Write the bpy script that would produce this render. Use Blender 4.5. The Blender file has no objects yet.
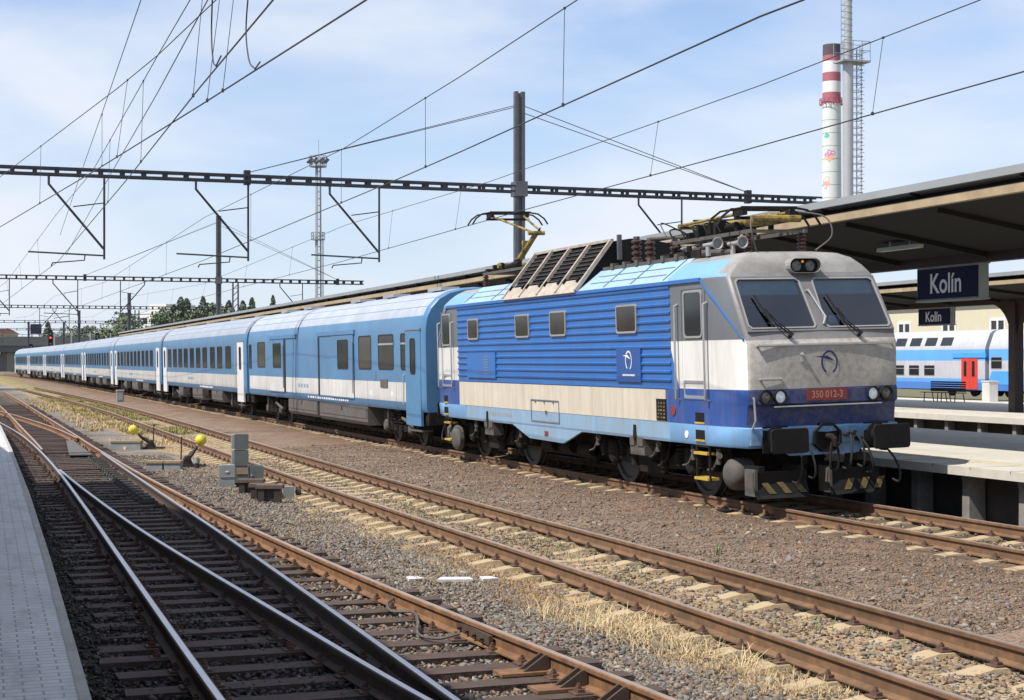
import bpy, math, random
import numpy as np
from math import sin, cos, tan, pi, sqrt, atan2, radians as RAD
from mathutils import Vector, Matrix

random.seed(7)
RNG = np.random.default_rng(11)
S = bpy.context.scene
COL = S.collection

# ------------------------------------------------------------------ camera, sky, sun, exposure
F, VX, YH, EYE = 1600.0, -53.4, 361.5, 2.21
TH = math.atan((512 - VX) / F)
CT, ST = cos(TH), sin(TH)
cd = bpy.data.cameras.new('camera')
cam = bpy.data.objects.new('camera', cd)
COL.objects.link(cam)
cam.location = (0, 0, EYE)
cam.rotation_euler = (pi / 2, 0, -TH)
cd.sensor_width = 36
cd.lens = F / 1024 * 36
cd.shift_y = (YH - 350) / 1024
cd.clip_start = 0.1
cd.clip_end = 6000
S.camera = cam

SUNDIR = Vector((1.0, 0.22, -1.4)).normalized()
w = bpy.data.worlds.new('World')
S.world = w
w.use_nodes = True
nt = w.node_tree
nt.nodes.clear()
wo = nt.nodes.new('ShaderNodeOutputWorld')
bg = nt.nodes.new('ShaderNodeBackground')
sky = nt.nodes.new('ShaderNodeTexSky')
sky.sky_type = 'NISHITA'
sky.sun_disc = False
sky.sun_elevation = math.asin(-SUNDIR.z)
sky.sun_rotation = atan2(-SUNDIR.x, -SUNDIR.y)
sky.air_density = 1.0
sky.dust_density = 0.3
sky.ozone_density = 3.0
bg.inputs['Strength'].default_value = 0.10
# thin summer cloud: soft streaks of noise on the direction of view
tc = nt.nodes.new('ShaderNodeTexCoord')
mp = nt.nodes.new('ShaderNodeMapping')
mp.inputs['Scale'].default_value = (1.0, 1.0, 3.2)
mp.inputs['Location'].default_value = (3.1, 0.6, 0.2)
n1 = nt.nodes.new('ShaderNodeTexNoise')
n1.inputs['Scale'].default_value = 4.2
n1.inputs['Detail'].default_value = 7
n1.inputs['Roughness'].default_value = 0.52
n1.inputs['Distortion'].default_value = 0.25
rp = nt.nodes.new('ShaderNodeValToRGB')
rp.color_ramp.elements[0].position = 0.33
rp.color_ramp.elements[0].color = (0, 0, 0, 1)
rp.color_ramp.elements[1].position = 0.66
rp.color_ramp.elements[1].color = (0.8, 0.8, 0.8, 1)
mx = nt.nodes.new('ShaderNodeMix')
mx.data_type = 'RGBA'
L = nt.links.new
L(tc.outputs['Generated'], mp.inputs['Vector'])
L(mp.outputs['Vector'], n1.inputs['Vector'])
L(n1.outputs['Fac'], rp.inputs['Fac'])
L(rp.outputs['Color'], mx.inputs['Factor'])
# pale lilac haze low over the horizon
sz_ = nt.nodes.new('ShaderNodeSeparateXYZ')
L(tc.outputs['Generated'], sz_.inputs[0])
hz = nt.nodes.new('ShaderNodeMapRange')
hz.interpolation_type = 'SMOOTHSTEP'
hz.inputs['From Min'].default_value = -0.02
hz.inputs['From Max'].default_value = 0.30
hz.inputs['To Min'].default_value = 0.8
hz.inputs['To Max'].default_value = 0.22
L(sz_.outputs['Z'], hz.inputs['Value'])
hm = nt.nodes.new('ShaderNodeMix')
hm.data_type = 'RGBA'
L(hz.outputs['Result'], hm.inputs['Factor'])
tn = nt.nodes.new('ShaderNodeMix')
tn.data_type = 'RGBA'
tn.blend_type = 'MULTIPLY'
tn.inputs['Factor'].default_value = 1
L(sky.outputs['Color'], tn.inputs['A'])
tn.inputs['B'].default_value = (0.95, 1.12, 1.34, 1)
L(tn.outputs['Result'], hm.inputs['A'])
hm.inputs['B'].default_value = (5.5, 6.2, 7.2, 1)
L(hm.outputs['Result'], mx.inputs['A'])
mx.inputs['B'].default_value = (7.0, 7.3, 7.9, 1)
L(mx.outputs['Result'], bg.inputs['Color'])
L(bg.outputs['Background'], wo.inputs['Surface'])

sl = bpy.data.lights.new('sun', 'SUN')
sl.energy = 5.0
sl.angle = RAD(0.53)
sl.color = (1.0, 0.94, 0.85)
so = bpy.data.objects.new('sun', sl)
COL.objects.link(so)
so.rotation_euler = SUNDIR.to_track_quat('-Z', 'Y').to_euler()
so.location = (-30, -20, 40)

S.view_settings.view_transform = 'Standard'
S.view_settings.look = 'None'
S.view_settings.exposure = 0.34
S.view_settings.gamma = 1
S.view_settings.use_curve_mapping = False


# ------------------------------------------------------------------ measuring helpers (photo pixel -> point of the place)
def _ray(x, y):
    a = (x - 512) / F
    b = -(y - YH) / F
    return a * CT + ST, -a * ST + CT, b


def at_z(x, y, Z=0.0):
    r = _ray(x, y)
    t = (Z - EYE) / r[2]
    return Vector((r[0] * t, r[1] * t, Z))


def at_x(x, y, X):
    r = _ray(x, y)
    t = X / r[0]
    return Vector((X, r[1] * t, EYE + r[2] * t))


def at_y(x, y, Y):
    r = _ray(x, y)
    t = Y / r[1]
    return Vector((r[0] * t, Y, EYE + r[2] * t))


# ------------------------------------------------------------------ materials
def nodes_of(m):
    return m.node_tree.nodes, m.node_tree.links


def mat(name, col, rough=0.6, metal=0.0, var=0.12, vscale=2.0, bump=0.0, bscale=40.0, dirt=None, damt=0.4,
        dscale=(1.2, 1.2, 1.2), dlo=0.45, dhi=0.75, spec=0.5, emit=0.0, ecol=None):
    m = bpy.data.materials.new(name)
    m.use_nodes = True
    N, K = nodes_of(m)
    b = N['Principled BSDF']
    b.inputs['Roughness'].default_value = rough
    b.inputs['Metallic'].default_value = metal
    b.inputs['Specular IOR Level'].default_value = spec
    c = (*col, 1)
    t = N.new('ShaderNodeTexCoord')
    nz = N.new('ShaderNodeTexNoise')
    nz.inputs['Scale'].default_value = vscale
    nz.inputs['Detail'].default_value = 6
    nz.inputs['Roughness'].default_value = 0.65
    K.new(t.outputs['Object'], nz.inputs['Vector'])
    r = N.new('ShaderNodeValToRGB')
    r.color_ramp.elements[0].position = 0.3
    r.color_ramp.elements[0].color = tuple(x * (1 - var) for x in col) + (1,)
    r.color_ramp.elements[1].position = 0.7
    r.color_ramp.elements[1].color = tuple(min(1, x * (1 + var)) for x in col) + (1,)
    K.new(nz.outputs['Fac'], r.inputs['Fac'])
    out = r.outputs['Color']
    if dirt is not None:
        out = add_dirt(m, out, dirt, damt, dscale, dlo, dhi)
    K.new(out, b.inputs['Base Color'])
    if bump:
        n2 = N.new('ShaderNodeTexNoise')
        n2.inputs['Scale'].default_value = bscale
        n2.inputs['Detail'].default_value = 4
        K.new(t.outputs['Object'], n2.inputs['Vector'])
        bp = N.new('ShaderNodeBump')
        bp.inputs['Strength'].default_value = bump
        bp.inputs['Distance'].default_value = 0.02
        K.new(n2.outputs['Fac'], bp.inputs['Height'])
        K.new(bp.outputs['Normal'], b.inputs['Normal'])
    if emit:
        b.inputs['Emission Color'].default_value = (*(ecol or col), 1)
        b.inputs['Emission Strength'].default_value = emit
    return m


def add_dirt(m, src, dirt, amt, dscale, lo=0.45, hi=0.75):
    N, K = nodes_of(m)
    t = N.new('ShaderNodeTexCoord')
    mpn = N.new('ShaderNodeMapping')
    mpn.inputs['Scale'].default_value = dscale
    K.new(t.outputs['Object'], mpn.inputs['Vector'])
    nz = N.new('ShaderNodeTexNoise')
    nz.inputs['Scale'].default_value = 2.0
    nz.inputs['Detail'].default_value = 8
    nz.inputs['Roughness'].default_value = 0.7
    K.new(mpn.outputs['Vector'], nz.inputs['Vector'])
    r = N.new('ShaderNodeValToRGB')
    r.color_ramp.elements[0].position = lo
    r.color_ramp.elements[0].color = (0, 0, 0, 1)
    r.color_ramp.elements[1].position = hi
    r.color_ramp.elements[1].color = (amt, amt, amt, 1)
    K.new(nz.outputs['Fac'], r.inputs['Fac'])
    x = N.new('ShaderNodeMix')
    x.data_type = 'RGBA'
    K.new(r.outputs['Color'], x.inputs['Factor'])
    K.new(src, x.inputs['A'])
    x.inputs['B'].default_value = (*dirt, 1)
    return x.outputs['Result']


def zbands(name, bands, rough=0.4, axis='Z', var=0.06, dirt=(0.2, 0.17, 0.13), damt=0.3, dscale=(2.5, 2.5, 0.35),
           slant=None, lo=0.45, hi=0.8, metal=0.0, spec=0.5, bump=0.0):
    """Paint scheme: flat colours changing at fixed heights of the vehicle body. bands = [(z_start, colour)...]"""
    m = bpy.data.materials.new(name)
    m.use_nodes = True
    N, K = nodes_of(m)
    b = N['Principled BSDF']
    b.inputs['Roughness'].default_value = rough
    b.inputs['Metallic'].default_value = metal
    b.inputs['Specular IOR Level'].default_value = spec
    t = N.new('ShaderNodeTexCoord')
    sp = N.new('ShaderNodeSeparateXYZ')
    K.new(t.outputs['Object'], sp.inputs['Vector'])
    dv = N.new('ShaderNodeMath')
    dv.operation = 'DIVIDE'
    dv.inputs[1].default_value = 5.0
    K.new(sp.outputs[axis], dv.inputs[0])
    r = N.new('ShaderNodeValToRGB')
    cr = r.color_ramp
    cr.interpolation = 'CONSTANT'
    cr.elements[0].position = 0
    cr.elements[0].color = (*bands[0][1], 1)
    cr.elements[1].position = bands[1][0] / 5.0
    cr.elements[1].color = (*bands[1][1], 1)
    for z, c in bands[2:]:
        e = cr.elements.new(z / 5.0)
        e.color = (*c, 1)
    K.new(dv.outputs[0], r.inputs['Fac'])
    out = r.outputs['Color']
    if slant:
        y0, z0, k, zlo, zhi, c = slant       # colour c where y > y0 + (z-z0)*k and zlo<z<zhi
        a = N.new('ShaderNodeMath'); a.operation = 'MULTIPLY_ADD'
        a.inputs[1].default_value = -k
        a.inputs[2].default_value = z0 * k - y0
        K.new(sp.outputs['Z'], a.inputs[0])
        s2 = N.new('ShaderNodeMath'); s2.operation = 'ADD'
        K.new(a.outputs[0], s2.inputs[0]); K.new(sp.outputs['Y'], s2.inputs[1])
        g = N.new('ShaderNodeMath'); g.operation = 'GREATER_THAN'; g.inputs[1].default_value = 0
        K.new(s2.outputs[0], g.inputs[0])
        g1 = N.new('ShaderNodeMath'); g1.operation = 'GREATER_THAN'; g1.inputs[1].default_value = zlo
        K.new(sp.outputs['Z'], g1.inputs[0])
        g2 = N.new('ShaderNodeMath'); g2.operation = 'LESS_THAN'; g2.inputs[1].default_value = zhi
        K.new(sp.outputs['Z'], g2.inputs[0])
        m1 = N.new('ShaderNodeMath'); m1.operation = 'MULTIPLY'
        K.new(g.outputs[0], m1.inputs[0]); K.new(g1.outputs[0], m1.inputs[1])
        m2 = N.new('ShaderNodeMath'); m2.operation = 'MULTIPLY'
        K.new(m1.outputs[0], m2.inputs[0]); K.new(g2.outputs[0], m2.inputs[1])
        x = N.new('ShaderNodeMix'); x.data_type = 'RGBA'
        K.new(m2.outputs[0], x.inputs['Factor']); K.new(out, x.inputs['A'])
        x.inputs['B'].default_value = (*c, 1)
        out = x.outputs['Result']
    nz = N.new('ShaderNodeTexNoise')
    nz.inputs['Scale'].default_value = 0.9
    nz.inputs['Detail'].default_value = 5
    K.new(t.outputs['Object'], nz.inputs['Vector'])
    hv = N.new('ShaderNodeMapRange')
    hv.inputs['From Min'].default_value = 0.3
    hv.inputs['From Max'].default_value = 0.7
    hv.inputs['To Min'].default_value = 1 - var
    hv.inputs['To Max'].default_value = 1 + var
    K.new(nz.outputs['Fac'], hv.inputs['Value'])
    mu = N.new('ShaderNodeMix'); mu.data_type = 'RGBA'; mu.blend_type = 'MULTIPLY'
    mu.inputs['Factor'].default_value = 1
    K.new(out, mu.inputs['A']); K.new(hv.outputs['Result'], mu.inputs['B'])
    out = add_dirt(m, mu.outputs['Result'], dirt, damt, dscale, lo, hi)
    K.new(out, b.inputs['Base Color'])
    if bump:
        n2 = N.new('ShaderNodeTexNoise'); n2.inputs['Scale'].default_value = 2.2; n2.inputs['Detail'].default_value = 2
        K.new(t.outputs['Object'], n2.inputs['Vector'])
        bp = N.new('ShaderNodeBump'); bp.inputs['Strength'].default_value = bump; bp.inputs['Distance'].default_value = 0.03
        K.new(n2.outputs['Fac'], bp.inputs['Height']); K.new(bp.outputs['Normal'], b.inputs['Normal'])
    return m


BLUE = (0.023, 0.13, 0.40)
NAVY = (0.02, 0.068, 0.27)
DBLUE = (0.014, 0.034, 0.14)
LBLUE = (0.17, 0.36, 0.62)
WHITE = (0.66, 0.65, 0.62)
CREAM = (0.58, 0.53, 0.44)
CABGREY = (0.125, 0.135, 0.15)
FRONTGREY = (0.40, 0.385, 0.35)
CBLUE = (0.062, 0.172, 0.32)
CLIGHT = (0.52, 0.51, 0.49)
CROOF = (0.32, 0.36, 0.42)
RUST = (0.16, 0.085, 0.045)

M = {}
M['cab_side'] = zbands('cab_side_paint', [(0, LBLUE), (1.24, NAVY), (1.80, WHITE), (2.56, CABGREY), (3.545, LBLUE), (3.9, (0.28, 0.27, 0.26))],
                       slant=(2.18, 1.81, 0.44, 1.80, 2.56, BLUE), damt=0.35)
M['cab_front'] = zbands('cab_front_paint', [(0, LBLUE), (1.24, DBLUE), (1.80, FRONTGREY), (2.54, (0.2, 0.2, 0.205))],
                        dirt=(0.16, 0.13, 0.10), damt=0.75, dscale=(5, 5, 5), lo=0.42, var=0.12, rough=0.5)
M['cab_roof'] = mat('cab_roof_paint', (0.27, 0.265, 0.255), 0.6, var=0.2, dirt=(0.12, 0.09, 0.07), damt=0.6)
M['body_low'] = zbands('lower_body_paint', [(0, (0.22, 0.37, 0.53)), (1.245, NAVY)], dirt=(0.25, 0.2, 0.15), damt=0.55, lo=0.38)
M['cream'] = mat('cream_stripe_paint', CREAM, 0.5, var=0.06, dirt=(0.36, 0.27, 0.17), damt=0.6, dscale=(3.5, 3.5, 0.3), dlo=0.42)
M['blue'] = mat('blue_paint', BLUE, 0.38, var=0.1, vscale=1.0, dirt=(0.08, 0.14, 0.3), damt=0.6, dscale=(3, 3, 0.4))
M['navy_panel'] = mat('navy_panel_paint', (0.02, 0.075, 0.27), 0.4, var=0.08)
M['lblue_roof'] = mat('light_blue_roof_paint', (0.27, 0.43, 0.58), 0.5, var=0.08, dirt=(0.3, 0.27, 0.22), damt=0.7, dscale=(2, 2, 0.6))
M['white'] = mat('white_paint', WHITE, 0.45, var=0.05, dirt=(0.4, 0.33, 0.25), damt=0.35, dscale=(3, 3, 0.5))
M['silver'] = mat('bare_metal', (0.5, 0.5, 0.5), 0.38, metal=0.7, var=0.1)
M['frame_grey'] = mat('window_rim_grey', (0.27, 0.265, 0.26), 0.5, var=0.1)
M['glass'] = mat('dark_glass', (0.018, 0.02, 0.022), 0.08, var=0.3, vscale=0.8, spec=0.6)
M['glass_warm'] = mat('dark_brown_glass', (0.035, 0.028, 0.024), 0.1, var=0.4, vscale=0.9, spec=0.5)
M['screen_glass'] = mat('blue_tinted_windscreen', (0.012, 0.019, 0.05), 0.05, var=0.35, vscale=1.3, spec=0.55)
M['black'] = mat('black_parts', (0.011, 0.011, 0.0115), 0.7, var=0.3, vscale=6, spec=0.2)
M['under'] = mat('grimy_underframe', (0.018, 0.016, 0.0145), 0.85, var=0.4, vscale=5, spec=0.15, dirt=(0.1, 0.07, 0.05), damt=0.25)
M['undergrey'] = mat('grimy_grey_box', (0.10, 0.092, 0.085), 0.75, var=0.2, vscale=3, dirt=(0.08, 0.06, 0.045), damt=0.6)
M['gear'] = mat('running_gear_grey', (0.085, 0.078, 0.07), 0.75, var=0.3, vscale=6, dirt=(0.06, 0.05, 0.04), damt=0.7)
M['wheel'] = mat('dull_wheel_steel', (0.05, 0.047, 0.044), 0.6, metal=0.3, var=0.25, vscale=4)
M['yellow'] = mat('yellow_paint', (0.50, 0.34, 0.05), 0.5, var=0.15, dirt=(0.2, 0.14, 0.06), damt=0.5)
M['faded_stripe'] = mat('faded_hazard_yellow', (0.11, 0.076, 0.022), 0.7, var=0.35, vscale=14, dirt=(0.03, 0.028, 0.025), damt=0.8, dscale=(5, 5, 5))
M['ochre'] = mat('worn_yellow_paint', (0.30, 0.21, 0.04), 0.55, var=0.3, vscale=8, dirt=(0.04, 0.03, 0.02), damt=0.95, dscale=(3, 3, 3), dlo=0.42, dhi=0.62)
M['insul'] = mat('brown_insulator', (0.06, 0.028, 0.024), 0.3, var=0.2)
M['beige'] = mat('weathered_beige_metal', (0.40, 0.35, 0.29), 0.65, var=0.15, vscale=4, dirt=(0.15, 0.1, 0.07), damt=0.6, dscale=(3, 3, 3))
M['red_plate'] = mat('red_plate', (0.20, 0.03, 0.024), 0.5, var=0.15)
M['plate_letter'] = mat('plate_lettering', (0.42, 0.2, 0.16), 0.5)
M['logo_navy'] = mat('navy_emblem', (0.012, 0.02, 0.10), 0.5)
M['white_mark'] = mat('white_marking', (0.75, 0.75, 0.75), 0.5)
M['reflect_teal'] = mat('teal_reflection', (0.22, 0.42, 0.43), 0.7, var=0.25)  # colour of the reflection painted across the upper windscreen
M['cab_inside'] = mat('dim_cab_lining', (0.10, 0.13, 0.20), 0.8, var=0.2)
M['seat_cloth'] = mat('dark_seat_cloth', (0.03, 0.035, 0.06), 0.9)
M['surround'] = mat('grey_windscreen_surround', (0.15, 0.15, 0.155), 0.55, var=0.15, dirt=(0.09, 0.08, 0.07), damt=0.5)
M['lamp_lit'] = mat('lit_headlight', (0.5, 0.55, 0.6), 0.2, var=0.4, vscale=14, emit=0.14, ecol=(0.75, 0.9, 1.0))
M['lamp_off'] = mat('unlit_lens', (0.12, 0.125, 0.12), 0.15, var=0.3, vscale=10, spec=0.7)
M['orange_lamp'] = mat('orange_lamp', (0.8, 0.25, 0.05), 0.3, emit=0.6)
M['coach'] = zbands('coach_paint', [(0, CBLUE), (1.15, CLIGHT), (1.665, CBLUE), (3.33, CROOF)], dirt=(0.12, 0.10, 0.085), lo=0.38, var=0.1, damt=0.42, rough=0.42, bump=0.06)
M['coach2'] = zbands('luggage_coach_paint', [(0, (0.072, 0.195, 0.36)), (1.17, (0.60, 0.59, 0.57)), (1.67, (0.072, 0.195, 0.36)), (3.36, (0.38, 0.42, 0.49))], dirt=(0.14, 0.12, 0.10), lo=0.4, var=0.1, damt=0.38, rough=0.42, bump=0.08)
M['seam'] = mat('roof_seam', (0.16, 0.18, 0.21), 0.7)
M['coach_blue'] = mat('coach_blue_paint', (0.072, 0.195, 0.36), 0.42, var=0.08, dirt=(0.1, 0.12, 0.15), damt=0.25, dscale=(2, 2, .5))
M['coach_recess'] = mat('coach_blue_recess', (0.085, 0.26, 0.47), 0.5, var=0.08)
M['door_white'] = mat('white_coach_door', (0.66, 0.65, 0.64), 0.45, var=0.05, dirt=(0.3, 0.27, 0.24), damt=0.3)
M['rubber'] = mat('rubber', (0.015, 0.015, 0.016), 0.8)
M['portal'] = mat('dark_portal_steel', (0.02, 0.022, 0.03), 0.6, var=0.2, vscale=3)
M['mast'] = mat('grey_mast_steel', (0.09, 0.092, 0.10), 0.6, var=0.2, vscale=2)
M['straw'] = mat('bleached_straw', (0.56, 0.45, 0.27), 0.9, var=0.3, vscale=3)
M['wire'] = mat('overhead_wire', (0.05, 0.05, 0.055), 0.5, metal=0.3)
M['galv'] = mat('galvanised_steel', (0.34, 0.36, 0.38), 0.5, metal=0.3, var=0.12)
M['rail_side'] = mat('rusty_rail', (0.19, 0.095, 0.042), 0.8, var=0.35, vscale=5, dirt=(0.08, 0.045, 0.03), damt=0.85, dscale=(3, 3, 3))
M['rail_brown'] = mat('dull_brown_rail', (0.18, 0.096, 0.048), 0.85, var=0.35, vscale=5, dirt=(0.08, 0.055, 0.035), damt=0.8, dscale=(3, 3, 3), dlo=.35)
M['rail_dark'] = mat('brown_rail', (0.06, 0.038, 0.026), 0.8, var=0.3, vscale=5, dirt=(0.06, 0.04, 0.03), damt=0.7, dscale=(3, 3, 3))
M['rail_top'] = mat('polished_rail_head', (0.55, 0.52, 0.53), 0.32, metal=0.9, var=0.1)
M['rail_top_dull'] = mat('worn_rail_head', (0.40, 0.31, 0.25), 0.45, metal=0.5, var=0.2)
M['wood'] = mat('tarred_wood_sleeper', (0.066, 0.041, 0.031), 0.85, var=0.35, vscale=5, bump=0.5, bscale=25, dirt=(0.05, 0.035, 0.028), damt=0.6, dscale=(1, 5, 5))
M['conc_sleeper'] = mat('tan_concrete_sleeper', (0.40, 0.31, 0.19), 0.9, var=0.2, vscale=6, bump=0.3, dirt=(0.2, 0.12, 0.06), damt=0.6, dscale=(3, 3, 3))
M['clip'] = mat('rusty_fastening', (0.10, 0.055, 0.038), 0.8, var=0.3, vscale=20)
M['concrete'] = mat('concrete', (0.36, 0.35, 0.32), 0.9, var=0.12, vscale=1.5, bump=0.2, dirt=(0.2, 0.18, 0.15), damt=0.5)
M['post'] = mat('stained_concrete_post', (0.20, 0.19, 0.175), 0.9, var=0.2, vscale=4, dirt=(0.1, 0.09, 0.08), damt=0.6)
M['plat_top'] = mat('pale_platform_concrete', (0.50, 0.47, 0.41), 0.9, var=0.1, vscale=0.8, dirt=(0.33, 0.3, 0.26), damt=0.5)
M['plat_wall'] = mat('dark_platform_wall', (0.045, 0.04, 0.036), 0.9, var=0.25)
M['tan_beam'] = mat('tan_beam', (0.38, 0.29, 0.18), 0.8, var=0.15, vscale=1.5, dirt=(0.15, 0.11, 0.07), damt=0.5)
M['roof_sheet'] = mat('grey_roof_sheet', (0.27, 0.28, 0.285), 0.6, var=0.1, vscale=0.5)
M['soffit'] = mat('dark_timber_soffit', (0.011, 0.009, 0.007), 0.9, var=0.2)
M['canopy_steel'] = mat('brown_canopy_steel', (0.034, 0.017, 0.015), 0.6, var=0.2)
M['navy_sign'] = mat('navy_sign', (0.008, 0.010, 0.045), 0.6, var=0.05, spec=0.2)
M['sign_letter'] = mat('sign_lettering', (0.78, 0.78, 0.80), 0.5)
M['sign_case'] = mat('grey_sign_case', (0.30, 0.33, 0.30), 0.5)
M['tube_lamp'] = mat('lamp_diffuser', (0.5, 0.5, 0.45), 0.5)
M['box_grey'] = mat('grey_signal_box', (0.10, 0.115, 0.115), 0.6, var=0.15, vscale=6)
M['box_light'] = mat('light_grey_box', (0.24, 0.25, 0.245), 0.6, var=0.15, vscale=5)
M['box_tan'] = mat('tan_weathered_panel', (0.27, 0.2, 0.12), 0.7, var=0.15, vscale=9)
M['iron'] = mat('dark_cast_iron', (0.035, 0.026, 0.022), 0.6, var=0.3, vscale=8)
M['ball'] = mat('yellow_weight', (0.60, 0.50, 0.045), 0.5, var=0.08, vscale=5)
M['plank'] = mat('tarred_plank', (0.10, 0.07, 0.055), 0.85, var=0.3, vscale=8)
M['chim'] = mat('pale_chimney_concrete', (0.60, 0.63, 0.60), 0.8, var=0.05, vscale=0.3)
M['chim_red'] = mat('red_chimney_band', (0.36, 0.115, 0.145), 0.7, var=0.1)
M['chim_white'] = mat('white_chimney_band', (0.72, 0.70, 0.70), 0.7, var=0.05)
M['soot'] = mat('sooty_rim', (0.09, 0.07, 0.085), 0.9)
M['petal_pink'] = mat('pink_paint', (0.55, 0.25, 0.45), 0.7)
M['petal_orange'] = mat('orange_paint', (0.75, 0.40, 0.25), 0.7)
M['teal'] = mat('teal_paint', (0.10, 0.50, 0.42), 0.7)
M['steel_stack'] = mat('steel_stack', (0.42, 0.42, 0.43), 0.45, metal=0.3, var=0.08, vscale=0.3)
M['yellow_wall'] = mat('yellow_render', (0.56, 0.51, 0.38), 0.9, var=0.06, vscale=0.3)
M['ochre_wall'] = mat('ochre_render', (0.42, 0.36, 0.22), 0.9, var=0.08, vscale=0.3)
M['dd'] = zbands('double_deck_paint', [(0, (0.05, 0.19, 0.56)), (0.86, (0.09, 0.33, 0.75)), (1.12, (0.46, 0.47, 0.52)), (2.25, (0.09, 0.34, 0.72)), (2.95, (0.45, 0.47, 0.52))], dirt=(0.3, 0.2, 0.13), lo=0.42, damt=0.4, rough=0.5)
M['dd_red'] = mat('red_train_door', (0.58, 0.05, 0.035), 0.45)
M['dd_blue'] = mat('blue_train_panel', (0.08, 0.32, 0.72), 0.45)
M['bark'] = mat('bark', (0.07, 0.05, 0.035), 0.9)
M['leaf'] = mat('leaves', (0.15, 0.19, 0.115), 0.8, var=0.55, vscale=0.35)  # pale leaf tones: distance haze is mixed into the colour
M['leaf_dark'] = mat('dark_leaves', (0.135, 0.165, 0.115), 0.8, var=0.5, vscale=0.35)
M['dry_grass'] = mat('dry_grass', (0.44, 0.33, 0.18), 0.9, var=0.35, vscale=1.5)
M['brown_grass'] = mat('brown_grass', (0.33, 0.205, 0.10), 0.9, var=0.35, vscale=1.5)
M['far_green'] = mat('yellow_green_weeds', (0.23, 0.20, 0.075), 0.9, var=0.4, vscale=2)
M['green_grass'] = mat('green_weeds', (0.13, 0.16, 0.05), 0.9, var=0.4, vscale=2)
M['stone_a'] = mat('grey_ballast', (0.165, 0.155, 0.143), 0.9, var=0.3, vscale=12)
M['stone_b'] = mat('brown_ballast', (0.19, 0.128, 0.086), 0.9, var=0.3, vscale=12)
M['stone_c'] = mat('pale_ballast', (0.28, 0.245, 0.20), 0.9, var=0.25, vscale=12)
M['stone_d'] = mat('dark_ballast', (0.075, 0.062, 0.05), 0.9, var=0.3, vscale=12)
M['stone_shade'] = mat('shade_dark_ballast', (0.034, 0.030, 0.027), 0.8, var=0.4, vscale=12)  # near-black stone tone that carries the shade of the left canopy
M['bridge'] = mat('grey_bridge_concrete', (0.12, 0.12, 0.125), 0.9, var=0.12, vscale=0.15, dirt=(0.12, 0.11, 0.1), damt=0.5, dscale=(.2, .2, .05))
M['red_light'] = mat('red_signal_lamp', (1, 0.05, 0.05), 0.3, emit=1.3, ecol=(1, 0.08, 0.08))
M['bldg_white'] = mat('white_render', (0.66, 0.65, 0.62), 0.9, var=0.05)
M['roof_red'] = mat('red_tiles', (0.24, 0.13, 0.10), 0.9, var=0.2)
M['navy_board'] = mat('dark_board', (0.02, 0.025, 0.06), 0.6)
M['wood_bench'] = mat('dark_bench_slats', (0.05, 0.035, 0.03), 0.6)


def glass_mat(name, tint, ior=1.5):
    m = bpy.data.materials.new(name)
    m.use_nodes = True
    N, K = nodes_of(m)
    N.remove(N['Principled BSDF'])
    tr = N.new('ShaderNodeBsdfTransparent')
    tr.inputs['Color'].default_value = (*tint, 1)
    g = N.new('ShaderNodeBsdfGlossy')
    g.inputs['Roughness'].default_value = 0.04
    g.inputs['Color'].default_value = (0.85, 0.9, 1.0, 1)
    f = N.new('ShaderNodeFresnel')
    f.inputs['IOR'].default_value = ior
    x = N.new('ShaderNodeMixShader')
    K.new(f.outputs[0], x.inputs[0])
    K.new(tr.outputs[0], x.inputs[1])
    K.new(g.outputs[0], x.inputs[2])
    K.new(x.outputs[0], N['Material Output'].inputs['Surface'])
    return m


M['screen_glass'] = glass_mat('tinted_windscreen_glass', (0.55, 0.66, 0.78), 1.95)


_m = mat('coach_window_glass', (0.03, 0.027, 0.025), 0.1, var=0.4, vscale=1.2, spec=0.5)
N, K = nodes_of(_m)
_b = N['Principled BSDF']
_oi = N.new('ShaderNodeObjectInfo')
_r = N.new('ShaderNodeValToRGB')
_r.color_ramp.elements[0].color = (0.012, 0.012, 0.014, 1)
_r.color_ramp.elements[1].color = (0.10, 0.085, 0.07, 1)
_r.color_ramp.elements[1].position = 0.95
_e = _r.color_ramp.elements.new(0.7); _e.color = (0.03, 0.028, 0.026, 1)
K.new(_oi.outputs['Random'], _r.inputs['Fac'])
_x = N.new('ShaderNodeMix'); _x.data_type = 'RGBA'; _x.blend_type = 'ADD'; _x.inputs['Factor'].default_value = 0.5
K.new(_r.outputs['Color'], _x.inputs['A'])
K.new(_b.inputs['Base Color'].links[0].from_socket, _x.inputs['B'])
K.new(_x.outputs['Result'], _b.inputs['Base Color'])
M['coach_glass'] = _m


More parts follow.
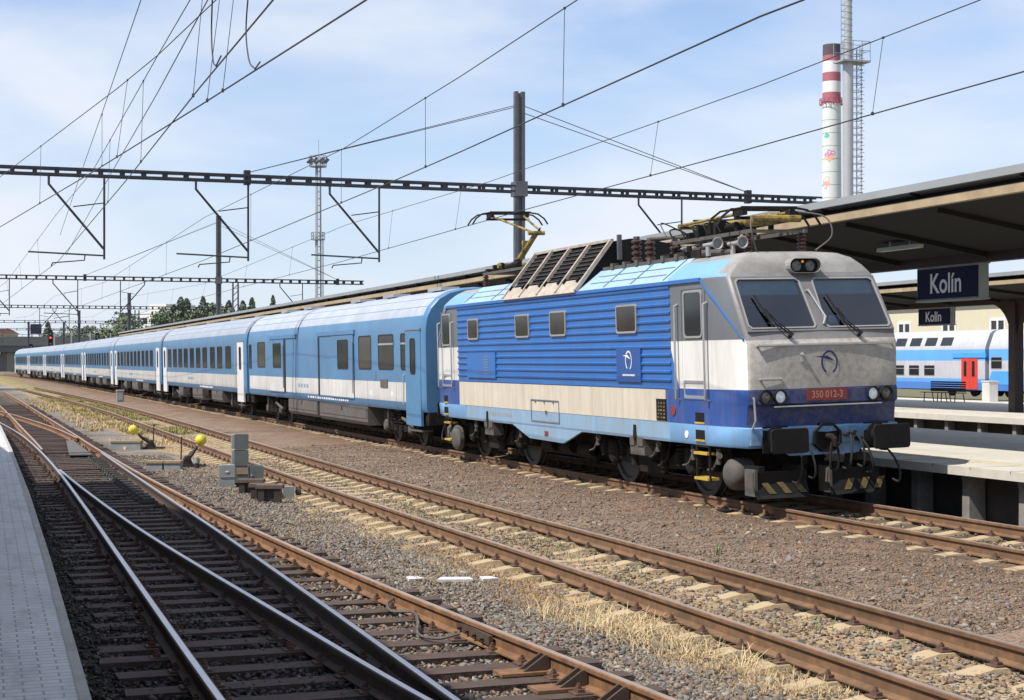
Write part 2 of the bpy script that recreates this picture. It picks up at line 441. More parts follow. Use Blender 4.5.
# ------------------------------------------------------------------ mesh builder
class MB:
    def __init__(s):
        s.v, s.f, s.m = [], [], []

    def add(s, vs, fs, m=0, T=None):
        o = len(s.v)
        if T is not None:
            vs = [tuple(T @ Vector(v)) for v in vs]
        s.v += [tuple(v) for v in vs]
        for i, f in enumerate(fs):
            s.f.append([o + k for k in f])
            s.m.append(m[i] if isinstance(m, (list, tuple)) else m)
        return s

    def box(s, x0, x1, y0, y1, z0, z1, m=0, T=None):
        vs = [(x0, y0, z0), (x1, y0, z0), (x1, y1, z0), (x0, y1, z0), (x0, y0, z1), (x1, y0, z1), (x1, y1, z1), (x0, y1, z1)]
        return s.add(vs, [(0, 3, 2, 1), (4, 5, 6, 7), (0, 1, 5, 4), (1, 2, 6, 5), (2, 3, 7, 6), (3, 0, 4, 7)], m, T)

    def bar(s, p0, p1, wd, h, m=0):
        """square bar from p0 to p1"""
        p0, p1 = Vector(p0), Vector(p1)
        d = p1 - p0
        l = d.length
        T = Matrix.Translation(p0) @ d.to_track_quat('Z', 'Y').to_matrix().to_4x4()
        return s.box(-wd / 2, wd / 2, -h / 2, h / 2, 0, l, m, T)

    def cyl(s, p0, p1, r0, r1=None, n=12, m=0, caps=True):
        r1 = r0 if r1 is None else r1
        p0, p1 = Vector(p0), Vector(p1)
        q = (p1 - p0).to_track_quat('Z', 'Y').to_matrix()
        vs = []
        for p, r in ((p0, r0), (p1, r1)):
            for i in range(n):
                a = 2 * pi * i / n
                vs.append(p + q @ Vector((r * cos(a), r * sin(a), 0)))
        fs = [(i, (i + 1) % n, n + (i + 1) % n, n + i) for i in range(n)]
        if caps:
            fs += [tuple(range(n - 1, -1, -1)), tuple(range(n, 2 * n))]
        return s.add(vs, fs, m)

    def lathe(s, p0, axis, prof, n=14, m=0):
        """prof = [(distance along axis, radius)]"""
        p0 = Vector(p0)
        q = Vector(axis).to_track_quat('Z', 'Y').to_matrix()
        vs, fs = [], []
        for h, r in prof:
            for i in range(n):
                a = 2 * pi * i / n
                vs.append(p0 + q @ Vector((r * cos(a), r * sin(a), h)))
        for k in range(len(prof) - 1):
            for i in range(n):
                j = (i + 1) % n
                fs.append((k * n + i, k * n + j, (k + 1) * n + j, (k + 1) * n + i))
        fs.append(tuple(range(n - 1, -1, -1)))
        fs.append(tuple((len(prof) - 1) * n + i for i in range(n)))
        return s.add(vs, fs, m)

    def tube(s, pts, r, n=6, m=0):
        pts = [Vector(p) for p in pts]
        vs, fs = [], []
        up = None
        for k, p in enumerate(pts):
            if k == 0:
                d = pts[1] - p
            elif k == len(pts) - 1:
                d = p - pts[k - 1]
            else:
                d = (pts[k + 1] - p).normalized() + (p - pts[k - 1]).normalized()
            d.normalize()
            if up is None:
                up = Vector((0, 0, 1)) if abs(d.z) < 0.9 else Vector((0, 1, 0))
            a = d.cross(up).normalized()
            b = a.cross(d).normalized()
            up = b
            rr = r[k] if isinstance(r, (list, tuple)) else r
            for i in range(n):
                t = 2 * pi * i / n
                vs.append(p + a * (rr * cos(t)) + b * (rr * sin(t)))
        for k in range(len(pts) - 1):
            for i in range(n):
                j = (i + 1) % n
                fs.append((k * n + i, k * n + j, (k + 1) * n + j, (k + 1) * n + i))
        fs.append(tuple(range(n - 1, -1, -1)))
        fs.append(tuple((len(pts) - 1) * n + i for i in range(n)))
        return s.add(vs, fs, m)

    def prism(s, poly, axis, a, b, m=0, T=None):
        """poly in the plane of the two other axes; x:(y,z) y:(x,z) z:(x,y)"""
        def P(u, v, t):
            return {'x': (t, u, v), 'y': (u, t, v), 'z': (u, v, t)}[axis]
        n = len(poly)
        vs = [P(u, v, a) for u, v in poly] + [P(u, v, b) for u, v in poly]
        fs = [tuple(range(n - 1, -1, -1)), tuple(range(n, 2 * n))] + [(i, (i + 1) % n, n + (i + 1) % n, n + i) for i in range(n)]
        return s.add(vs, fs, m, T)

    def ring(s, outer, inner, axis, a, b, m=0, T=None):
        """flat frame between two polygons of equal count, from a to b"""
        def P(u, v, t):
            return {'x': (t, u, v), 'y': (u, t, v), 'z': (u, v, t)}[axis]
        n = len(outer)
        vs = [P(*p, a) for p in outer] + [P(*p, a) for p in inner] + [P(*p, b) for p in outer] + [P(*p, b) for p in inner]
        fs = []
        for i in range(n):
            j = (i + 1) % n
            fs += [(i, j, n + j, n + i), (2 * n + i, 3 * n + i, 3 * n + j, 2 * n + j), (i, 2 * n + i, 2 * n + j, j), (n + i, n + j, 3 * n + j, 3 * n + i)]
        return s.add(vs, fs, m, T)

    def sphere(s, c, r, n=14, m=0):
        c = Vector(c)
        prof = [(-r * cos(pi * k / 10), max(1e-4, r * sin(pi * k / 10))) for k in range(11)]
        return s.lathe(c, (0, 0, 1), prof, n, m)

    def build(s, name, mats, parent=None, smooth=False, loc=None):
        me = bpy.data.meshes.new(name)
        me.from_pydata(s.v, [], s.f)
        if not isinstance(mats, (list, tuple)):
            mats = [mats]
        for x in mats:
            me.materials.append(x)
        me.polygons.foreach_set('material_index', np.array(s.m, dtype=np.int32))
        if smooth:
            me.polygons.foreach_set('use_smooth', np.ones(len(me.polygons), dtype=bool))
            me.set_sharp_from_angle(angle=RAD(35))
        me.update()
        import bmesh as _bm
        b = _bm.new()
        b.from_mesh(me)
        _bm.ops.recalc_face_normals(b, faces=b.faces)
        b.to_mesh(me)
        b.free()
        o = bpy.data.objects.new(name, me)
        COL.objects.link(o)
        if parent:
            o.parent = parent
        if loc:
            o.location = loc
        return o


def spl(pts, n=6):
    """smooth curve through points"""
    P_ = [Vector(p) for p in pts]
    P_ = [P_[0] * 2 - P_[1]] + P_ + [P_[-1] * 2 - P_[-2]]
    out = []
    for k in range(1, len(P_) - 2):
        a, b, c, d = P_[k - 1:k + 3]
        for j in range(n):
            t = j / n
            out.append(.5 * (2 * b + (c - a) * t + (2 * a - 5 * b + 4 * c - d) * t * t + (3 * b - a - 3 * c + d) * t ** 3))
    out.append(P_[-2])
    return out


def tag(o, label=None, cat=None, group=None, kind=None):
    if label: o['label'] = label
    if cat: o['category'] = cat
    if group: o['group'] = group
    if kind: o['kind'] = kind
    return o


def thing(name, label, cat, loc=(0, 0, 0), rz=0.0, group=None):
    o = bpy.data.objects.new(name, None)
    o.empty_display_size = 0.3
    COL.objects.link(o)
    o.location = loc
    o.rotation_euler = (0, 0, rz)
    return tag(o, label, cat, group)


KIDS = {}


def children(o):
    return [c for c in COL.objects if c.parent == o]


def copy_tree(o, parent=None):
    c = o.copy()
    COL.objects.link(c)
    c.parent = parent
    for ch in children(o):
        copy_tree(ch, c)
    return c


def rr(u0, u1, v0, v1, r, n=3):
    """rounded rectangle"""
    out = []
    for cx, cy, a0 in ((u1 - r, v1 - r, 0), (u0 + r, v1 - r, 90), (u0 + r, v0 + r, 180), (u1 - r, v0 + r, 270)):
        for k in range(n + 1):
            a = RAD(a0 + 90 * k / n)
            out.append((cx + r * cos(a), cy + r * sin(a)))
    return out


def text_verts(body, size, sx=1.0):
    cu = bpy.data.curves.new('lettering', 'FONT')
    cu.body = body
    cu.size = size
    cu.align_x = 'CENTER'
    cu.align_y = 'CENTER'
    cu.offset = size * 0.018
    o = bpy.data.objects.new('lettering', cu)
    COL.objects.link(o)
    dg = bpy.context.evaluated_depsgraph_get()
    me = bpy.data.meshes.new_from_object(o.evaluated_get(dg))
    vs = [(v.co.x * sx, v.co.y, 0) for v in me.vertices]
    fs = [tuple(p.vertices) for p in me.polygons]
    bpy.data.objects.remove(o)
    bpy.data.curves.remove(cu)
    bpy.data.meshes.remove(me)
    return vs, fs


FACE_NX = Matrix(((0, 0, -1, 0), (-1, 0, 0, 0), (0, 1, 0, 0), (0, 0, 0, 1)))      # lettering read from the -X side
FACE_NY = Matrix(((1, 0, 0, 0), (0, 0, -1, 0), (0, 1, 0, 0), (0, 0, 0, 1)))       # lettering read from the -Y side


def lettering(name, body, size, pos, face, m, parent, sx=1.0):
    vs, fs = text_verts(body, size, sx)
    return MB().add(vs, fs, 0, Matrix.Translation(Vector(pos)) @ face).build(name, m, parent)


def emblem(name, pos, face, size, m, parent):
    """open ring with a beak shaped wing"""
    mb = MB()
    n = 26
    a0, a1 = RAD(-66), RAD(243)
    vs, fs = [], []
    for k in range(n + 1):
        a = a0 + (a1 - a0) * k / n
        wd = 0.16 + 0.02 * k / n
        for r in (1.0, 1.0 - wd):
            vs.append((0.82 * r * cos(a) * size, r * sin(a) * size, 0))
    for k in range(n):
        fs.append((2 * k, 2 * k + 1, 2 * k + 3, 2 * k + 2))
    mb.add(vs, fs, 0, Matrix.Translation(Vector(pos)) @ face)
    wing = [(-1.55, 0.50), (-0.2, 0.56), (0.55, 0.10), (-0.25, 0.28), (-0.8, 0.42)]
    mb.add([(x * size, y * size, 0.001) for x, y in wing], [(0, 1, 2, 3, 4)], 0, Matrix.Translation(Vector(pos)) @ face)
    return mb.build(name, m, parent)


def smoothstep(a, b, x):
    t = np.clip((x - a) / (b - a), 0, 1)
    return t * t * (3 - 2 * t)


# ------------------------------------------------------------------ ground
def vnoise(x, y, s, seed=0):
    """cheap value noise for arrays"""
    x = np.asarray(x) / s
    y = np.asarray(y) / s
    xi, yi = np.floor(x).astype(int), np.floor(y).astype(int)
    xf, yf = x - xi, y - yi
    xf = xf * xf * (3 - 2 * xf)
    yf = yf * yf * (3 - 2 * yf)

    def h(i, j):
        n = (i * 374761393 + j * 668265263 + seed * 974711) & 0x7fffffff
        n = ((n ^ (n >> 13)) * 1274126177) & 0x7fffffff
        return ((n ^ (n >> 16)) & 0xffff) / 65535.0
    return (h(xi, yi) * (1 - xf) + h(xi + 1, yi) * xf) * (1 - yf) + (h(xi, yi + 1) * (1 - xf) + h(xi + 1, yi + 1) * xf) * yf


def ground_z(X, Y):
    X = np.asarray(X, float)
    Y = np.asarray(Y, float)
    z = np.full(X.shape, -0.215)
    z += 0.05 * smoothstep(8.4, 10.6, X)
    z += -0.02 * smoothstep(11.5, 12.2, X)
    z += -0.17 * smoothstep(14.1, 15.1, X)
    z += -0.05 * smoothstep(1.3, 0.6, X)
    near = smoothstep(120, 60, Y)
    z += near * (0.05 * (vnoise(X, Y, 1.3, 1) - 0.5) + 0.035 * (vnoise(X, Y, 0.35, 2) - 0.5)) * smoothstep(16, 14, X)
    return z


xs = np.concatenate([np.linspace(-1500, -30, 12), np.linspace(-20, 0, 8), np.arange(0.6, 15, 0.16), np.linspace(16, 80, 20), np.linspace(110, 1500, 12)])
ys = np.concatenate([np.linspace(-300, 0, 6), np.arange(4, 50, 0.28), np.arange(50, 130, 1.0), np.linspace(135, 500, 30), np.linspace(600, 3500, 10)])
GX, GY = np.meshgrid(xs, ys)
GZ = ground_z(GX, GY)
nx, ny = len(xs), len(ys)
verts = np.stack([GX.ravel(), GY.ravel(), GZ.ravel()], 1)
idx = np.arange(nx * ny).reshape(ny, nx)
quads = np.stack([idx[:-1, :-1], idx[:-1, 1:], idx[1:, 1:], idx[1:, :-1]], -1).reshape(-1, 4)
me = bpy.data.meshes.new('ground')
me.from_pydata(verts.tolist(), [], quads.tolist())
me.polygons.foreach_set('use_smooth', np.ones(len(me.polygons), dtype=bool))
gm = bpy.data.materials.new('trackbed_ground')
gm.use_nodes = True
N, K = nodes_of(gm)
gb = N['Principled BSDF']
gb.inputs['Roughness'].default_value = 0.95
gb.inputs['Specular IOR Level'].default_value = 0.2
t = N.new('ShaderNodeTexCoord')
sp = N.new('ShaderNodeSeparateXYZ')
K.new(t.outputs['Object'], sp.inputs[0])
nz = N.new('ShaderNodeTexNoise')
nz.inputs['Scale'].default_value = 0.9
nz.inputs['Detail'].default_value = 6
K.new(t.outputs['Object'], nz.inputs['Vector'])
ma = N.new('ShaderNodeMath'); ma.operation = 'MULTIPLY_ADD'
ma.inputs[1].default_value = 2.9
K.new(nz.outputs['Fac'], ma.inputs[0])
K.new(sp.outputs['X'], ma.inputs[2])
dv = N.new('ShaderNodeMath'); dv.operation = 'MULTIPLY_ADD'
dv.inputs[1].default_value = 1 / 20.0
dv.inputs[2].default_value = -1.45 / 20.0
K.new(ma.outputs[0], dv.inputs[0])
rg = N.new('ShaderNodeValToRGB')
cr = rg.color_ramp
stops = [(0.0, (0.045, 0.038, 0.032)), (3.4, (0.07, 0.055, 0.044)), (4.6, (0.19, 0.16, 0.13)), (5.35, (0.19, 0.172, 0.15)), (5.75, (0.34, 0.25, 0.145)),  # first stops darkened, painting the left canopy's shade into the ground
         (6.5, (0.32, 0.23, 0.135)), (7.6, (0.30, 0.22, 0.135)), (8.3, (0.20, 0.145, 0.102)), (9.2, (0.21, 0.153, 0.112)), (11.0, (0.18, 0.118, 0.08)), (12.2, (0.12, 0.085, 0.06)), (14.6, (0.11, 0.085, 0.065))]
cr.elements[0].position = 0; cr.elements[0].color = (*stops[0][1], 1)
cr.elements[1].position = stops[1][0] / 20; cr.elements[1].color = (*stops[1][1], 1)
for p, c in stops[2:]:
    e = cr.elements.new(p / 20); e.color = (*c, 1)
K.new(dv.outputs[0], rg.inputs['Fac'])
# fine gravel speckle
vo = N.new('ShaderNodeTexVoronoi'); vo.inputs['Scale'].default_value = 42
K.new(t.outputs['Object'], vo.inputs['Vector'])
sv = N.new('ShaderNodeSeparateColor')
K.new(vo.outputs['Color'], sv.inputs[0])
mr = N.new('ShaderNodeMapRange')
mr.inputs['To Min'].default_value = 0.55; mr.inputs['To Max'].default_value = 1.5
K.new(sv.outputs['Red'], mr.inputs['Value'])
mm = N.new('ShaderNodeMix'); mm.data_type = 'RGBA'; mm.blend_type = 'MULTIPLY'; mm.inputs['Factor'].default_value = 1
nb2 = N.new('ShaderNodeTexNoise'); nb2.inputs['Scale'].default_value = 0.7; nb2.inputs['Detail'].default_value = 7; nb2.inputs['Roughness'].default_value = 0.7
K.new(t.outputs['Object'], nb2.inputs['Vector'])
mb2 = N.new('ShaderNodeMapRange'); mb2.inputs['From Min'].default_value = 0.3; mb2.inputs['From Max'].default_value = 0.7
mb2.inputs['To Min'].default_value = 0.7; mb2.inputs['To Max'].default_value = 1.28
K.new(nb2.outputs['Fac'], mb2.inputs['Value'])
m0 = N.new('ShaderNodeMix'); m0.data_type = 'RGBA'; m0.blend_type = 'MULTIPLY'; m0.inputs['Factor'].default_value = 1
K.new(rg.outputs['Color'], m0.inputs['A']); K.new(mb2.outputs['Result'], m0.inputs['B'])
K.new(m0.outputs['Result'], mm.inputs['A']); K.new(mr.outputs['Result'], mm.inputs['B'])
# green growth far along the middle track, and plain grass far away
gy = N.new('ShaderNodeMapRange'); gy.inputs['From Min'].default_value = 45; gy.inputs['From Max'].default_value = 75
K.new(sp.outputs['Y'], gy.inputs['Value'])
gx = N.new('ShaderNodeMapRange'); gx.inputs['From Min'].default_value = 5.6; gx.inputs['From Max'].default_value = 6.4
K.new(sp.outputs['X'], gx.inputs['Value'])
gx2 = N.new('ShaderNodeMapRange'); gx2.inputs['From Min'].default_value = 8.9; gx2.inputs['From Max'].default_value = 8.1
K.new(sp.outputs['X'], gx2.inputs['Value'])
n3 = N.new('ShaderNodeTexNoise'); n3.inputs['Scale'].default_value = 0.5; n3.inputs['Detail'].default_value = 5
K.new(t.outputs['Object'], n3.inputs['Vector'])
r3 = N.new('ShaderNodeMapRange'); r3.inputs['From Min'].default_value = 0.4; r3.inputs['From Max'].default_value = 0.62
K.new(n3.outputs['Fac'], r3.inputs['Value'])
pr = r3.outputs['Result']
for o in (gy, gx, gx2):
    q = N.new('ShaderNodeMath'); q.operation = 'MULTIPLY'
    K.new(pr, q.inputs[0]); K.new(o.outputs['Result'], q.inputs[1]); pr = q.outputs[0]
m5 = N.new('ShaderNodeMix'); m5.data_type = 'RGBA'
K.new(pr, m5.inputs['Factor']); K.new(mm.outputs['Result'], m5.inputs['A']); m5.inputs['B'].default_value = (0.20, 0.19, 0.06, 1)
fx = N.new('ShaderNodeMapRange'); fx.inputs['From Min'].default_value = 44; fx.inputs['From Max'].default_value = 47
K.new(sp.outputs['X'], fx.inputs['Value'])
fy = N.new('ShaderNodeMapRange'); fy.inputs['From Min'].default_value = 300; fy.inputs['From Max'].default_value = 380
K.new(sp.outputs['Y'], fy.inputs['Value'])
fm = N.new('ShaderNodeMath'); fm.operation = 'MAXIMUM'
K.new(fx.outputs['Result'], fm.inputs[0]); K.new(fy.outputs['Result'], fm.inputs[1])
m6 = N.new('ShaderNodeMix'); m6.data_type = 'RGBA'
K.new(fm.outputs[0], m6.inputs['Factor']); K.new(m5.outputs['Result'], m6.inputs['A']); m6.inputs['B'].default_value = (0.15, 0.145, 0.095, 1)
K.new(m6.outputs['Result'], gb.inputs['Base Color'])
bp = N.new('ShaderNodeBump'); bp.inputs['Strength'].default_value = 0.7; bp.inputs['Distance'].default_value = 0.03
K.new(vo.outputs['Distance'], bp.inputs['Height']); K.new(bp.outputs['Normal'], gb.inputs['Normal'])
me.materials.append(gm)
go = bpy.data.objects.new('ground', me)
COL.objects.link(go)
go['kind'] = 'structure'


# ------------------------------------------------------------------ platforms
def edge_platform(name, pts_edge, back_x, z, thick, lip, mats):
    mb = MB()
    n = len(pts_edge)
    for i in range(n - 1):
        (xa, ya), (xb, yb) = pts_edge[i], pts_edge[i + 1]
        s = 1 if back_x > xa else -1
        vs = [(xa, ya, z), (xb, yb, z), (back_x, yb, z), (back_x, ya, z),
              (xa, ya, z - thick), (xb, yb, z - thick), (back_x, yb, z - thick), (back_x, ya, z - thick)]
        mb.add(vs, [(0, 1, 2, 3), (4, 7, 6, 5), (0, 4, 5, 1)], [0, 1, 1])
        # wall set back under the lip
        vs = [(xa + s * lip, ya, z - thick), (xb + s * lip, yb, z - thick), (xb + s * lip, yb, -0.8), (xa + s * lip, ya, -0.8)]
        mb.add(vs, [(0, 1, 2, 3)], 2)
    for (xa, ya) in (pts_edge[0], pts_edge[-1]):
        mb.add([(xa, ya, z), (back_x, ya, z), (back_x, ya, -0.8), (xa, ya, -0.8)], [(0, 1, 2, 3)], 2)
    o = mb.build(name, mats)
    o['kind'] = 'structure'
    return o


# left platform: small interlocking pavers, in the shade of its canopy
pm = bpy.data.materials.new('platform_pavers')
pm.use_nodes = True
N, K = nodes_of(pm)
pb = N['Principled BSDF']
pb.inputs['Roughness'].default_value = 0.85
t = N.new('ShaderNodeTexCoord')
mpn = N.new('ShaderNodeMapping')
mpn.inputs['Rotation'].default_value = (0, 0, RAD(1.2))
K.new(t.outputs['Object'], mpn.inputs['Vector'])
br = N.new('ShaderNodeTexBrick')
br.inputs['Color1'].default_value = (0.62, 0.62, 0.61, 1)
br.inputs['Color2'].default_value = (0.55, 0.55, 0.55, 1)
br.inputs['Mortar'].default_value = (0.26, 0.26, 0.26, 1)
br.inputs['Scale'].default_value = 1.0
br.inputs['Mortar Size'].default_value = 0.006
br.inputs['Brick Width'].default_value = 0.2
br.inputs['Row Height'].default_value = 0.1
K.new(mpn.outputs['Vector'], br.inputs['Vector'])
out = add_dirt(pm, br.outputs['Color'], (0.44, 0.44, 0.43), 0.5, (0.8, 0.3, 1), 0.4, 0.7)
out = add_dirt(pm, out, (0.30, 0.30, 0.29), 0.55, (2.2, 0.55, 1), 0.48, 0.66)
K.new(out, pb.inputs['Base Color'])
bpn = N.new('ShaderNodeBump'); bpn.inputs['Strength'].default_value = 0.6; bpn.inputs['Distance'].default_value = 0.008
K.new(br.outputs['Fac'], bpn.inputs['Height']); bpn.invert = True
K.new(bpn.outputs['Normal'], pb.inputs['Normal'])
LPE = [(0.50, -12), (0.58, 0), (0.70, 8.6), (0.86, 14.7), (1.03, 22.2), (1.23, 34.0), (1.39, 45.8), (1.42, 54)]
edge_platform('platform_left', LPE, -9.0, 0.45, 0.16, 0.12, [pm, M['concrete'], M['plat_wall']])
# pale edging slabs of the left platform
kb = MB()
for i in range(len(LPE) - 1):
    (xa, ya), (xb, yb) = LPE[i], LPE[i + 1]
    kb.add([(xa - 0.05, ya, .454), (xb - 0.05, yb, .454), (xb + .012, yb, .454), (xa + .012, ya, .454), (xb + .012, yb, .40), (xa + .012, ya, .40)], [(0, 3, 2, 1), (3, 5, 4, 2)], 0)
o = kb.build('platform_kerb', M['concrete']); o['kind'] = 'structure'

P1X, P1F = 14.95, 22.6
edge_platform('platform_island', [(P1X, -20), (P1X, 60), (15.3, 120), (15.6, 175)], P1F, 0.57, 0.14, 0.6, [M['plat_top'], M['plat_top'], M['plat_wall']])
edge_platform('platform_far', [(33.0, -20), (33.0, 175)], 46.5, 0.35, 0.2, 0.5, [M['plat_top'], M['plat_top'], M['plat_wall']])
# slab joints and the faded yellow safety line on the island platform
jb = MB()
for k in range(60):
    y = 8 + k * 1.0
    jb.box(P1X - .003, P1X + 1.2, y, y + .012, .53, .5725, 0)
jb.build('platform_slab_joints', M['plat_wall'])['kind'] = 'structure'
yb_ = MB().box(P1X + 0.95, P1X + 1.1, -20, 60, .571, .574)
yb_.build('platform_safety_line', mat('faded_yellow_line', (0.55, 0.44, 0.20), 0.9, var=0.1, dirt=(0.48, 0.45, 0.4), damt=0.8))['kind'] = 'structure'
# support walls under both island platforms
for X0, zt, ylist, lab, grp in ((P1X + .30, .39, [20.05 + 1.42 * k for k in range(-3, 12)], 'concrete post under the lip of the island platform', 'posts under the island platform'),
                                (33.22, .15, [38.5 + 1.9 * k for k in range(0, 14)], 'concrete post under the lip of the far platform', 'posts under the far platform')):
    for k, y in enumerate(ylist):
        pb_ = MB()
        pb_.prism([(y - .10, -.55), (y + .10, -.55), (y + .09, zt - .10), (y + .13, zt), (y - .13, zt), (y - .09, zt - .10)], 'x', X0 - .05, X0 + .25)
        o = pb_.build('platform_post', M['post'])
        tag(o, lab, 'post', grp)


# ------------------------------------------------------------------ railway tracks
RAILP = [(-.07, -.16), (-.07, -.148), (-.012, -.128), (-.012, -.045), (-.036, -.034), (-.036, -.006), (-.024, 0), (.024, 0), (.036, -.006), (.036, -.034), (.012, -.045), (.012, -.128), (.07, -.148), (.07, -.16)]


def resample(pts, step):
    """smooth curve through x(y) points"""
    pts = sorted(pts, key=lambda p: p[1])
    Y = np.array([p[1] for p in pts], float)
    X = np.array([p[0] for p in pts], float)
    n = max(2, int((Y[-1] - Y[0]) / step) + 1)
    yy = np.linspace(Y[0], Y[-1], n)
    # piecewise cubic with finite-difference slopes
    d = np.gradient(X, Y)
    xx = np.empty_like(yy)
    for i, y in enumerate(yy):
        k = min(len(Y) - 2, max(0, int(np.searchsorted(Y, y) - 1)))
        h = Y[k + 1] - Y[k]
        u = (y - Y[k]) / h
        xx[i] = (2 * u**3 - 3 * u**2 + 1) * X[k] + (u**3 - 2 * u**2 + u) * h * d[k] + (-2 * u**3 + 3 * u**2) * X[k + 1] + (u**3 - u**2) * h * d[k + 1]
    return list(zip(xx, yy))


def rail_mesh(pts, step, dz, name, mats, parent):
    p = resample(pts, step)
    mb = MB()
    n = len(RAILP)
    vs, fs, ms = [], [], []
    for k, (x, y) in enumerate(p):
        a = p[max(0, k - 1)]
        b = p[min(len(p) - 1, k + 1)]
        tx, ty = b[0] - a[0], b[1] - a[1]
        l = sqrt(tx * tx + ty * ty)
        nx_, ny_ = ty / l, -tx / l
        for u, v in RAILP:
            vs.append((x + nx_ * u, y + ny_ * u, v + dz))
    for k in range(len(p) - 1):
        for i in range(n):
            j = (i + 1) % n
            fs.append((k * n + i, k * n + j, (k + 1) * n + j, (k + 1) * n + i))
            ms.append(1 if i == 6 else 0)
    fs.append(tuple(range(n)))
    ms.append(0)
    mb.add(vs, fs, ms)
    return mb.build(name, mats, parent)


def sleeper_wood(L_, wd, jit):
    mb = MB()
    mb.box(-L_ / 2, L_ / 2, -wd / 2, wd / 2, -.16, 0)
    for v in range(8):
        x, y, z = mb.v[v]
        mb.v[v] = (x + jit * random.uniform(-1, 1) * 2, y + jit * random.uniform(-1, 1), z + jit * .4 * random.uniform(-1, 1))
    return mb


def clip(mb, x, y, m=1):
    """base plate with clamps each side of the rail foot"""
    mb.box(x - .16, x + .16, y - .07, y + .07, 0.0, .012, m)
    for s in (-1, 1):
        mb.box(x + s * .105 - .025, x + s * .105 + .025, y - .045, y + .045, .012, .038, m)
        mb.cyl((x + s * .108, y, .03), (x + s * .108, y, .075), .014, n=6, m=m)
        mb.cyl((x + s * .108, y, .040), (x + s * .108, y, .058), .024, n=6, m=m)


def conc_sleeper():
    mb = MB()
    # top profile of a two-hump concrete sleeper
    prof = [(-1.22, -.10), (-1.18, -.03), (-.95, -.005), (-.55, -.002), (-.35, -.03), (0, -.045), (.35, -.03), (.55, -.002), (.95, -.005), (1.18, -.03), (1.22, -.10)]
    vs, fs = [], []
    for x, z in prof:
        vs += [(x, -.15, -.2), (x, -.105, z), (x, .105, z), (x, .15, -.2)]
    for k in range(len(prof) - 1):
        a, b = 4 * k, 4 * k + 4
        fs += [(a, b, b + 1, a + 1), (a + 1, b + 1, b + 2, a + 2), (a + 2, b + 2, b + 3, a + 3)]
    fs += [(0, 1, 2, 3), (len(vs) - 4, len(vs) - 1, len(vs) - 2, len(vs) - 3)]
    mb.add(vs, fs, 0)
    for x in (-.75, .75):
        clip(mb, x, 0)
    return mb


def lay_sleepers(parent, center, gauge_dir, z, spacing, proto_list, ystart, yend, nparts=100):
    """individual sleepers for the nearest hundred, the rest in one mesh"""
    pts = resample(center, 0.1)
    pos = []
    acc = 0
    last = None
    for (x, y) in pts:
        if y < ystart or y > yend:
            continue
        if last is None or (y - last) >= spacing:
            last = y
            pos.append((x, y))
    rest = MB()
    for i, (x, y) in enumerate(pos):
        pr_ = proto_list[i % len(proto_list)]
        a = random.uniform(-.012, .012)
        T = Matrix.Translation((x + random.uniform(-.02, .02), y + random.uniform(-.025, .025), z + random.uniform(-.006, .004))) @ Matrix.Rotation(a, 4, 'Z')
        if i < nparts:
            if pr_[1] is None:
                pr_[1] = pr_[0].build('sleeper', pr_[2], parent)
                o = pr_[1]
            else:
                o = pr_[1].copy()
                COL.objects.link(o)
                o.parent = parent
            o.matrix_local = T
        else:
            rest.add(pr_[0].v, pr_[0].f, pr_[0].m, T)
    if rest.v:
        o = rest.build('sleepers', proto_list[0][2], parent)
        o['kind'] = 'stuff'


CANT = 0.018
T1C = 12.65


def t1x(Y):
    return T1C - (1.7 * max(0.0, (Y - 170) / 79.0) ** 1.6 if Y > 170 else 0)


cen1 = [(t1x(y), y) for y in (-6, 10, 40, 80, 120, 160, 180, 200, 220, 240, 262, 300)]
t1 = thing('railway_track', 'railway track with tan concrete sleepers that the blue train stands on', 'railway track', (T1C, 0, 0))
t1.location = (0, 0, 0)
rail_mesh([(x - .752, y) for x, y in cen1], 2.0, -.5 * CANT * 1.5 + .012, 'rail', [M['rail_brown'], M['rail_top_dull']], t1)
rail_mesh([(x + .752, y) for x, y in cen1], 2.0, .5 * CANT * 1.5 + .012, 'rail', [M['rail_brown'], M['rail_top_dull']], t1)
cs = conc_sleeper()
lay_sleepers(t1, cen1, 1, -.142, 0.62, [[cs, None, [M['conc_sleeper'], M['clip']]]], 14, 150)

cen2 = [(7.06, 3), (7.06, 9), (7.08, 16), (7.05, 23), (7.06, 30), (7.22, 45), (7.38, 60), (7.5, 75), (7.35, 95), (6.9, 120), (6.4, 145)]
t2 = thing('railway_track', 'brown rusty railway track between the train and the turnout, weeds growing along it', 'railway track')
rail_mesh([(x - .755, y) for x, y in cen2], 1.0, 0, 'rail', [M['rail_brown'], M['rail_top_dull']], t2)
rail_mesh([(x + .755, y) for x, y in cen2], 1.0, .012, 'rail', [M['rail_brown'], M['rail_top_dull']], t2)
cs2 = conc_sleeper()
cs2.v = [(x, y, z if z > -.01 else z - .012) for x, y, z in cs2.v]
lay_sleepers(t2, cen2, 1, -.163, 0.62, [[cs2, None, [M['conc_sleeper'], M['clip']]]], 7, 130)

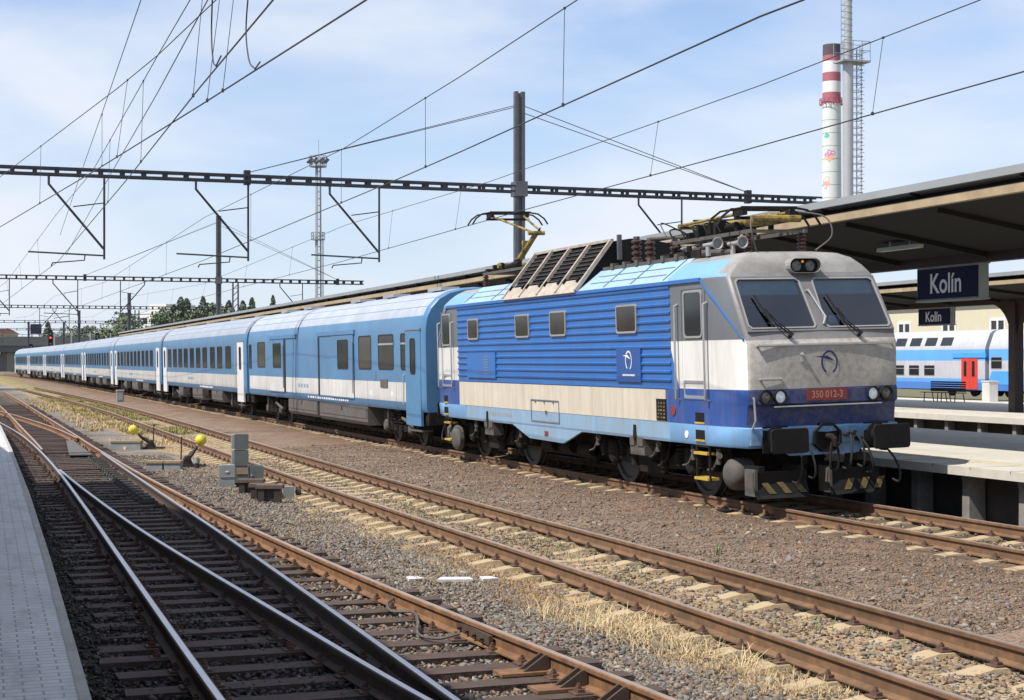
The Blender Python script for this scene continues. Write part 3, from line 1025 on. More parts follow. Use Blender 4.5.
tt = thing('railway_turnout', 'turnout of crossing shiny rails on dark wooden sleepers beside the left platform', 'turnout')
RA = [(1.60, 4), (1.64, 7), (1.70, 11), (1.84, 18.2), (2.0, 26), (2.12, 33.2), (2.18, 42.3), (2.13, 50), (1.86, 60), (1.3, 74), (.4, 90)]
RD = [(4.75, 5), (4.62, 7.5), (4.45, 10), (4.10, 15), (3.86, 20), (3.63, 30), (3.60, 41), (3.68, 52), (3.76, 66), (3.9, 90), (4.0, 125)]
RC = [(3.02, 5), (3.09, 7.5), (3.15, 10.2), (3.21, 13), (3.32, 19), (3.42, 29), (3.50, 36), (3.55, 40)]
RB = [(3.36, 5), (3.18, 7.5), (2.97, 10.1), (2.77, 13.8), (2.41, 21.5), (2.24, 29), (2.18, 34)]
RAP = [(2.27, 42), (2.31, 46), (2.36, 54), (2.46, 68), (2.52, 85), (2.55, 125)]
RDP = [(3.58, 48), (3.46, 54), (3.05, 63), (2.62, 70), (1.9, 80), (1.0, 92)]
for nm, pts, mm_ in (('rail', RA, 'rail_dark'), ('rail', RD, 'rail_side'), ('rail', RC, 'rail_dark'), ('rail', RB, 'rail_dark'), ('rail', RAP, 'rail_side'), ('rail', RDP, 'rail_side')):
    dz = -0.002 * (0 if pts in (RA, RD) else 1)
    rail_mesh(pts, 0.6, dz, nm, [M[mm_], M['rail_top_dull' if pts in (RD, RAP, RDP) else 'rail_top']], tt)


def interp(pts, y):
    p = sorted(pts, key=lambda q: q[1])
    return float(np.interp(y, [q[1] for q in p], [q[0] for q in p]))


k = 0
rest = MB()
y = 5.2
while y < 92:
    xl = interp(RA, y) - .55 if y < 60 else interp(RAP, y) - .7
    xr = interp(RD, y) + .52
    mb = sleeper_wood(xr - xl, .25, .012)
    rails_here = [interp(RA, y), interp(RD, y)] if y < 60 else [interp(RAP, y), interp(RD, y)]
    if y < 40: rails_here.append(interp(RC, y))
    if y < 33: rails_here.append(interp(RB, y))
    cx = (xl + xr) / 2
    for q in rails_here:
        clip(mb, q - cx, 0)
    T = Matrix.Translation((cx + random.uniform(-.05, .05), y, -.162 + random.uniform(-.006, .004))) @ Matrix.Rotation(random.uniform(-.015, .015), 4, 'Z')
    if k < 98:
        o = mb.build('sleeper', [M['wood'], M['clip']], tt)
        o.matrix_local = T
    else:
        rest.add(mb.v, mb.f, mb.m, T)
    k += 1
    y += 0.60
o = rest.build('sleepers', [M['wood'], M['clip']], tt)
o['kind'] = 'stuff'
# slide chairs under the point blades: a comb of plates on the right, a sheet-covered heel on the left
for y in np.arange(27.4, 39.6, 0.60):
    x = interp(RC, y)
    mb = MB()
    mb.box(x - .36, x - .06, y - .09, y + .09, -.155, -.125)
    mb.box(x - .30, x - .10, y - .04, y + .04, -.125, -.085)
    mb.cyl((x - .33, y, -.12), (x - .33, y, -.05), .03, n=8)
    mb.build('slide_chair', M['gear'], tt)
for pl in (RDP, RAP):
    pass
mb = MB()
mb.prism([(2.86, 41.0), (3.42, 41.0), (3.50, 48.5), (3.30, 48.5)], 'z', -.13, -.10)
mb.build('heel_plate', M['undergrey'], tt)
# stretcher bars
for y in (35.2, 41.6):
    MB().bar((2.1, y, -.10), (3.7, y + .1, -.10), .05, .03).build('stretcher_bar', M['iron'], tt)
# braces and fishplates of the nearest rusty rail
for y in (9.5, 10.15, 10.8, 11.45):
    x = interp(RD, y)
    for dy in (-.05, .05):
        MB().prism([(x - .24, -.145), (x - .02, -.145), (x - .02, -.025), (x - .06, -.025)], 'y', y + dy - .012, y + dy + .012).build('rail_brace', M['rail_dark'], tt)
    MB().box(x - .42, x + .05, y - .11, y + .11, -.162, -.140).build('base_plate', M['rail_side'], tt)
x = interp(RD, 12.9)
mb = MB().box(x - .05, x - .014, 12.45, 13.35, -.125, -.045)
for q in (12.6, 12.8, 13.0, 13.2):
    mb.cyl((x - .045, q, -.085), (x - .085, q, -.085), .022, n=6)
mb.build('fishplate', M['rail_dark'], tt)
x = interp(RD, 14.2)
for s in (0, .05):
    pts = [(x - .06, 15.0, -.08), (x - .16, 14.9, -.12), (x - .22, 14.5 + s, -.13), (x - .10, 14.2, -.10), (x - .20, 13.7, -.11 - s), (x - .34, 13.2 - s, -.13), (x - .25, 12.9, -.12), (x - .08, 12.85, -.08)]
    MB().tube(spl(pts), .013, 6).build('bond_cable', M['gear'], tt)
MB().bar((2.02, 10.1, -.145), (2.30, 8.3, -.145), .10, .015).build('loose_plate', M['undergrey'], tt)


# ------------------------------------------------------------------ loose ballast stones and grasses
def rock_shapes(n):
    out = []
    base = np.array([(-1, -1, -1), (1, -1, -1), (1, 1, -1), (-1, 1, -1), (-1, -1, 1), (1, -1, 1), (1, 1, 1), (-1, 1, 1)], float)
    for _ in range(n):
        v = (base * RNG.uniform(.35, 1.05, (8, 1)) + RNG.uniform(-.35, .35, (8, 3))) * RNG.uniform(.6, 1.25, (1, 3))
        out.append(v)
    return np.array(out)


ROCKF = np.array([(0, 3, 2, 1), (4, 5, 6, 7), (0, 1, 5, 4), (1, 2, 6, 5), (2, 3, 7, 6), (3, 0, 4, 7)])


def scatter_stones(name, label, X, Y, size, mats, probs, zoff=0.0):
    n = len(X)
    sh = rock_shapes(40)[RNG.integers(0, 40, n)]
    a = RNG.uniform(0, 2 * pi, n)
    tl = RNG.uniform(-.5, .5, n)
    sc = size[:, None] * RNG.uniform(.7, 1.3, (n, 3)) * np.array([1, 1, .75])
    v = sh * sc[:, None, :]
    # tilt about x then turn about z
    y_ = v[..., 1] * np.cos(tl)[:, None] - v[..., 2] * np.sin(tl)[:, None]
    z_ = v[..., 1] * np.sin(tl)[:, None] + v[..., 2] * np.cos(tl)[:, None]
    x2 = v[..., 0] * np.cos(a)[:, None] - y_ * np.sin(a)[:, None]
    y2 = v[..., 0] * np.sin(a)[:, None] + y_ * np.cos(a)[:, None]
    P = np.stack([x2 + X[:, None], y2 + Y[:, None], z_ + (ground_z(X, Y) + zoff + size * .3)[:, None]], -1).reshape(-1, 3)
    Fc = (np.arange(n)[:, None, None] * 8 + ROCKF[None]).reshape(-1, 4)
    me = bpy.data.meshes.new(name)
    me.vertices.add(len(P)); me.vertices.foreach_set('co', P.ravel())
    me.loops.add(Fc.size); me.loops.foreach_set('vertex_index', Fc.ravel().astype(np.int32))
    me.polygons.add(len(Fc))
    me.polygons.foreach_set('loop_start', np.arange(0, Fc.size, 4, dtype=np.int32))
    for m_ in mats: me.materials.append(m_)
    mi = RNG.choice(len(mats), n, p=probs)
    me.polygons.foreach_set('material_index', np.repeat(mi, 6).astype(np.int32))
    me.update(calc_edges=True)
    me.validate()
    o = bpy.data.objects.new(name, me)
    COL.objects.link(o)
    return tag(o, label, None, None, 'stuff')


def field(n, x0, x1, y0, y1, power=1.6):
    """points, denser towards the camera"""
    u = RNG.random(n)
    Y = y0 + (y1 - y0) * u ** power
    X = RNG.uniform(x0, x1, n)
    return X, Y


RDx = np.array([q[0] for q in sorted(RD, key=lambda q: q[1])]); RDy = np.array(sorted([q[1] for q in RD]))
STM = [M['stone_a'], M['stone_b'], M['stone_c'], M['stone_d']]
X, Y = field(52000, 0.9, 5.3, 7.5, 42, 1.9)
sz = RNG.uniform(.010, .025, len(X))
shade_side = X + .9 * (vnoise(X, Y, .8, 61) - .5) < 3.5  # canopy shade painted in: stones on this side get near-black colours, ragged edge
scatter_stones('ballast_stones', 'grey brown ballast stones between the turnout sleepers', X[~shade_side], Y[~shade_side], sz[~shade_side], STM, [.30, .36, .12, .22], .008)
scatter_stones('shade_dark_stones', 'ballast stones coloured darker for the canopy shade along the shiny rails by the platform', X[shade_side], Y[shade_side], sz[shade_side], [M['stone_d'], M['stone_shade'], M['stone_a']], [.2, .77, .03], .028)
X, Y = field(62000, 4.2, 6.25, 8, 38, 1.8)
k_ = X > np.interp(Y, RDy, RDx) + .2
X, Y = X[k_], Y[k_]
keep = (X < 5.65 + .5 * (vnoise(X, Y, 1.1, 5) - .5)) | (RNG.random(len(X)) < .25)
X, Y = X[keep], Y[keep]
scatter_stones('gravel', 'loose grey gravel in the strip right of the turnout', X, Y, RNG.uniform(.007, .021, len(X)) + .012 * (RNG.random(len(X)) > .97), STM, [.46, .28, .12, .14])
X, Y = field(46000, 8.0, 11.45, 12, 45, 1.7)
scatter_stones('fine_gravel', 'fine brown gravel between the train and the rusty track', X, Y, RNG.uniform(.006, .016, len(X)) + .02 * (RNG.random(len(X)) > .985), STM, [.14, .68, .06, .12])
X, Y = field(700, 8.1, 11.2, 12, 40, 1.5)
scatter_stones('scattered_stones', 'larger grey stones scattered over the brown gravel before the train', X, Y, RNG.uniform(.018, .04, len(X)), STM, [.4, .35, .15, .10], -.006)
X, Y = field(9000, 6.35, 7.85, 8, 40, 1.6)
scatter_stones('trackbed_stones', 'small brown stones between the rails of the rusty track', X, Y, RNG.uniform(.01, .024, len(X)), STM, [.15, .5, .25, .10])
X, Y = field(2600, 11.7, 14.6, 12, 36, 1.6)
scatter_stones('rusty_stones', 'rusty brown stones at the foot of the train rails', X, Y, RNG.uniform(.012, .026, len(X)), STM, [.1, .6, .1, .2], .01)


def grass(name, label, X, Y, h, m, wd=.006, lean=.6, zoff=0.0):
    n = len(X)
    a = RNG.uniform(0, 2 * pi, n)
    l = RNG.uniform(.15, 1, n) * lean
    dx, dy = np.cos(a), np.sin(a)
    z0 = ground_z(X, Y) - .01 + zoff
    px, py = -dy * wd, dx * wd
    rows = []
    for f, wf in ((0, 1), (.45, .8), (.8, .5)):
        ox, oy = dx * h * l * f * f, dy * h * l * f * f
        zz = z0 + h * f * (1 - .35 * l * f)
        rows.append(np.stack([X + ox - px * wf, Y + oy - py * wf, zz], -1))
        rows.append(np.stack([X + ox + px * wf, Y + oy + py * wf, zz], -1))
    tip = np.stack([X + dx * h * l, Y + dy * h * l, z0 + h * (1 - .4 * l)], -1)
    P = np.stack(rows + [tip], 1).reshape(-1, 3)
    b = np.arange(n)[:, None] * 7
    q = np.concatenate([b + np.array([0, 1, 3, 2]), b + np.array([2, 3, 5, 4])], 0)
    tr = b + np.array([4, 5, 6])
    loops = np.concatenate([q.ravel(), tr.ravel()]).astype(np.int32)
    starts = np.concatenate([np.arange(len(q)) * 4, len(q) * 4 + np.arange(len(tr)) * 3]).astype(np.int32)
    me = bpy.data.meshes.new(name)
    me.vertices.add(len(P)); me.vertices.foreach_set('co', P.ravel())
    me.loops.add(len(loops)); me.loops.foreach_set('vertex_index', loops)
    me.polygons.add(len(starts)); me.polygons.foreach_set('loop_start', starts)
    me.materials.append(m)
    me.update(calc_edges=True)
    me.validate()
    o = bpy.data.objects.new(name, me)
    COL.objects.link(o)
    return tag(o, label, None, None, 'stuff')


def clumps(cs, per, spread):
    X, Y = [], []
    for (x, y, s) in cs:
        n = int(per * s)
        X.append(RNG.normal(x, spread * s * .55, n)); Y.append(RNG.normal(y, spread * s, n))
    return np.concatenate(X), np.concatenate(Y)


# dry tufts along the near rail of the rusty track
cl = [(5.95, 11.2, 1.0), (5.85, 12.0, 1.3), (5.75, 12.6, 1.5), (5.7, 13.2, 1.6), (5.65, 13.9, 1.2), (5.85, 12.9, 1.2), (6.0, 13.6, 1.1), (5.9, 10.3, .7), (6.0, 14.6, .9)]
X, Y = clumps(cl, 240, .30)
grass('dry_grass', 'long pale dry grass lying against the near rusty rail', X, Y, RNG.uniform(.05, .22, len(X)) * RNG.uniform(.4, 1, len(X)), M['dry_grass'], .0032, 2.1)
X, Y = clumps([(5.80, 12.1, .7), (5.62, 12.7, .9), (5.50, 13.3, .8), (5.8, 13.7, .7), (5.95, 11.3, .4), (5.4, 14.4, .5)], 190, .27)
grass('straw', 'loose tufts of long bleached straw fallen over the gravel', X, Y, RNG.uniform(.06, .36, len(X)) * RNG.uniform(.4, 1, len(X)), M['straw'], .003, 1.9)
X, Y = clumps([(5.55, 15.0, 1.2), (5.7, 15.6, 1.3), (5.85, 16.4, 1.2), (5.75, 17.4, 1.0), (5.9, 18.5, 1.1), (5.8, 19.6, .9)], 520, .3)
grass('brown_grass', 'short reddish brown grass near the white boards', X, Y, RNG.uniform(.03, .10, len(X)), M['brown_grass'], .0028, 1.5)
X, Y = field(26000, 5.4, 6.25, 8, 60, 1.5)
k_ = (vnoise(X, Y, .9, 9) > .45)
grass('short_dry_grass', 'thin dry grass along the rusty track', X[k_], Y[k_], RNG.uniform(.02, .08, k_.sum()), M['dry_grass'], .003, 1.4)
X, Y = field(26000, 4.3, 6.3, 13, 40, 1.5)
k_ = (vnoise(X, Y, 1.7, 51) + .5 * vnoise(X, Y, .5, 52) > .86) & (X > np.interp(Y, RDy, RDx) + .35)
grass('scattered_straw', 'thin scattered straw over the gravel right of the turnout', X[k_], Y[k_], RNG.uniform(.02, .09, k_.sum()), M['dry_grass'], .0028, 2.0)
X, Y = field(9000, 6.3, 8.6, 9, 60, 1.3)
k_ = (vnoise(X, Y, .8, 21) > .6)
grass('trackside_weeds', 'sparse green weeds growing between the rusty rails', X[k_], Y[k_], RNG.uniform(.03, .12, k_.sum()), M['green_grass'], .005, .8)
X, Y = field(26000, 5.7, 8.5, 48, 112, 1.0)
k_ = (vnoise(X, Y, 2.2, 31) > .35)
grass('far_weeds', 'yellow green weeds covering the far part of the rusty track', X[k_], Y[k_], RNG.uniform(.05, .18, k_.sum()), M['far_green'], .014, 1.0)
X, Y = field(16000, 4.6, 7.0, 45, 105, 1.0)
k_ = (vnoise(X, Y, 2.0, 41) > .5)
grass('far_dry_grass', 'dry yellow grass beside the far part of the rusty track', X[k_], Y[k_], RNG.uniform(.05, .18, k_.sum()), M['dry_grass'], .016, .7)
X, Y = field(9000, 40, 58, 60, 120, 1.0)
grass('lawn_strip', 'strip of green grass in front of the double deck train', X, Y, RNG.uniform(.15, .35, len(X)), M['green_grass'], .05, .6)
X, Y = field(1500, 8.1, 11.3, 12, 45, 1.4)
k_ = vnoise(X, Y, .7, 91) > .72
grass('gravel_weeds', 'sparse dry weeds in the brown gravel before the train', X[k_], Y[k_], RNG.uniform(.03, .12, k_.sum()), M['far_green'], .003, 1.2)
# a few individual weeds
for i, (px, py, h, lab) in enumerate([(718, 553, .22, 'small upright green weed beside the far rusty rail, right of the white boards'), (583, 467, .26, 'low green weed in the brown gravel in front of the locomotive'),
                                       (745, 603, .10, 'tiny green weed at the rusty rail below the front of the locomotive')]):
    p = at_z(px, py, -.17)
    n = 16
    X = RNG.normal(p.x, .025, n); Y = RNG.normal(p.y, .025, n)
    o = grass('weed_plant', None, X, Y, RNG.uniform(.4, 1, n) * h, M['green_grass'], .006, .5)
    del o['kind']
    tag(o, lab, 'weed', 'weeds in the gravel')


# ------------------------------------------------------------------ locomotive
loco = thing('electric_locomotive', 'blue and white electric locomotive with a grey cab at the head of the train', 'locomotive', (12.65, 21.35, 0.0))
loco.rotation_euler = (0, -0.028, 0)
loco.scale = (0.965, 1, 1)
LL = 16.1


def hw(y):
    return 1.33 + 0.13 * min(1.0, max(0, y) / 1.2)


CABROWS = [(.93, .12, 1.29, 1.43), (.98, .05, 1.32, 1.455), (1.235, .0, 1.33, 1.46), (1.245, .09, 1.33, 1.46), (1.56, .05, 1.33, 1.46), (1.60, -.015, 1.33, 1.46),
           (1.795, -.015, 1.33, 1.46), (1.80, .0, 1.33, 1.46), (2.50, -.01, 1.335, 1.46), (2.56, .035, 1.335, 1.46), (2.70, .08, 1.36, 1.46),
           (3.52, .60, 1.34, 1.46), (3.545, .62, 1.33, 1.46), (3.60, .65, 1.30, 1.43), (3.72, .69, 1.18, 1.28), (3.84, .76, 1.02, 1.10), (3.92, .90, .80, .95), (3.955, 1.15, .55, .65)]


def cab_shell(T):
    mb = MB()
    rings = []
    for z, yf, wf, wb in CABROWS:
        half = [(-wb, 2.58), (-wb, 1.2), (-(wf + wb) / 2 - .01, .6 + yf * .45), (-wf, yf + .06), (-wf + .02, yf + .02), (-wf + .06, yf), (-wf * .5, yf - .02), (0, yf - .03)]
        ring = half + [(-x, y) for x, y in reversed(half[:-1])]
        rings.append([(x, y, z) for x, y in ring])
    n = len(rings[0])
    vs = [p for r in rings for p in r]
    fs, ms = [], []
    for k in range(len(rings) - 1):
        for i in range(n - 1):
            fs.append((k * n + i, k * n + i + 1, (k + 1) * n + i + 1, (k + 1) * n + i))
            side = i < 3 or i >= n - 4
            if CABROWS[k][0] == 2.70 and 5 <= i < n - 6:
                fs.pop()
                continue            # opening for the windscreens
            if CABROWS[k][0] >= 3.60:
                # sloping roof edge: light blue at the side, dull grey in front and above
                ms.append((0 if (i < 2 or i >= n - 3) and CABROWS[k][0] < 3.84 else 2))
            else:
                ms.append(0 if side else 1)
    top = len(rings) - 1
    fs.append(tuple(top * n + i for i in range(n)))
    ms.append(2)
    mb.add(vs, fs, ms, T)
    return mb


I4 = Matrix.Identity(4)
MIR = Matrix.Translation((0, LL, 0)) @ Matrix.Rotation(pi, 4, 'Z')


def ydir(T, o):
    o.matrix_local = T
    return o


cabF = cab_shell(I4).build('cab', [M['cab_side'], M['cab_front'], M['cab_roof']], loco, smooth=True)
cabR = cabF.copy(); COL.objects.link(cabR); cabR.parent = loco; cabR.matrix_local = MIR

# body between the cabs
Y0, Y1 = 2.58, LL - 2.58
mb = MB()
prof = [(-1.44, .93), (-1.455, .98), (-1.455, 1.79), (-1.43, 1.80), (-1.43, 3.55)]
ring = prof + [(-x, z) for x, z in reversed(prof)]
mb.prism(ring, 'y', Y0, Y1)
mb.build('body', [M['body_low']], loco)


def rib_panel(side):
    mb = MB()
    zs = []
    z = 1.83
    pr_ = [(1.43, 1.80), (1.462, 1.80)]
    nrib = 12
    pitch = (3.50 - 1.84) / nrib
    for k in range(nrib):
        zb = 1.84 + k * pitch
        pr_ += [(1.462, zb), (1.462, zb + pitch * .50), (1.482, zb + pitch * .58), (1.488, zb + pitch * .80), (1.462, zb + pitch * .92)]
    pr_ += [(1.462, 3.50), (1.43, 3.50)]
    poly = [(side * x, z) for x, z in pr_]
    mb.prism(poly, 'y', Y0 - .12, 14.0)
    return mb.build('ribbed_side_panel', M['blue'], loco)


rib_panel(-1)
rib_panel(1)
for s in (-1, 1):
    # cream stripe along the lower side
    MB().box(*sorted((s * 1.452, s * 1.461)), 2.72, 13.98, 1.255, 1.785).build('cream_stripe', M['cream'], loco)
    # hanging skirt between the bogies
    mb = MB()
    mb.prism([(10.35, .93), (9.35, .69), (7.45, .67), (6.5, .93)], 'x', s * 1.455, s * 1.40)
    mb.build('skirt_flap', M['body_low'], loco)
    # blue cant rail that turns down in front of the cab doors
    mb = MB()
    for a, b, da, db in (((1.30, 3.50), (LL - 1.30, 3.50), None, None),):
        mb.box(*sorted((s * 1.462, s * 1.492)), 1.32, LL - 1.32, 3.505, 3.565)
    for fl in (0, 1):
        for k in range(6):
            ya, yb = 1.32 - 1.2 * k / 6, 1.32 - 1.2 * (k + 1) / 6
            za, zb = 3.505 - .95 * k / 6, 3.505 - .95 * (k + 1) / 6

            def xx(y, z):
                return s * (hw(y) + .022)
            ya_, yb_ = (ya, yb) if not fl else (LL - ya, LL - yb)
            hh = .028
            vs = [(xx(ya, za), ya_, za), (xx(yb, zb), yb_, zb), (xx(yb, zb), yb_, zb + hh), (xx(ya, za), ya_, za + hh)]
            vs += [(v[0] - s * .05, v[1], v[2]) for v in vs]
            mb.add(vs, [(0, 1, 2, 3), (4, 7, 6, 5), (0, 4, 5, 1), (3, 2, 6, 7)], 0)
    mb.build('cant_rail', M['blue'], loco)
# roof: light blue sloping edge panels and a grey deck
mb = MB()
ring = [(-1.47, 3.56), (-.95, 3.94), (.95, 3.94), (1.47, 3.56)]
vs = [(x, y, z) for y in (2.5, LL - 2.5) for x, z in ring]
mb.add(vs, [(0, 1, 5, 4), (1, 2, 6, 5), (2, 3, 7, 6), (0, 3, 2, 1), (4, 5, 6, 7), (0, 4, 7, 3)], [0, 1, 0, 1, 1, 1])
for s in (-1, 1):
    for t_ in (.33, .66):
        xa, za = s * (1.47 - .52 * t_), 3.56 + .38 * t_
        for ya, yb in ((2.9, 6.2), (11.0, 13.4)):
            mb.bar((xa, ya, za + .004), (xa, yb, za + .004), .02, .016, 2)
    for ya in (2.75, 4.1, 5.3, 11.6):
        mb.bar((s * 1.44, ya, 3.59), (s * .97, ya, 3.935), .02, .016, 2)
mb.build('roof', [M['lblue_roof'], M['cab_roof'], M['seam']], loco)

# louvred ventilation housing
mb = MB()
hp = [(-1.50, 3.54), (-.68, 4.52), (-.3, 4.57), (.3, 4.52), (.68, 4.46), (1.50, 3.54)]
mb.prism([(x * .985, z - .015) for x, z in hp], 'y', 6.55, 10.6)
vent = mb.build('vent_housing', M['black'], loco)
ux = Vector((.82, 0, .98)).normalized()
LG = Vector((.82, 0, .98)).length
nrm = Vector((-.98, 0, .82)).normalized()
for s in (-1, 1):
    def PT(yy, tt, off=0.0):
        p = Vector((-1.50, 0, 3.54)) + ux * (tt * LG) + nrm * off
        return Vector((p.x if s < 0 else -p.x, yy, p.z))
    fb = MB()
    fb.bar(PT(6.5, .99, .02), PT(10.65, .99, .02), .07, .05)
    for yy in (6.52, 7.55, 8.58, 9.61, 10.63):
        fb.bar(PT(yy, .02, .022), PT(yy, .99, .022), .07, .07)
    fb.build('louvre_frame', M['beige'], vent)
    lb = MB()
    vs = [PT(6.52, -.01, .0), PT(10.63, -.01, .0), PT(10.63, .24, .0), PT(6.52, .24, .0), PT(6.52, -.01, .03), PT(10.63, -.01, .03), PT(10.63, .24, .03), PT(6.52, .24, .03)]
    lb.add(vs, [(0, 3, 2, 1), (4, 5, 6, 7), (0, 1, 5, 4), (2, 3, 7, 6), (1, 2, 6, 5), (3, 0, 4, 7)], 0)
    lb.build('louvre_panel', M['beige'], vent)
    sb = MB()
    for k in range(8):
        tt_ = .30 + .085 * k
        sb.bar(PT(6.53, tt_, -.005), PT(10.62, tt_, -.005), .045, .012)
    sb.build('louvre_slats', M['gear'], vent)
    for k, yy in enumerate((6.7, 7.4, 7.7, 8.45, 8.75, 9.5, 9.75, 10.5)):
        MB().bar(PT(yy, .18, .05), PT(yy, .26, .05), .05, .05).build('hinge', M['black'], vent)
MB().box(-.62, -.54, 6.40, 6.47, 4.15, 4.62).build('bracket', M['mast'], vent)
# walkway edge boards and bolts along the roof
for s in (-1, 1):
    mb = MB().box(s * .93 - .03, s * .93 + .03, 2.9, 6.4, 3.94, 4.0)
    for yy in np.arange(3.1, 6.4, .55):
        mb.box(s * .93 - .06, s * .93 + .06, yy, yy + .12, 3.94, 4.05)
    mb.build('roof_walkway', M['gear'], loco)


def insulator(x, y, z, h, r=.10, parent=None):
    r *= .8
    n = 5
    pr_ = [(0, r * .6)]
    for k in range(n):
        b = h * (k + .15) / n
        pr_ += [(b, r * .62), (b + h * .28 / n, r * 1.15), (b + h * .5 / n, r * 1.15), (b + h * .8 / n, r * .62)]
    pr_ += [(h, r * .55)]
    mb = MB().lathe((x, y, z), (0, 0, 1), pr_, 14, 0)
    mb.cyl((x, y, z + h), (x, y, z + h + .05), r * .7, n=10, m=1)
    return mb.build('insulator', [M['insul'], M['gear']], parent or loco, smooth=True)


# side windows of the machine room
def side_window(parent, y0, y1, z0, z1, x, mframe, mpane, r=.06, fr=.035, split=None, name='window', side=-1, proud=.012):
    o = rr(y0, y1, z0, z1, r)
    i = rr(y0 + fr, y1 - fr, z0 + fr, z1 - fr, max(.01, r - fr * .5))
    mb = MB().ring(o, i, 'x', side * (x - .02), side * (x + proud))
    if split:
        mb.box(*sorted((side * (x + .002), side * (x + proud))), y0 + fr * .5, y1 - fr * .5, split - .022, split + .022)
    wdo = mb.build(name, mframe, parent)
    MB().prism(i, 'x', side * (x - .018), side * (x + .004)).build('pane', mpane, wdo)
    return wdo


for ya, yb, za, zb in ((12.42, 13.16, 2.74, 3.21), (9.12, 9.95, 2.74, 3.22), (7.08, 7.93, 2.74, 3.23), (3.76, 4.64, 2.74, 3.24)):
    for sd in (-1, 1):
        side_window(loco, ya, yb, za, zb, 1.488, M['frame_grey'], M['glass_warm'], side=sd)
# service panels on the near side
pn = MB().box(-1.497, -1.43, 3.62, 4.66, 1.90, 2.48)
pn = pn.build('emblem_panel', M['navy_panel'], loco)
emblem('emblem', (-1.500, 4.12, 2.27), FACE_NX, .17, M['white_mark'], pn)
mb = MB()
for k in range(16):
    yy = 4.38 - k * .033
    mb.box(-1.5, -1.498, yy - .012, yy + .010, 2.0, 2.03)
mb.build('lettering', M['white_mark'], pn)
pn = MB().box(-1.497, -1.43, 11.28, 13.25, 1.89, 2.45).build('access_panel', M['blue'], loco)
mb = MB()
for k in range(7):
    mb.box(-1.502, -1.495, 11.75, 12.1, 1.98 + k * .06, 2.0 + k * .06)
mb.build('vent_slots', M['seam'], pn)
mb = MB()
mb.ring(rr(7.6, 9.2, 1.04, 1.49, .02), rr(7.64, 9.16, 1.07, 1.46, .02), 'x', -1.468, -1.458)
mb.box(-1.468, -1.458, 7.64, 9.16, 1.455, 1.475)
mb.bar((-1.48, 8.3, 1.20), (-1.48, 8.3, 1.28), .03, .03)
for q in (7.9, 8.4, 8.9):
    mb.bar((-1.472, q, 1.42), (-1.472, q, 1.45), .03, .02)
mb.build('battery_hatch', M['seam'], loco)
mb = MB().box(-1.470, -1.458, 2.70, 3.08, 1.27, 1.63)
lp = mb.build('data_plate', M['black'], loco)
mb = MB()
for k in range(5):
    for q in range(3):
        if random.random() < .85:
            mb.box(-1.473, -1.470, 2.74 + q * .11, 2.74 + q * .11 + random.uniform(.04, .09), 1.31 + k * .06, 1.335 + k * .06)
mb.build('lettering', M['ochre'], lp)
MB().cyl((-1.455, 2.42, 1.45), (-1.475, 2.42, 1.45), .085, n=18).build('round_cap', M['red_plate'], loco)
MB().cyl((-1.455, 1.95, .99 + .09), (-1.468, 1.95, 1.08), .06, n=14).build('lifting_mark', M['white_mark'], loco)
MB().box(-1.462, -1.453, 8.25, 8.45, .77, .87).build('red_socket', M['red_plate'], loco)
# painted number on the lower band
mb = MB()
for k in range(9):
    mb.box(-1.458, -1.456, 10.4 + k * .17, 10.4 + k * .17 + .09, 1.08, 1.15)
mb.build('lettering', M['frame_grey'], loco)
for yb in (4.0, 12.0):
    mb = MB()
    mb.prism([(yb - .06, .93), (yb - .04, 1.16), (yb + .05, 1.16), (yb + .08, .93)], 'x', -1.47, -1.45)
    mb.build('damper_slot', M['black'], loco)
    mb = MB().box(-1.44, -1.20, yb - .34, yb + .26, .64, .80).box(-1.46, -1.2, yb - .30, yb - .06, .80, .95).box(-1.46, -1.2, yb + .06, yb + .24, .80, .95)
    mb.build('damper_bracket', M['gear'], loco)

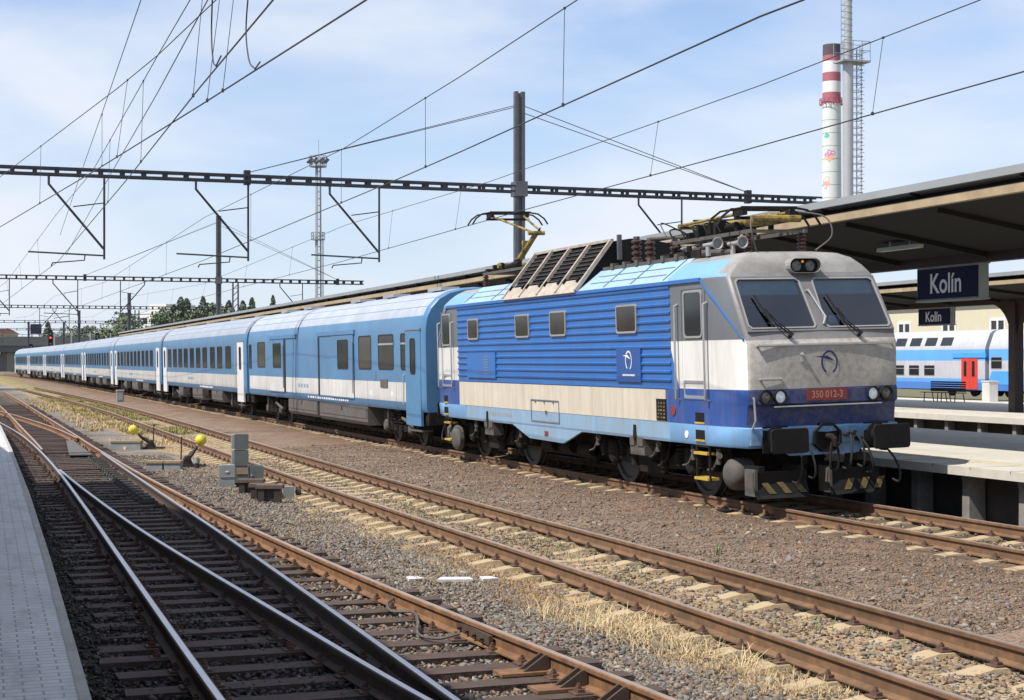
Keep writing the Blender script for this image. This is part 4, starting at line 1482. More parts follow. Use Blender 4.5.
# cab doors, hand rails and steps
for T, side_names in ((I4, 'F'), (MIR, 'R')):
    T0 = T
    if side_names == 'R':
        T = T @ Matrix.Translation((0, -.42, 0))
    for sd in (-1, 1):
        x0, x1 = sorted((sd * 1.455, sd * 1.468))
        mb = MB()
        mb.ring(rr(1.18, 2.05, 1.64, 3.42, .08), rr(1.20, 2.03, 1.66, 3.40, .07), 'x', x0, x1, 0)
        d = mb.build('cab_door', [M['cab_side']], loco); d.matrix_local = T
        wdw = side_window(d, 1.28, 1.95, 2.62, 3.38, 1.465, M['frame_grey'], M['glass'], r=.08, side=sd, name='door_window')
        mb = MB().ring(rr(1.22, 2.0, 1.66, 1.95, .02), rr(1.27, 1.95, 1.71, 1.90, .02), 'x', x0, x1)
        mb.build('door_sill', M['silver'], d)
        for yy in (1.12, 2.17):
            xx_ = sd * 1.53
            h_ = MB().tube([(sd * 1.46, yy, 1.63), (xx_, yy, 1.66), (xx_, yy, 3.14), (sd * 1.46, yy, 3.17)], .022, 8).build('hand_rail', M['silver'], loco, smooth=True)
            h_.matrix_local = T
        for zz in (1.085, 1.36):
            st = MB().box(*sorted((sd * 1.462, sd * 1.40)), 1.30, 1.62, zz - .085, zz + .085)
            st = st.build('step_recess', M['black'], loco); st.matrix_local = T
            MB().box(*sorted((sd * 1.47, sd * 1.40)), 1.29, 1.63, zz - .095, zz - .065).build('step_tread', M['yellow'], st)
        # hanging step ladder
        lb = MB().box(*sorted((sd * 1.42, sd * 1.39)), 1.235, 1.265, .36, .94)
        lb.box(*sorted((sd * 1.42, sd * 1.39)), 1.265, 1.685, .90, .94)
        lb.box(*sorted((sd * 1.42, sd * 1.39)), 1.685, 1.715, .36, .94)
        lb = lb.build('step_ladder', M['under'], loco); lb.matrix_local = T
        for zz in (.80, .40):
            MB().box(*sorted((sd * 1.46, sd * 1.25)), 1.24, 1.71, zz - .02, zz + .02).build('step_tread', M['yellow'], lb)
        # dome ended tank at the bogie end
        tk = MB().lathe((sd * .95, .82 if side_names == 'F' else 1.1, .50), (sd, 0, 0), [(0, .25), (.22, .25), (.30, .235), (.36, .18), (.39, .10), (.40, .02)], 24)
        tk = tk.build('end_tank', M['gear'], loco, smooth=True); tk.matrix_local = T

# front end fittings (both ends carry the same ones)
for T, front in ((I4, True), (MIR, False)):
    ul = Vector((0, .52, .82)).normalized()
    tl_ = Vector((0, .52, .82)).length
    nl = Vector((0, -.82, .52)).normalized()
    PL = Matrix(((1, 0, 0, 0), (0, ul.y, nl.y, .06), (0, ul.z, nl.z, 2.70), (0, 0, 0, 1)))   # plane of the windscreen: u, along slope, out
    # surround with two panes of real glass, cab interior behind
    TOPT = tl_ - .0
    for xa, xb, ta, tb, oa, ob, pa, pb2 in ((-1.285, -.085, -1.265, -.12, -1.31, 0.0, -1.29, 0.0), (.085, 1.265, .115, 1.235, 0.0, 1.31, 0.0, 1.29)):
        def q4(m_):
            a = [(xa + m_, .03 + m_), (xb - m_, .03 + m_), (tb - m_, .945 - m_), (ta + m_, .945 - m_)]
            out = []
            for k in range(4):       # clipped corners
                p, n_, pv = a[k], a[(k + 1) % 4], a[k - 1]
                for tq in (pv, n_):
                    vx, vy = tq[0] - p[0], tq[1] - p[1]
                    l = sqrt(vx * vx + vy * vy)
                    out.append((p[0] + vx / l * .05, p[1] + vy / l * .05))
            return out
        oc4 = [(oa, -.02), (ob, -.02), (pb2, TOPT + .02), (pa, TOPT + .02)]
        outer = [q for q in oc4 for _ in (0, 1)]
        sr = MB().ring(outer, q4(-.004), 'z', -.045, .012, 0, PL).build('windscreen_surround', M['surround'], loco)
        sr.matrix_local = T
        fr_ = MB().ring(q4(-.006), q4(.016), 'z', -.03, .024, 0, PL).build('windscreen', M['frame_grey'], loco)
        fr_.matrix_local = T
        gl_ = q4(.010)
        pg_ = MB().add([(x, y, 0) for x, y in gl_], [tuple(range(8))], 0, PL).build('pane', M['screen_glass'], fr_)
        if pg_.data.polygons[0].normal.dot(nl) < 0:
            pg_.data.flip_normals()
        k0 = .70
        vz = [(xa + (ta - xa) * k0 + .02, .70), (xb + (tb - xb) * k0 - .02, .70), (tb - .02, .94), (ta + .02, .94)]
        MB().prism(vz, 'z', -.09, -.07, 0, PL).build('reflection_strip', M['reflect_teal'], fr_)  # teal strip added behind the pane to imitate a reflection in its top
    ci = MB()
    ci.box(-1.30, 1.30, 1.95, 2.0, 2.1, 3.6, 0)
    ci.box(-1.30, 1.30, .15, 1.95, 2.1, 2.14, 0)
    ci.box(-1.30, 1.30, .70, 1.95, 3.52, 3.56, 0)
    ci.prism([(.14, 2.5), (.14, 2.74), (.36, 2.80), (.62, 2.70), (.62, 2.5)], 'x', -1.22, 1.22, 1)
    for xx_ in (-.62, .62):
        ci.prism(rr(xx_ - .24, xx_ + .24, 2.45, 3.22, .1), 'y', 1.30, 1.42, 2)
        ci.prism(rr(xx_ - .14, xx_ + .14, 3.24, 3.42, .06), 'y', 1.32, 1.40, 2)
    ci.box(.30, .50, .34, .36, 2.80, 2.92, 3).box(-.85, -.6, .30, .5, 2.81, 2.83, 3).box(.05, .2, .28, .34, 2.80, 2.9, 1)
    ci = ci.build('cab_interior', [M['cab_inside'], M['black'], M['seat_cloth'], M['white_mark']], loco)
    ci.matrix_local = T
    if front:
        # wipers, handle between the panes
        for bx, tx, q in ((-.62, -.98, .62), (.62, .02 + .3, .66)):
            pts = [(PL @ Vector((bx, -.10, .05))), (PL @ Vector((bx - .2, .07, .07))), (PL @ Vector((tx + .05, .36, .06)))]
            wp = MB().tube(pts, .013, 6)
            wp.tube([PL @ Vector((bx + .06, -.11, .05)), PL @ Vector((bx - .15, .09, .07)), PL @ Vector((tx + .06, .34, .06))], .010, 6)
            wp.tube([PL @ Vector((tx + .10, .08, .045)), PL @ Vector((tx - .05, .62, .045))], .014, 6)
            wp.cyl(PL @ Vector((bx, -.12, .0)), PL @ Vector((bx, -.12, .07)), .03)
            wp.build('wiper', M['black'], loco)
        MB().tube([PL @ Vector((-.06, .70, .02)), PL @ Vector((-.05, .68, .08)), PL @ Vector((.09, .18, .08)), PL @ Vector((.04, .08, .03))], .018, 8).build('centre_handle', M['silver'], loco, smooth=True)
    # roof headlight housing
    hb = MB()
    st = []
    for k in range(9):
        a = -pi / 2 + pi * k / 8
        st.append((.17 + .115 * cos(a), 3.70 + .115 * sin(a)))
    st = st + [(-x, 3.70 - (z - 3.70)) for x, z in st]
    inn = [(x * .975, 3.70 + (z - 3.70) * .94) for x, z in st]
    hb.ring(st, inn, 'y', .50, 1.0, 0)
    hb.prism(inn, 'y', .60, .95, 1)
    hb = hb.build('headlight_housing', [M['cab_roof'], M['black']], loco)
    hb.matrix_local = T
    for xx_ in (-.125, .125):
        MB().lathe((xx_, .605, 3.70), (0, -1, 0), [(0, .088), (.03, .085), (.045, .06), (.052, .01)], 18).build('headlight', M['lamp_off'], hb, smooth=True)
    MB().sphere((-.01, .58, 3.765), .02, 8).build('marker_lamp', M['orange_lamp'], hb)
    # lower lamps
    for xx_, mm_ in ((-1.08, 'lamp_off'), (-.83, 'lamp_lit'), (.83, 'lamp_lit'), (1.08, 'lamp_off')):
        lb = MB().ring([(xx_ + .115 * cos(2 * pi * k / 20), 1.70 + .115 * sin(2 * pi * k / 20)) for k in range(20)],
                       [(xx_ + .092 * cos(2 * pi * k / 20), 1.70 + .092 * sin(2 * pi * k / 20)) for k in range(20)], 'y', -.07, .05)
        lb = lb.build('headlight', M['under'], loco); lb.matrix_local = T
        ln = MB().lathe((xx_, -.02, 1.70), (0, -1, 0), [(0, .094), (.02, .088), (.035, .05), (.04, .01)], 20)
        ln.build('lens', M[mm_ if front else 'lamp_off'], lb, smooth=True)
    # hand rails on the nose
    hr = MB().tube([(-1.20, -.0, 2.475), (-1.20, -.04, 2.475), (1.20, -.04, 2.475), (1.20, -.0, 2.475)], .02, 8).build('nose_rail', M['silver'], loco)
    hr.matrix_local = T
    if front:
        MB().tube([(-1.16, 0, 1.97), (-1.16, -.04, 1.97), (-.80, -.04, 1.97), (-.80, 0, 1.97)], .018, 8).build('nose_step', M['silver'], loco)
        MB().lathe((-.43, -.01, 2.33), (0, -1, 0), [(0, .035), (.05, .03), (.09, .02)], 10).box(-.45, -.41, -.05, -.03, 2.22, 2.33).build('nose_socket', M['silver'], loco)
        emblem('emblem', (.06, -.0425, 2.20), FACE_NY, .18, M['logo_navy'], loco)
        pl = MB().box(-.36, .36, -.055, .0, 1.63, 1.80).build('number_plate', M['red_plate'], loco)
        lettering('number', '350 012-3', .15, (0, -.058, 1.715), FACE_NY, M['plate_letter'], pl, .92)
        MB().box(-.95, .98, -.06, .02, 1.545, 1.565).build('front_trim', M['silver'], loco)
        MB().tube([(-1.26, .05, 1.72), (-1.29, -.05, 1.68), (-1.28, -.06, 1.35), (-1.30, .02, 1.22)], .018, 6).build('corner_rail', M['silver'], loco)
    # front apron below the beam
    ap = MB().prism([(-1.0, 1.0), (-.62, .80), (.55, .80), (.95, 1.0)], 'y', .06, .10).build('front_apron', M['cab_front'], loco)
    ap.matrix_local = T
    # buffers
    for sx in (-.905, .905):
        bb = MB()
        bb.lathe((sx, .08, 1.06), (0, -1, 0), [(0, .20), (.10, .20), (.11, .13), (.45, .12)], 16)
        bb.box(sx - .22, sx + .22, .0, .03, .86, 1.26)
        bf = bb.build('buffer', M['black'], loco, smooth=True); bf.matrix_local = T
        pb_ = MB().prism(rr(sx - .325, sx + .325, .875, 1.245, .05), 'y', -.45, -.40).build('buffer_plate', M['black'], bf)
        bm_ = pb_.modifiers.new('edge', 'BEVEL'); bm_.width = .012; bm_.segments = 2
    # drawgear
    cb = MB()
    oc = [(.235 * cos(pi / 8 + k * pi / 4) * 1.12, 1.06 + .235 * sin(pi / 8 + k * pi / 4)) for k in range(8)]
    cb.ring(oc, [(x * .86, 1.06 + (z - 1.06) * .86) for x, z in oc], 'y', -.05, .05, 0)
    cb.prism([(x * .9, 1.06 + (z - 1.06) * .9) for x, z in oc], 'y', -.012, .03, 0)
    cb = cb.build('drawbar_plate', M['black'], loco); cb.matrix_local = T
    hk = MB().tube([(0, .0, 1.08), (0, -.16, 1.08), (0, -.24, 1.03), (0, -.25, .95), (0, -.18, .93)], [.045, .045, .045, .04, .025], 8)
    hk.tube([(.03, -.2, 1.0), (.07, -.22, .85), (.07, -.2, .62), (.0, -.19, .55), (-.07, -.2, .62), (-.07, -.22, .85), (-.03, -.2, 1.0)], .022, 6)
    hk.build('coupling_hook', M['under'], cb, smooth=True)
    for x_, zt, sg, rr_ in ((-.42, .98, .10, .017), (.36, 1.10, -.08, .02), (.47, 1.12, .10, .02), (.58, 1.02, .13, .017), (-.55, .92, -.06, .015), (1.02, .86, .2, .018)):
        pts = [(x_, .06, zt), (x_, -.10, zt - .01), (x_ + sg * .4, -.20, zt - .16), (x_ + sg * .8, -.22, zt - .38), (x_ + sg, -.12, zt - .52), (x_ + sg, .05, zt - .50)]
        h_ = MB().tube(spl(pts), rr_, 8).cyl((x_ - .03, .02, zt), (x_ - .03, -.12, zt), .04, n=8).build('brake_hose', M['rubber'], loco, smooth=True)
        h_.matrix_local = T
    # snow ploughs with hazard stripes
    for xa, xb in ((-1.30, -.36), (.02, .92)):
        b = MB()
        poly = [(.0, .58), (.02, .40), (-.05, .24), (-.12, .19), (-.09, .19), (-.02, .25), (.05, .40), (.03, .58)]
        b.prism(poly, 'x', xa, xb, 0)
        for k in (0, 1):
            xk = xa + .1 + k * (xb - xa - .25)
            b.box(xk, xk + .1, .02, .5, .48, .66, 0)
        b.box(xa, xa + .05, -.02, .3, .22, .62, 2)
        pb_ = b.build('snow_plough', [M['black'], M['ochre'], M['gear']], loco); pb_.matrix_local = T
        sm_ = MB()
        for k in range(3):
            u0 = xa + .12 + k * .27
            lean = -.12 if xa < 0 else .12
            vs = []
            for (yy, zz) in ((.012, .42), (-.053, .255)):
                dx_ = lean * (1 if zz > .3 else 0)
                vs += [(u0 + dx_ + .12, yy - .006, zz), (u0 + dx_ + .24, yy - .006, zz)]
            sm_.add([vs[0], vs[1], vs[3], vs[2]], [(0, 1, 2, 3)], 0)
        sm_.build('hazard_stripe', M['faded_stripe'], pb_)

# running gear
AX = [2.53, 5.78, 10.9, 14.15]
for bi, (a, b) in enumerate(((AX[0], AX[1]), (AX[2], AX[3]))):
    mb = MB()
    for sx in (-.98, .98):
        mb.prism([(a - .75, .62), (a - .45, .80), (a + .45, .80), (a + .9, .58), (b - .9, .58), (b - .45, .80), (b + .45, .80), (b + .75, .62), (b + .6, .5), (b - .7, .42), (a + .7, .42), (a - .6, .5)], 'x', sx - .09, sx + .09)
        for q in (a, b):
            mb.lathe((sx - .0 if sx > 0 else sx, q, .58), (1 if sx > 0 else -1, 0, 0), [(0, .22), (.12, .22), (.16, .17), (.18, .05)], 18)
            for d in (-.42, .42):
                for kk in range(6):
                    mb.cyl((sx * 1.08, q + d, .50 + kk * .065), (sx * 1.08, q + d, .53 + kk * .065), .10, n=12)
        mb.tube([(sx * 1.15, a + .7, .92), (sx * 1.18, a + .8, .60), (sx * 1.18, a + 1.1, .45), (sx * 1.15, a + 1.5, .52)], .03, 6)
        mb.cyl((sx * 1.1, a + 1.05, .35), (sx * 1.1, a + 1.05, .85), .09, n=10)
        mb.cyl((sx * 1.1, b - .95, .40), (sx * 1.1, b - .95, .9), .08, n=10)
        mb.box(*sorted((sx * 1.0, sx * 1.1)), (a + b) / 2 - .5, (a + b) / 2 + .5, .30, .62)
    mb.box(-.95, .95, a - .6, b + .6, .45, .75)
    bg_ = mb.build('bogie', M['under'], loco)
    for q in (a, b):
        for sx in (-1, 1):
            wl = MB().lathe((sx * .66, q, .615), (sx, 0, 0), [(0, .645), (.03, .645), (.04, .615), (.14, .61), (.145, .53), (.10, .50), (.08, .25), (.15, .18), (.17, .05)], 36)
            wl.build('wheel', M['wheel'], bg_, smooth=True)
mb = MB().box(-1.0, 1.0, 6.9, 9.7, .38, .92)
for yy in (7.2, 8.2, 9.2):
    mb.cyl((-1.02, yy - .3, .55), (-1.02, yy + .3, .55), .12, n=12)
mb.build('underfloor_equipment', M['under'], loco)
for yy, zz, c in ((1.1, .78, 'gear'), (2.0, .80, 'gear'), (3.35, .86, 'gear'), (10.2, .80, 'gear'), (6.0, .84, 'gear'), (13.2, .8, 'gear')):
    mb = MB().cyl((-1.32, yy, zz + .1), (-1.32, yy, zz - .14), .04, n=8).cyl((-1.36, yy - .1, zz), (-1.26, yy + .12, zz), .05, n=8)
    mb.tube(spl([(-1.32, yy, zz), (-1.34, yy + .15, zz - .2), (-1.32, yy + .4, zz - .25)]), .018, 6)
    mb.build('brake_valve', M[c], loco)
MB().lathe((-1.26, 14.62, .45), (-1, 0, 0), [(0, .3), (.10, .3), (.16, .22), (.18, .08)], 20).build('sand_box', M['gear'], loco, smooth=True)


# roof gear
def pantograph(y0, raised, parent):
    """y0 = pivot of the lower arm; the arm folds towards smaller y"""
    p = MB()
    zb = 4.30
    for sx in (-.5, .5):
        p.box(sx - .03, sx + .03, y0 - 2.0, y0 + .9, zb - .03, zb + .03)
    for yy in (y0 - 1.9, y0, y0 + .8):
        p.box(-.5, .5, yy - .03, yy + .03, zb - .025, zb + .025)
    root = p.build('pantograph', M['gear'], parent)
    for sx in (-.5, .5):
        for yy in (y0 - 1.85, y0 + .75):
            insulator(sx, yy, 3.95, .30, .085, root)
    if raised:
        piv, elb, head = Vector((0, y0, 4.45)), Vector((0, y0 - 1.45, 5.10)), Vector((0, y0 + .45, 5.70))
    else:
        piv, elb, head = Vector((0, y0 - 1.9, 4.50)), Vector((0, y0 + 1.3, 4.62)), Vector((0, y0 - 1.5, 4.68))
    la = MB()
    if raised:
        la.tube([piv, piv.lerp(elb, .12), piv.lerp(elb, .16), elb], [.11, .10, .075, .06], 12)
        la.box(-.07, .07, y0 - .75, y0 - .65, 4.75, 4.98)
    else:
        la.tube([piv, piv.lerp(elb, .02), piv.lerp(elb, .30), piv.lerp(elb, .31), elb], [.06, .095, .095, .04, .04], 12)
    la.cyl(piv + Vector((-.45, 0, 0)), piv + Vector((.45, 0, 0)), .06, n=10)
    la.cyl(elb + Vector((-.2, 0, 0)), elb + Vector((.2, 0, 0)), .05, n=10)
    la.build('lower_arm', M['ochre'], root, smooth=True)
    ua = MB()
    for sx in (-1, 1):
        ua.tube([elb + Vector((sx * .12, 0, .03)), head + Vector((sx * .42, 0, -.06))], .026, 8)
    ua.build('upper_arm', M['ochre'], root)
    rod = MB().tube([piv + Vector((.18, .5, -.05)), piv.lerp(elb, .5) + Vector((.12, .12, .06)), elb + Vector((.05, -.12, .1))], .022, 6)
    rod.cyl((-.3, y0 - .2, 4.40), (-.3, y0 - 1.1, 4.46), .06, n=10).cyl((.3, y0 + .1, 4.38), (.3, y0 + .9, 4.38), .07, n=10)
    for q in range(22):
        u = random.uniform(-1.3, 1.3)
        x_ = random.uniform(-.55, .3)
        rod.box(x_, x_ + random.uniform(.04, .25), y0 + u, y0 + u + random.uniform(.05, .16), 4.34, 4.38 + random.uniform(.02, .18))
    if not raised:
        for q in range(5):
            u = y0 - .9 + q * .45
            rod.tube(spl([(-.5, u, 4.36), (-.52, u + .12, 4.52), (-.3, u + .25, 4.56), (-.1, u + .1, 4.42)]), .015, 6)
    rod.build('linkage', M['black'], root)
    hd = MB()
    for dy in (-.18, .18):
        hd.box(-.52, .52, head.y + dy - .02, head.y + dy + .02, head.z - .01, head.z + .04)
        for sx in (-1, 1):
            hd.tube([(sx * .52, head.y + dy, head.z + .01), (sx * .72, head.y + dy, head.z - .02), (sx * .88, head.y + dy, head.z - .13), (sx * .97, head.y + dy, head.z - .26)], .02, 6)
    for sx in (-.45, .45):
        hd.box(sx - .03, sx + .03, head.y - .2, head.y + .2, head.z - .10, head.z - .01)
    hd.box(-.55, .55, head.y - .03, head.y + .03, head.z - .16, head.z - .11)
    hd.build('contact_head', M['under'], root)
    return root


pantograph(13.85, True, loco)
pf = pantograph(3.3, False, loco)
for (x, y, h) in ((-.62, 5.55, .52), (-.60, 5.0, .45), (.2, 5.6, .5), (.55, 5.1, .45)):
    insulator(x, y, 3.95, h, .11)
mb = MB().cyl((-.60, 5.0, 4.44), (-.2, 3.9, 4.40), .03, n=10)
mb.build('bus_bar', M['gear'], loco)
mb = MB()
mb.lathe((-.30, 4.35, 4.08), (0, -1, 0), [(0, .13), (.1, .15), (.5, .15), (.6, .12)], 14).lathe((.1, 4.6, 4.05), (0, -1, 0), [(0, .1), (.6, .1)], 12)
mb.build('main_switch', M['silver'], loco, smooth=True)
for yy in (2.7, 3.3, 3.9):
    mb = MB().box(-.75, -.45, yy, yy + .35, 3.94, 4.10).cyl((-.6, yy + .1, 4.1), (-.6, yy + .1, 4.2), .05, n=8)
    mb.build('roof_box', M['under'], loco)
for pts in ([(-.55, 1.2, 4.5), (-.75, .9, 4.35), (-.7, .9, 4.1), (-.55, 1.1, 3.97)], [(.4, 1.4, 4.62), (.75, 1.1, 4.5), (.8, 1.0, 4.2), (.55, 1.1, 3.97)], [(-.3, 4.4, 4.55), (-.7, 4.3, 4.66), (-.8, 3.9, 4.4)]):
    MB().tube(spl(pts), .013, 8).build('roof_cable', M['undergrey'], loco, smooth=True)
for x, y in ((-.98, 1.55), (-.68, 1.25)):
    MB().lathe((x, y + .55, 4.12), (0, -1, 0), [(0, .03), (.25, .035), (.38, .05), (.47, .085), (.5, .105), (.505, .09), (.44, .05), (.43, .01)], 18, 0).box(x - .02, x + .02, y + .35, y + .45, 3.94, 4.1).build('horn', M['frame_grey'], loco, smooth=True)
MB().cyl((-.95, 2.25, 4.0), (-.45, 2.0, 4.0), .06, n=10).build('horn_valve', M['gear'], loco)


# ------------------------------------------------------------------ coaches
def coach_shell(L_, mbody, seam_at=None, nose=.37):
    half = [(-1.36, .95), (-1.405, 1.03), (-1.41, 1.3), (-1.41, 2.9), (-1.40, 3.12), (-1.365, 3.33), (-1.345, 3.40), (-1.24, 3.60), (-1.225, 3.62), (-1.03, 3.82), (-1.005, 3.838), (-.72, 3.98), (-.70, 3.985), (-.36, 4.06), (0, 4.085)]
    ring = half + [(-x, z) for x, z in reversed(half[:-1])]
    seams = {7, 9, 11}
    n = len(ring)
    st = [(0.0, .955, -.05), (.06, .985, -.012), (.16, 1.0, 0), (.36, 1.0, 0), (nose, 1.0, 0), (L_ - .36, 1.0, 0), (L_ - .16, 1.0, 0), (L_ - .06, .985, -.012), (L_, .955, -.05)]
    if seam_at:
        st = st[:5] + [(seam_at - .05, 1, 0), (seam_at - .045, 1.012, .012), (seam_at + .045, 1.012, .012), (seam_at + .05, 1, 0)] + st[5:]
    vs, fs, ms = [], [], []
    for y, sx, dz in st:
        for x, z in ring:
            vs.append((x * sx, y, z + (dz if z > 2 else 0)))
    for k in range(len(st) - 1):
        for i in range(n - 1):
            fs.append((k * n + i, k * n + i + 1, (k + 1) * n + i + 1, (k + 1) * n + i))
            j = i if i < n // 2 else n - 2 - i
            ym = (st[k][0] + st[k + 1][0]) / 2
            collar = ym < .17 or ym > L_ - .17 or (j < 5 and (ym < .36 or ym > L_ - .36)) or (ym < nose and j < 5)
            ms.append(1 if (collar and nose < 1 and j >= 5) else 3 if collar else 1 if j in seams else 0)
        fs.append((k * n, (k + 1) * n, (k + 1) * n + n - 1, k * n + n - 1)); ms.append(2)
    fs.append(tuple(range(n))); ms.append(3)
    fs.append(tuple((len(st) - 1) * n + i for i in range(n))); ms.append(3)
    return MB().add(vs, fs, ms).build('body', [mbody, M['seam'], M['under'], M['coach_blue']], None, smooth=True)


def coach_bogie(parent, yc):
    mb = MB()
    for sx in (-1.02, 1.02):
        mb.prism([(yc - 1.75, .52), (yc - 1.3, .60), (yc - .5, .50), (yc + .5, .50), (yc + 1.3, .60), (yc + 1.75, .52), (yc + 1.6, .40), (yc + .6, .34), (yc - .6, .34), (yc - 1.6, .40)], 'x', sx - .07, sx + .07, 0)
        for q in (-1.25, 1.25):
            mb.lathe((sx, yc + q, .46), (1 if sx > 0 else -1, 0, 0), [(0, .17), (.12, .17), (.17, .12), (.18, .03)], 14, 1)
            for d in (-.33, .33):
                for kk in range(5):
                    mb.cyl((sx, yc + q + d, .55 + kk * .06), (sx, yc + q + d, .58 + kk * .06), .085, n=10, m=1)
        for d in (-.25, .25):
            for kk in range(6):
                mb.cyl((sx * 1.05, yc + d, .40 + kk * .08), (sx * 1.05, yc + d, .44 + kk * .08), .13, n=10, m=0)
        mb.cyl((sx * 1.18, yc + .75, .42), (sx * 1.22, yc + .55, .95), .045, n=8, m=1)
        mb.cyl((sx * 1.18, yc - 1.9, .5), (sx * 1.18, yc - .7, .72), .05, n=8, m=1)
    mb.box(-.95, .95, yc - .35, yc + .35, .45, .8, 0)
    b = mb.build('bogie', [M['under'], M['gear']], parent)
    for q in (-1.25, 1.25):
        for sx in (-1, 1):
            MB().lathe((sx * .67, yc + q, .46), (sx, 0, 0), [(0, .49), (.03, .49), (.04, .46), (.13, .455), (.135, .39), (.09, .37), (.08, .15), (.13, .1)], 24).build('wheel', M['wheel'], b, smooth=True)


def coach_common(root, L_, bogies, endcol):
    for y, d in ((0, -1), (L_, 1)):
        e = MB()
        e.prism(rr(-.62, .62, 1.0, 3.35, .12), 'y', y, y + d * .28, 0)
        e.build('gangway', M['rubber'], root)
        for sx in (-.875, .875):
            MB().lathe((sx, y, 1.06), (0, d, 0), [(-.1, .13), (.15, .13), (.17, .09), (.28, .09), (.29, .23), (.33, .23)], 16).build('buffer', M['black'], root, smooth=True)
        MB().box(-1.3, 1.3, y - .02 if d < 0 else y - .6, y + .6 if d < 0 else y + .02, .62, .94).build('headstock', M['under'], root)
    for yc in bogies:
        coach_bogie(root, yc)


def underboxes(root, y0, y1, pattern):
    y = y0
    for k, (ln, dep, gap, mk) in enumerate(pattern):
        if y + ln > y1:
            break
        mb = MB()
        mb.prism([(-1.36, .94), (-1.36, dep + .1), (-1.30, dep), (1.30, dep), (1.36, dep + .1), (1.36, .94)], 'y', y, y + ln, 0)
        mb.box(-1.375, -1.36, y + .08, y + ln - .08, dep + .2, .88, 0)
        if ln > 2:
            mb.box(-1.38, -1.374, y + ln * .5 - .05, y + ln * .5 + .05, dep + .35, dep + .5, 1)
        mb.build('underfloor_box', [M[mk], M['black']], root)
        y += ln + gap


def coach_door(root, y0, y1, m, white=True, both=True):
    for sd in ((-1, 1) if both else (-1,)):
        x0, x1 = sorted((sd * 1.36, sd * 1.425))
        mb = MB().prism([(y0, .60), (y1, .60), (y1, 3.02), (y0, 3.02)], 'x', x0, x1)
        d = mb.build('door', m, root)
        c = (y0 + y1) / 2
        side_window(d, c - .24, c + .24, 1.90, 2.82, 1.425, M['rubber'], M['glass'], r=.1, fr=.03, side=sd, name='door_window')
        MB().box(*sorted((sd * 1.40, sd * 1.44)), y0 - .03, y1 + .03, 3.02, 3.06).build('door_drip', M['seam'], d)
        MB().box(*sorted((sd * 1.1, sd * 1.40)), y0 + .05, y1 - .05, .45, .49).build('foot_step', M['gear'], d)


LABELS = ['pale blue luggage coach with sliding side doors, right behind the locomotive',
          'passenger coach with white doors, coupled right behind the luggage coach',
          'second passenger coach behind the luggage coach, beside the white trackside cabinet',
          'third passenger coach behind the luggage coach',
          'fourth passenger coach behind the luggage coach',
          'fifth passenger coach behind the luggage coach',
          'sixth passenger coach behind the luggage coach, last but one',
          'last passenger coach, at the far tail of the train']
CB = [38.3, 63.55, 90.35, 117.0, 143.4, 170.0, 196.4, 222.8, 249.2]

# luggage coach
Lc = CB[1] - CB[0] - .62
lug = thing('luggage_coach', LABELS[0], 'coach', (T1C, CB[0], .01), 0, 'coaches of the train')
lug.rotation_euler = (0, -CANT, 0)
sh = coach_shell(Lc, M['coach2'], 53.45 - CB[0], 1.66); sh.parent = lug
coach_common(lug, Lc, (3.45, Lc - 3.9), None)
coach_door(lug, .25, 1.62, M['coach_blue'])
wy = lambda Y: Y - CB[0]
for ya, yb in ((39.88, 40.42), (41.12, 42.72), (43.5, 44.95), (59.3, 60.85)):
    sp_ = 2.70 if ya in (39.88, 41.12) else None
    side_window(lug, wy(ya), wy(yb), 2.0, 2.96, 1.408, M['rubber'], M['coach_glass'], r=.1, fr=.04, split=None)
    if sp_:
        MB().box(-1.422, -1.405, wy(ya) + .03, wy(yb) - .03, sp_ - .03, sp_ + .02).build('window_bar', M['galv'], lug)
side_window(lug, wy(62.1), wy(62.62), 1.95, 2.9, 1.408, M['rubber'], M['glass'], r=.1, fr=.04)
for (ra, rb, da, db, wa, wb) in ((45.5, 50.25, 45.5, 48.35, 46.1, 47.45), (53.75, 58.35, 55.7, 58.35, 56.15, 57.6)):
    # shallow dark-edged doorway with a sliding door
    mb = MB().box(-1.418, -1.36, wy(ra), wy(rb), 1.14, 3.02)
    rec = mb.build('side_doorway', [M['coach2']], lug)
    dm = M['coach2']
    mb = MB().box(-1.445, -1.40, wy(da), wy(db), 1.14, 3.0)
    d = mb.build('sliding_door', [dm], lug)
    side_window(d, wy(wa), wy(wb), 2.0, 2.88, 1.445, M['rubber'], M['glass'], r=.08, fr=.04)
    MB().box(-1.45, -1.40, wy(ra) - .1, wy(rb) + .1, 3.03, 3.15).build('door_runner', M['coach_blue'], lug)
    gp = (50.05, 50.25) if ra < 50 else (55.45, 55.7)
    MB().box(-1.432, -1.417, wy(gp[0]), wy(gp[1]), 1.15, 2.99).build('door_gap', M['rubber'], rec)
    MB().tube([(-1.47, wy(da) - .02, 1.3), (-1.47, wy(da) - .02, 2.8)], .015, 6).build('door_pole', M['seam'], rec)
underboxes(lug, 5.9, Lc - 6.2, [(6.2, .40, .35, 'undergrey'), (4.6, .42, .5, 'undergrey'), (1.3, .5, .6, 'under'), (1.6, .45, .4, 'undergrey')])
mb = MB()
for k in range(22):
    mb.box(-1.412, -1.409, 8 + k * .26, 8 + k * .26 + random.uniform(.08, .2), 1.04, 1.10)
for q in (3.0, 5.2, 17.5, 19.2):
    mb.box(-1.413, -1.409, q, q + .14, 1.30, 1.42)
mb.box(-1.414, -1.409, 15.3, 15.55, 1.35, 1.6)
mb.build('lettering', M['white_mark'], lug)
MB().box(-1.43, -1.40, wy(41.75), wy(42.5), 1.52, 1.74).build('destination_plate', M['undergrey'], lug)
for q in (1.0, 5.6, 9.5, 16.5, 20.6):
    MB().box(-.62, -.12, q, q + 1.2, 4.04, 4.13).build('roof_vent', M['galv'], lug)
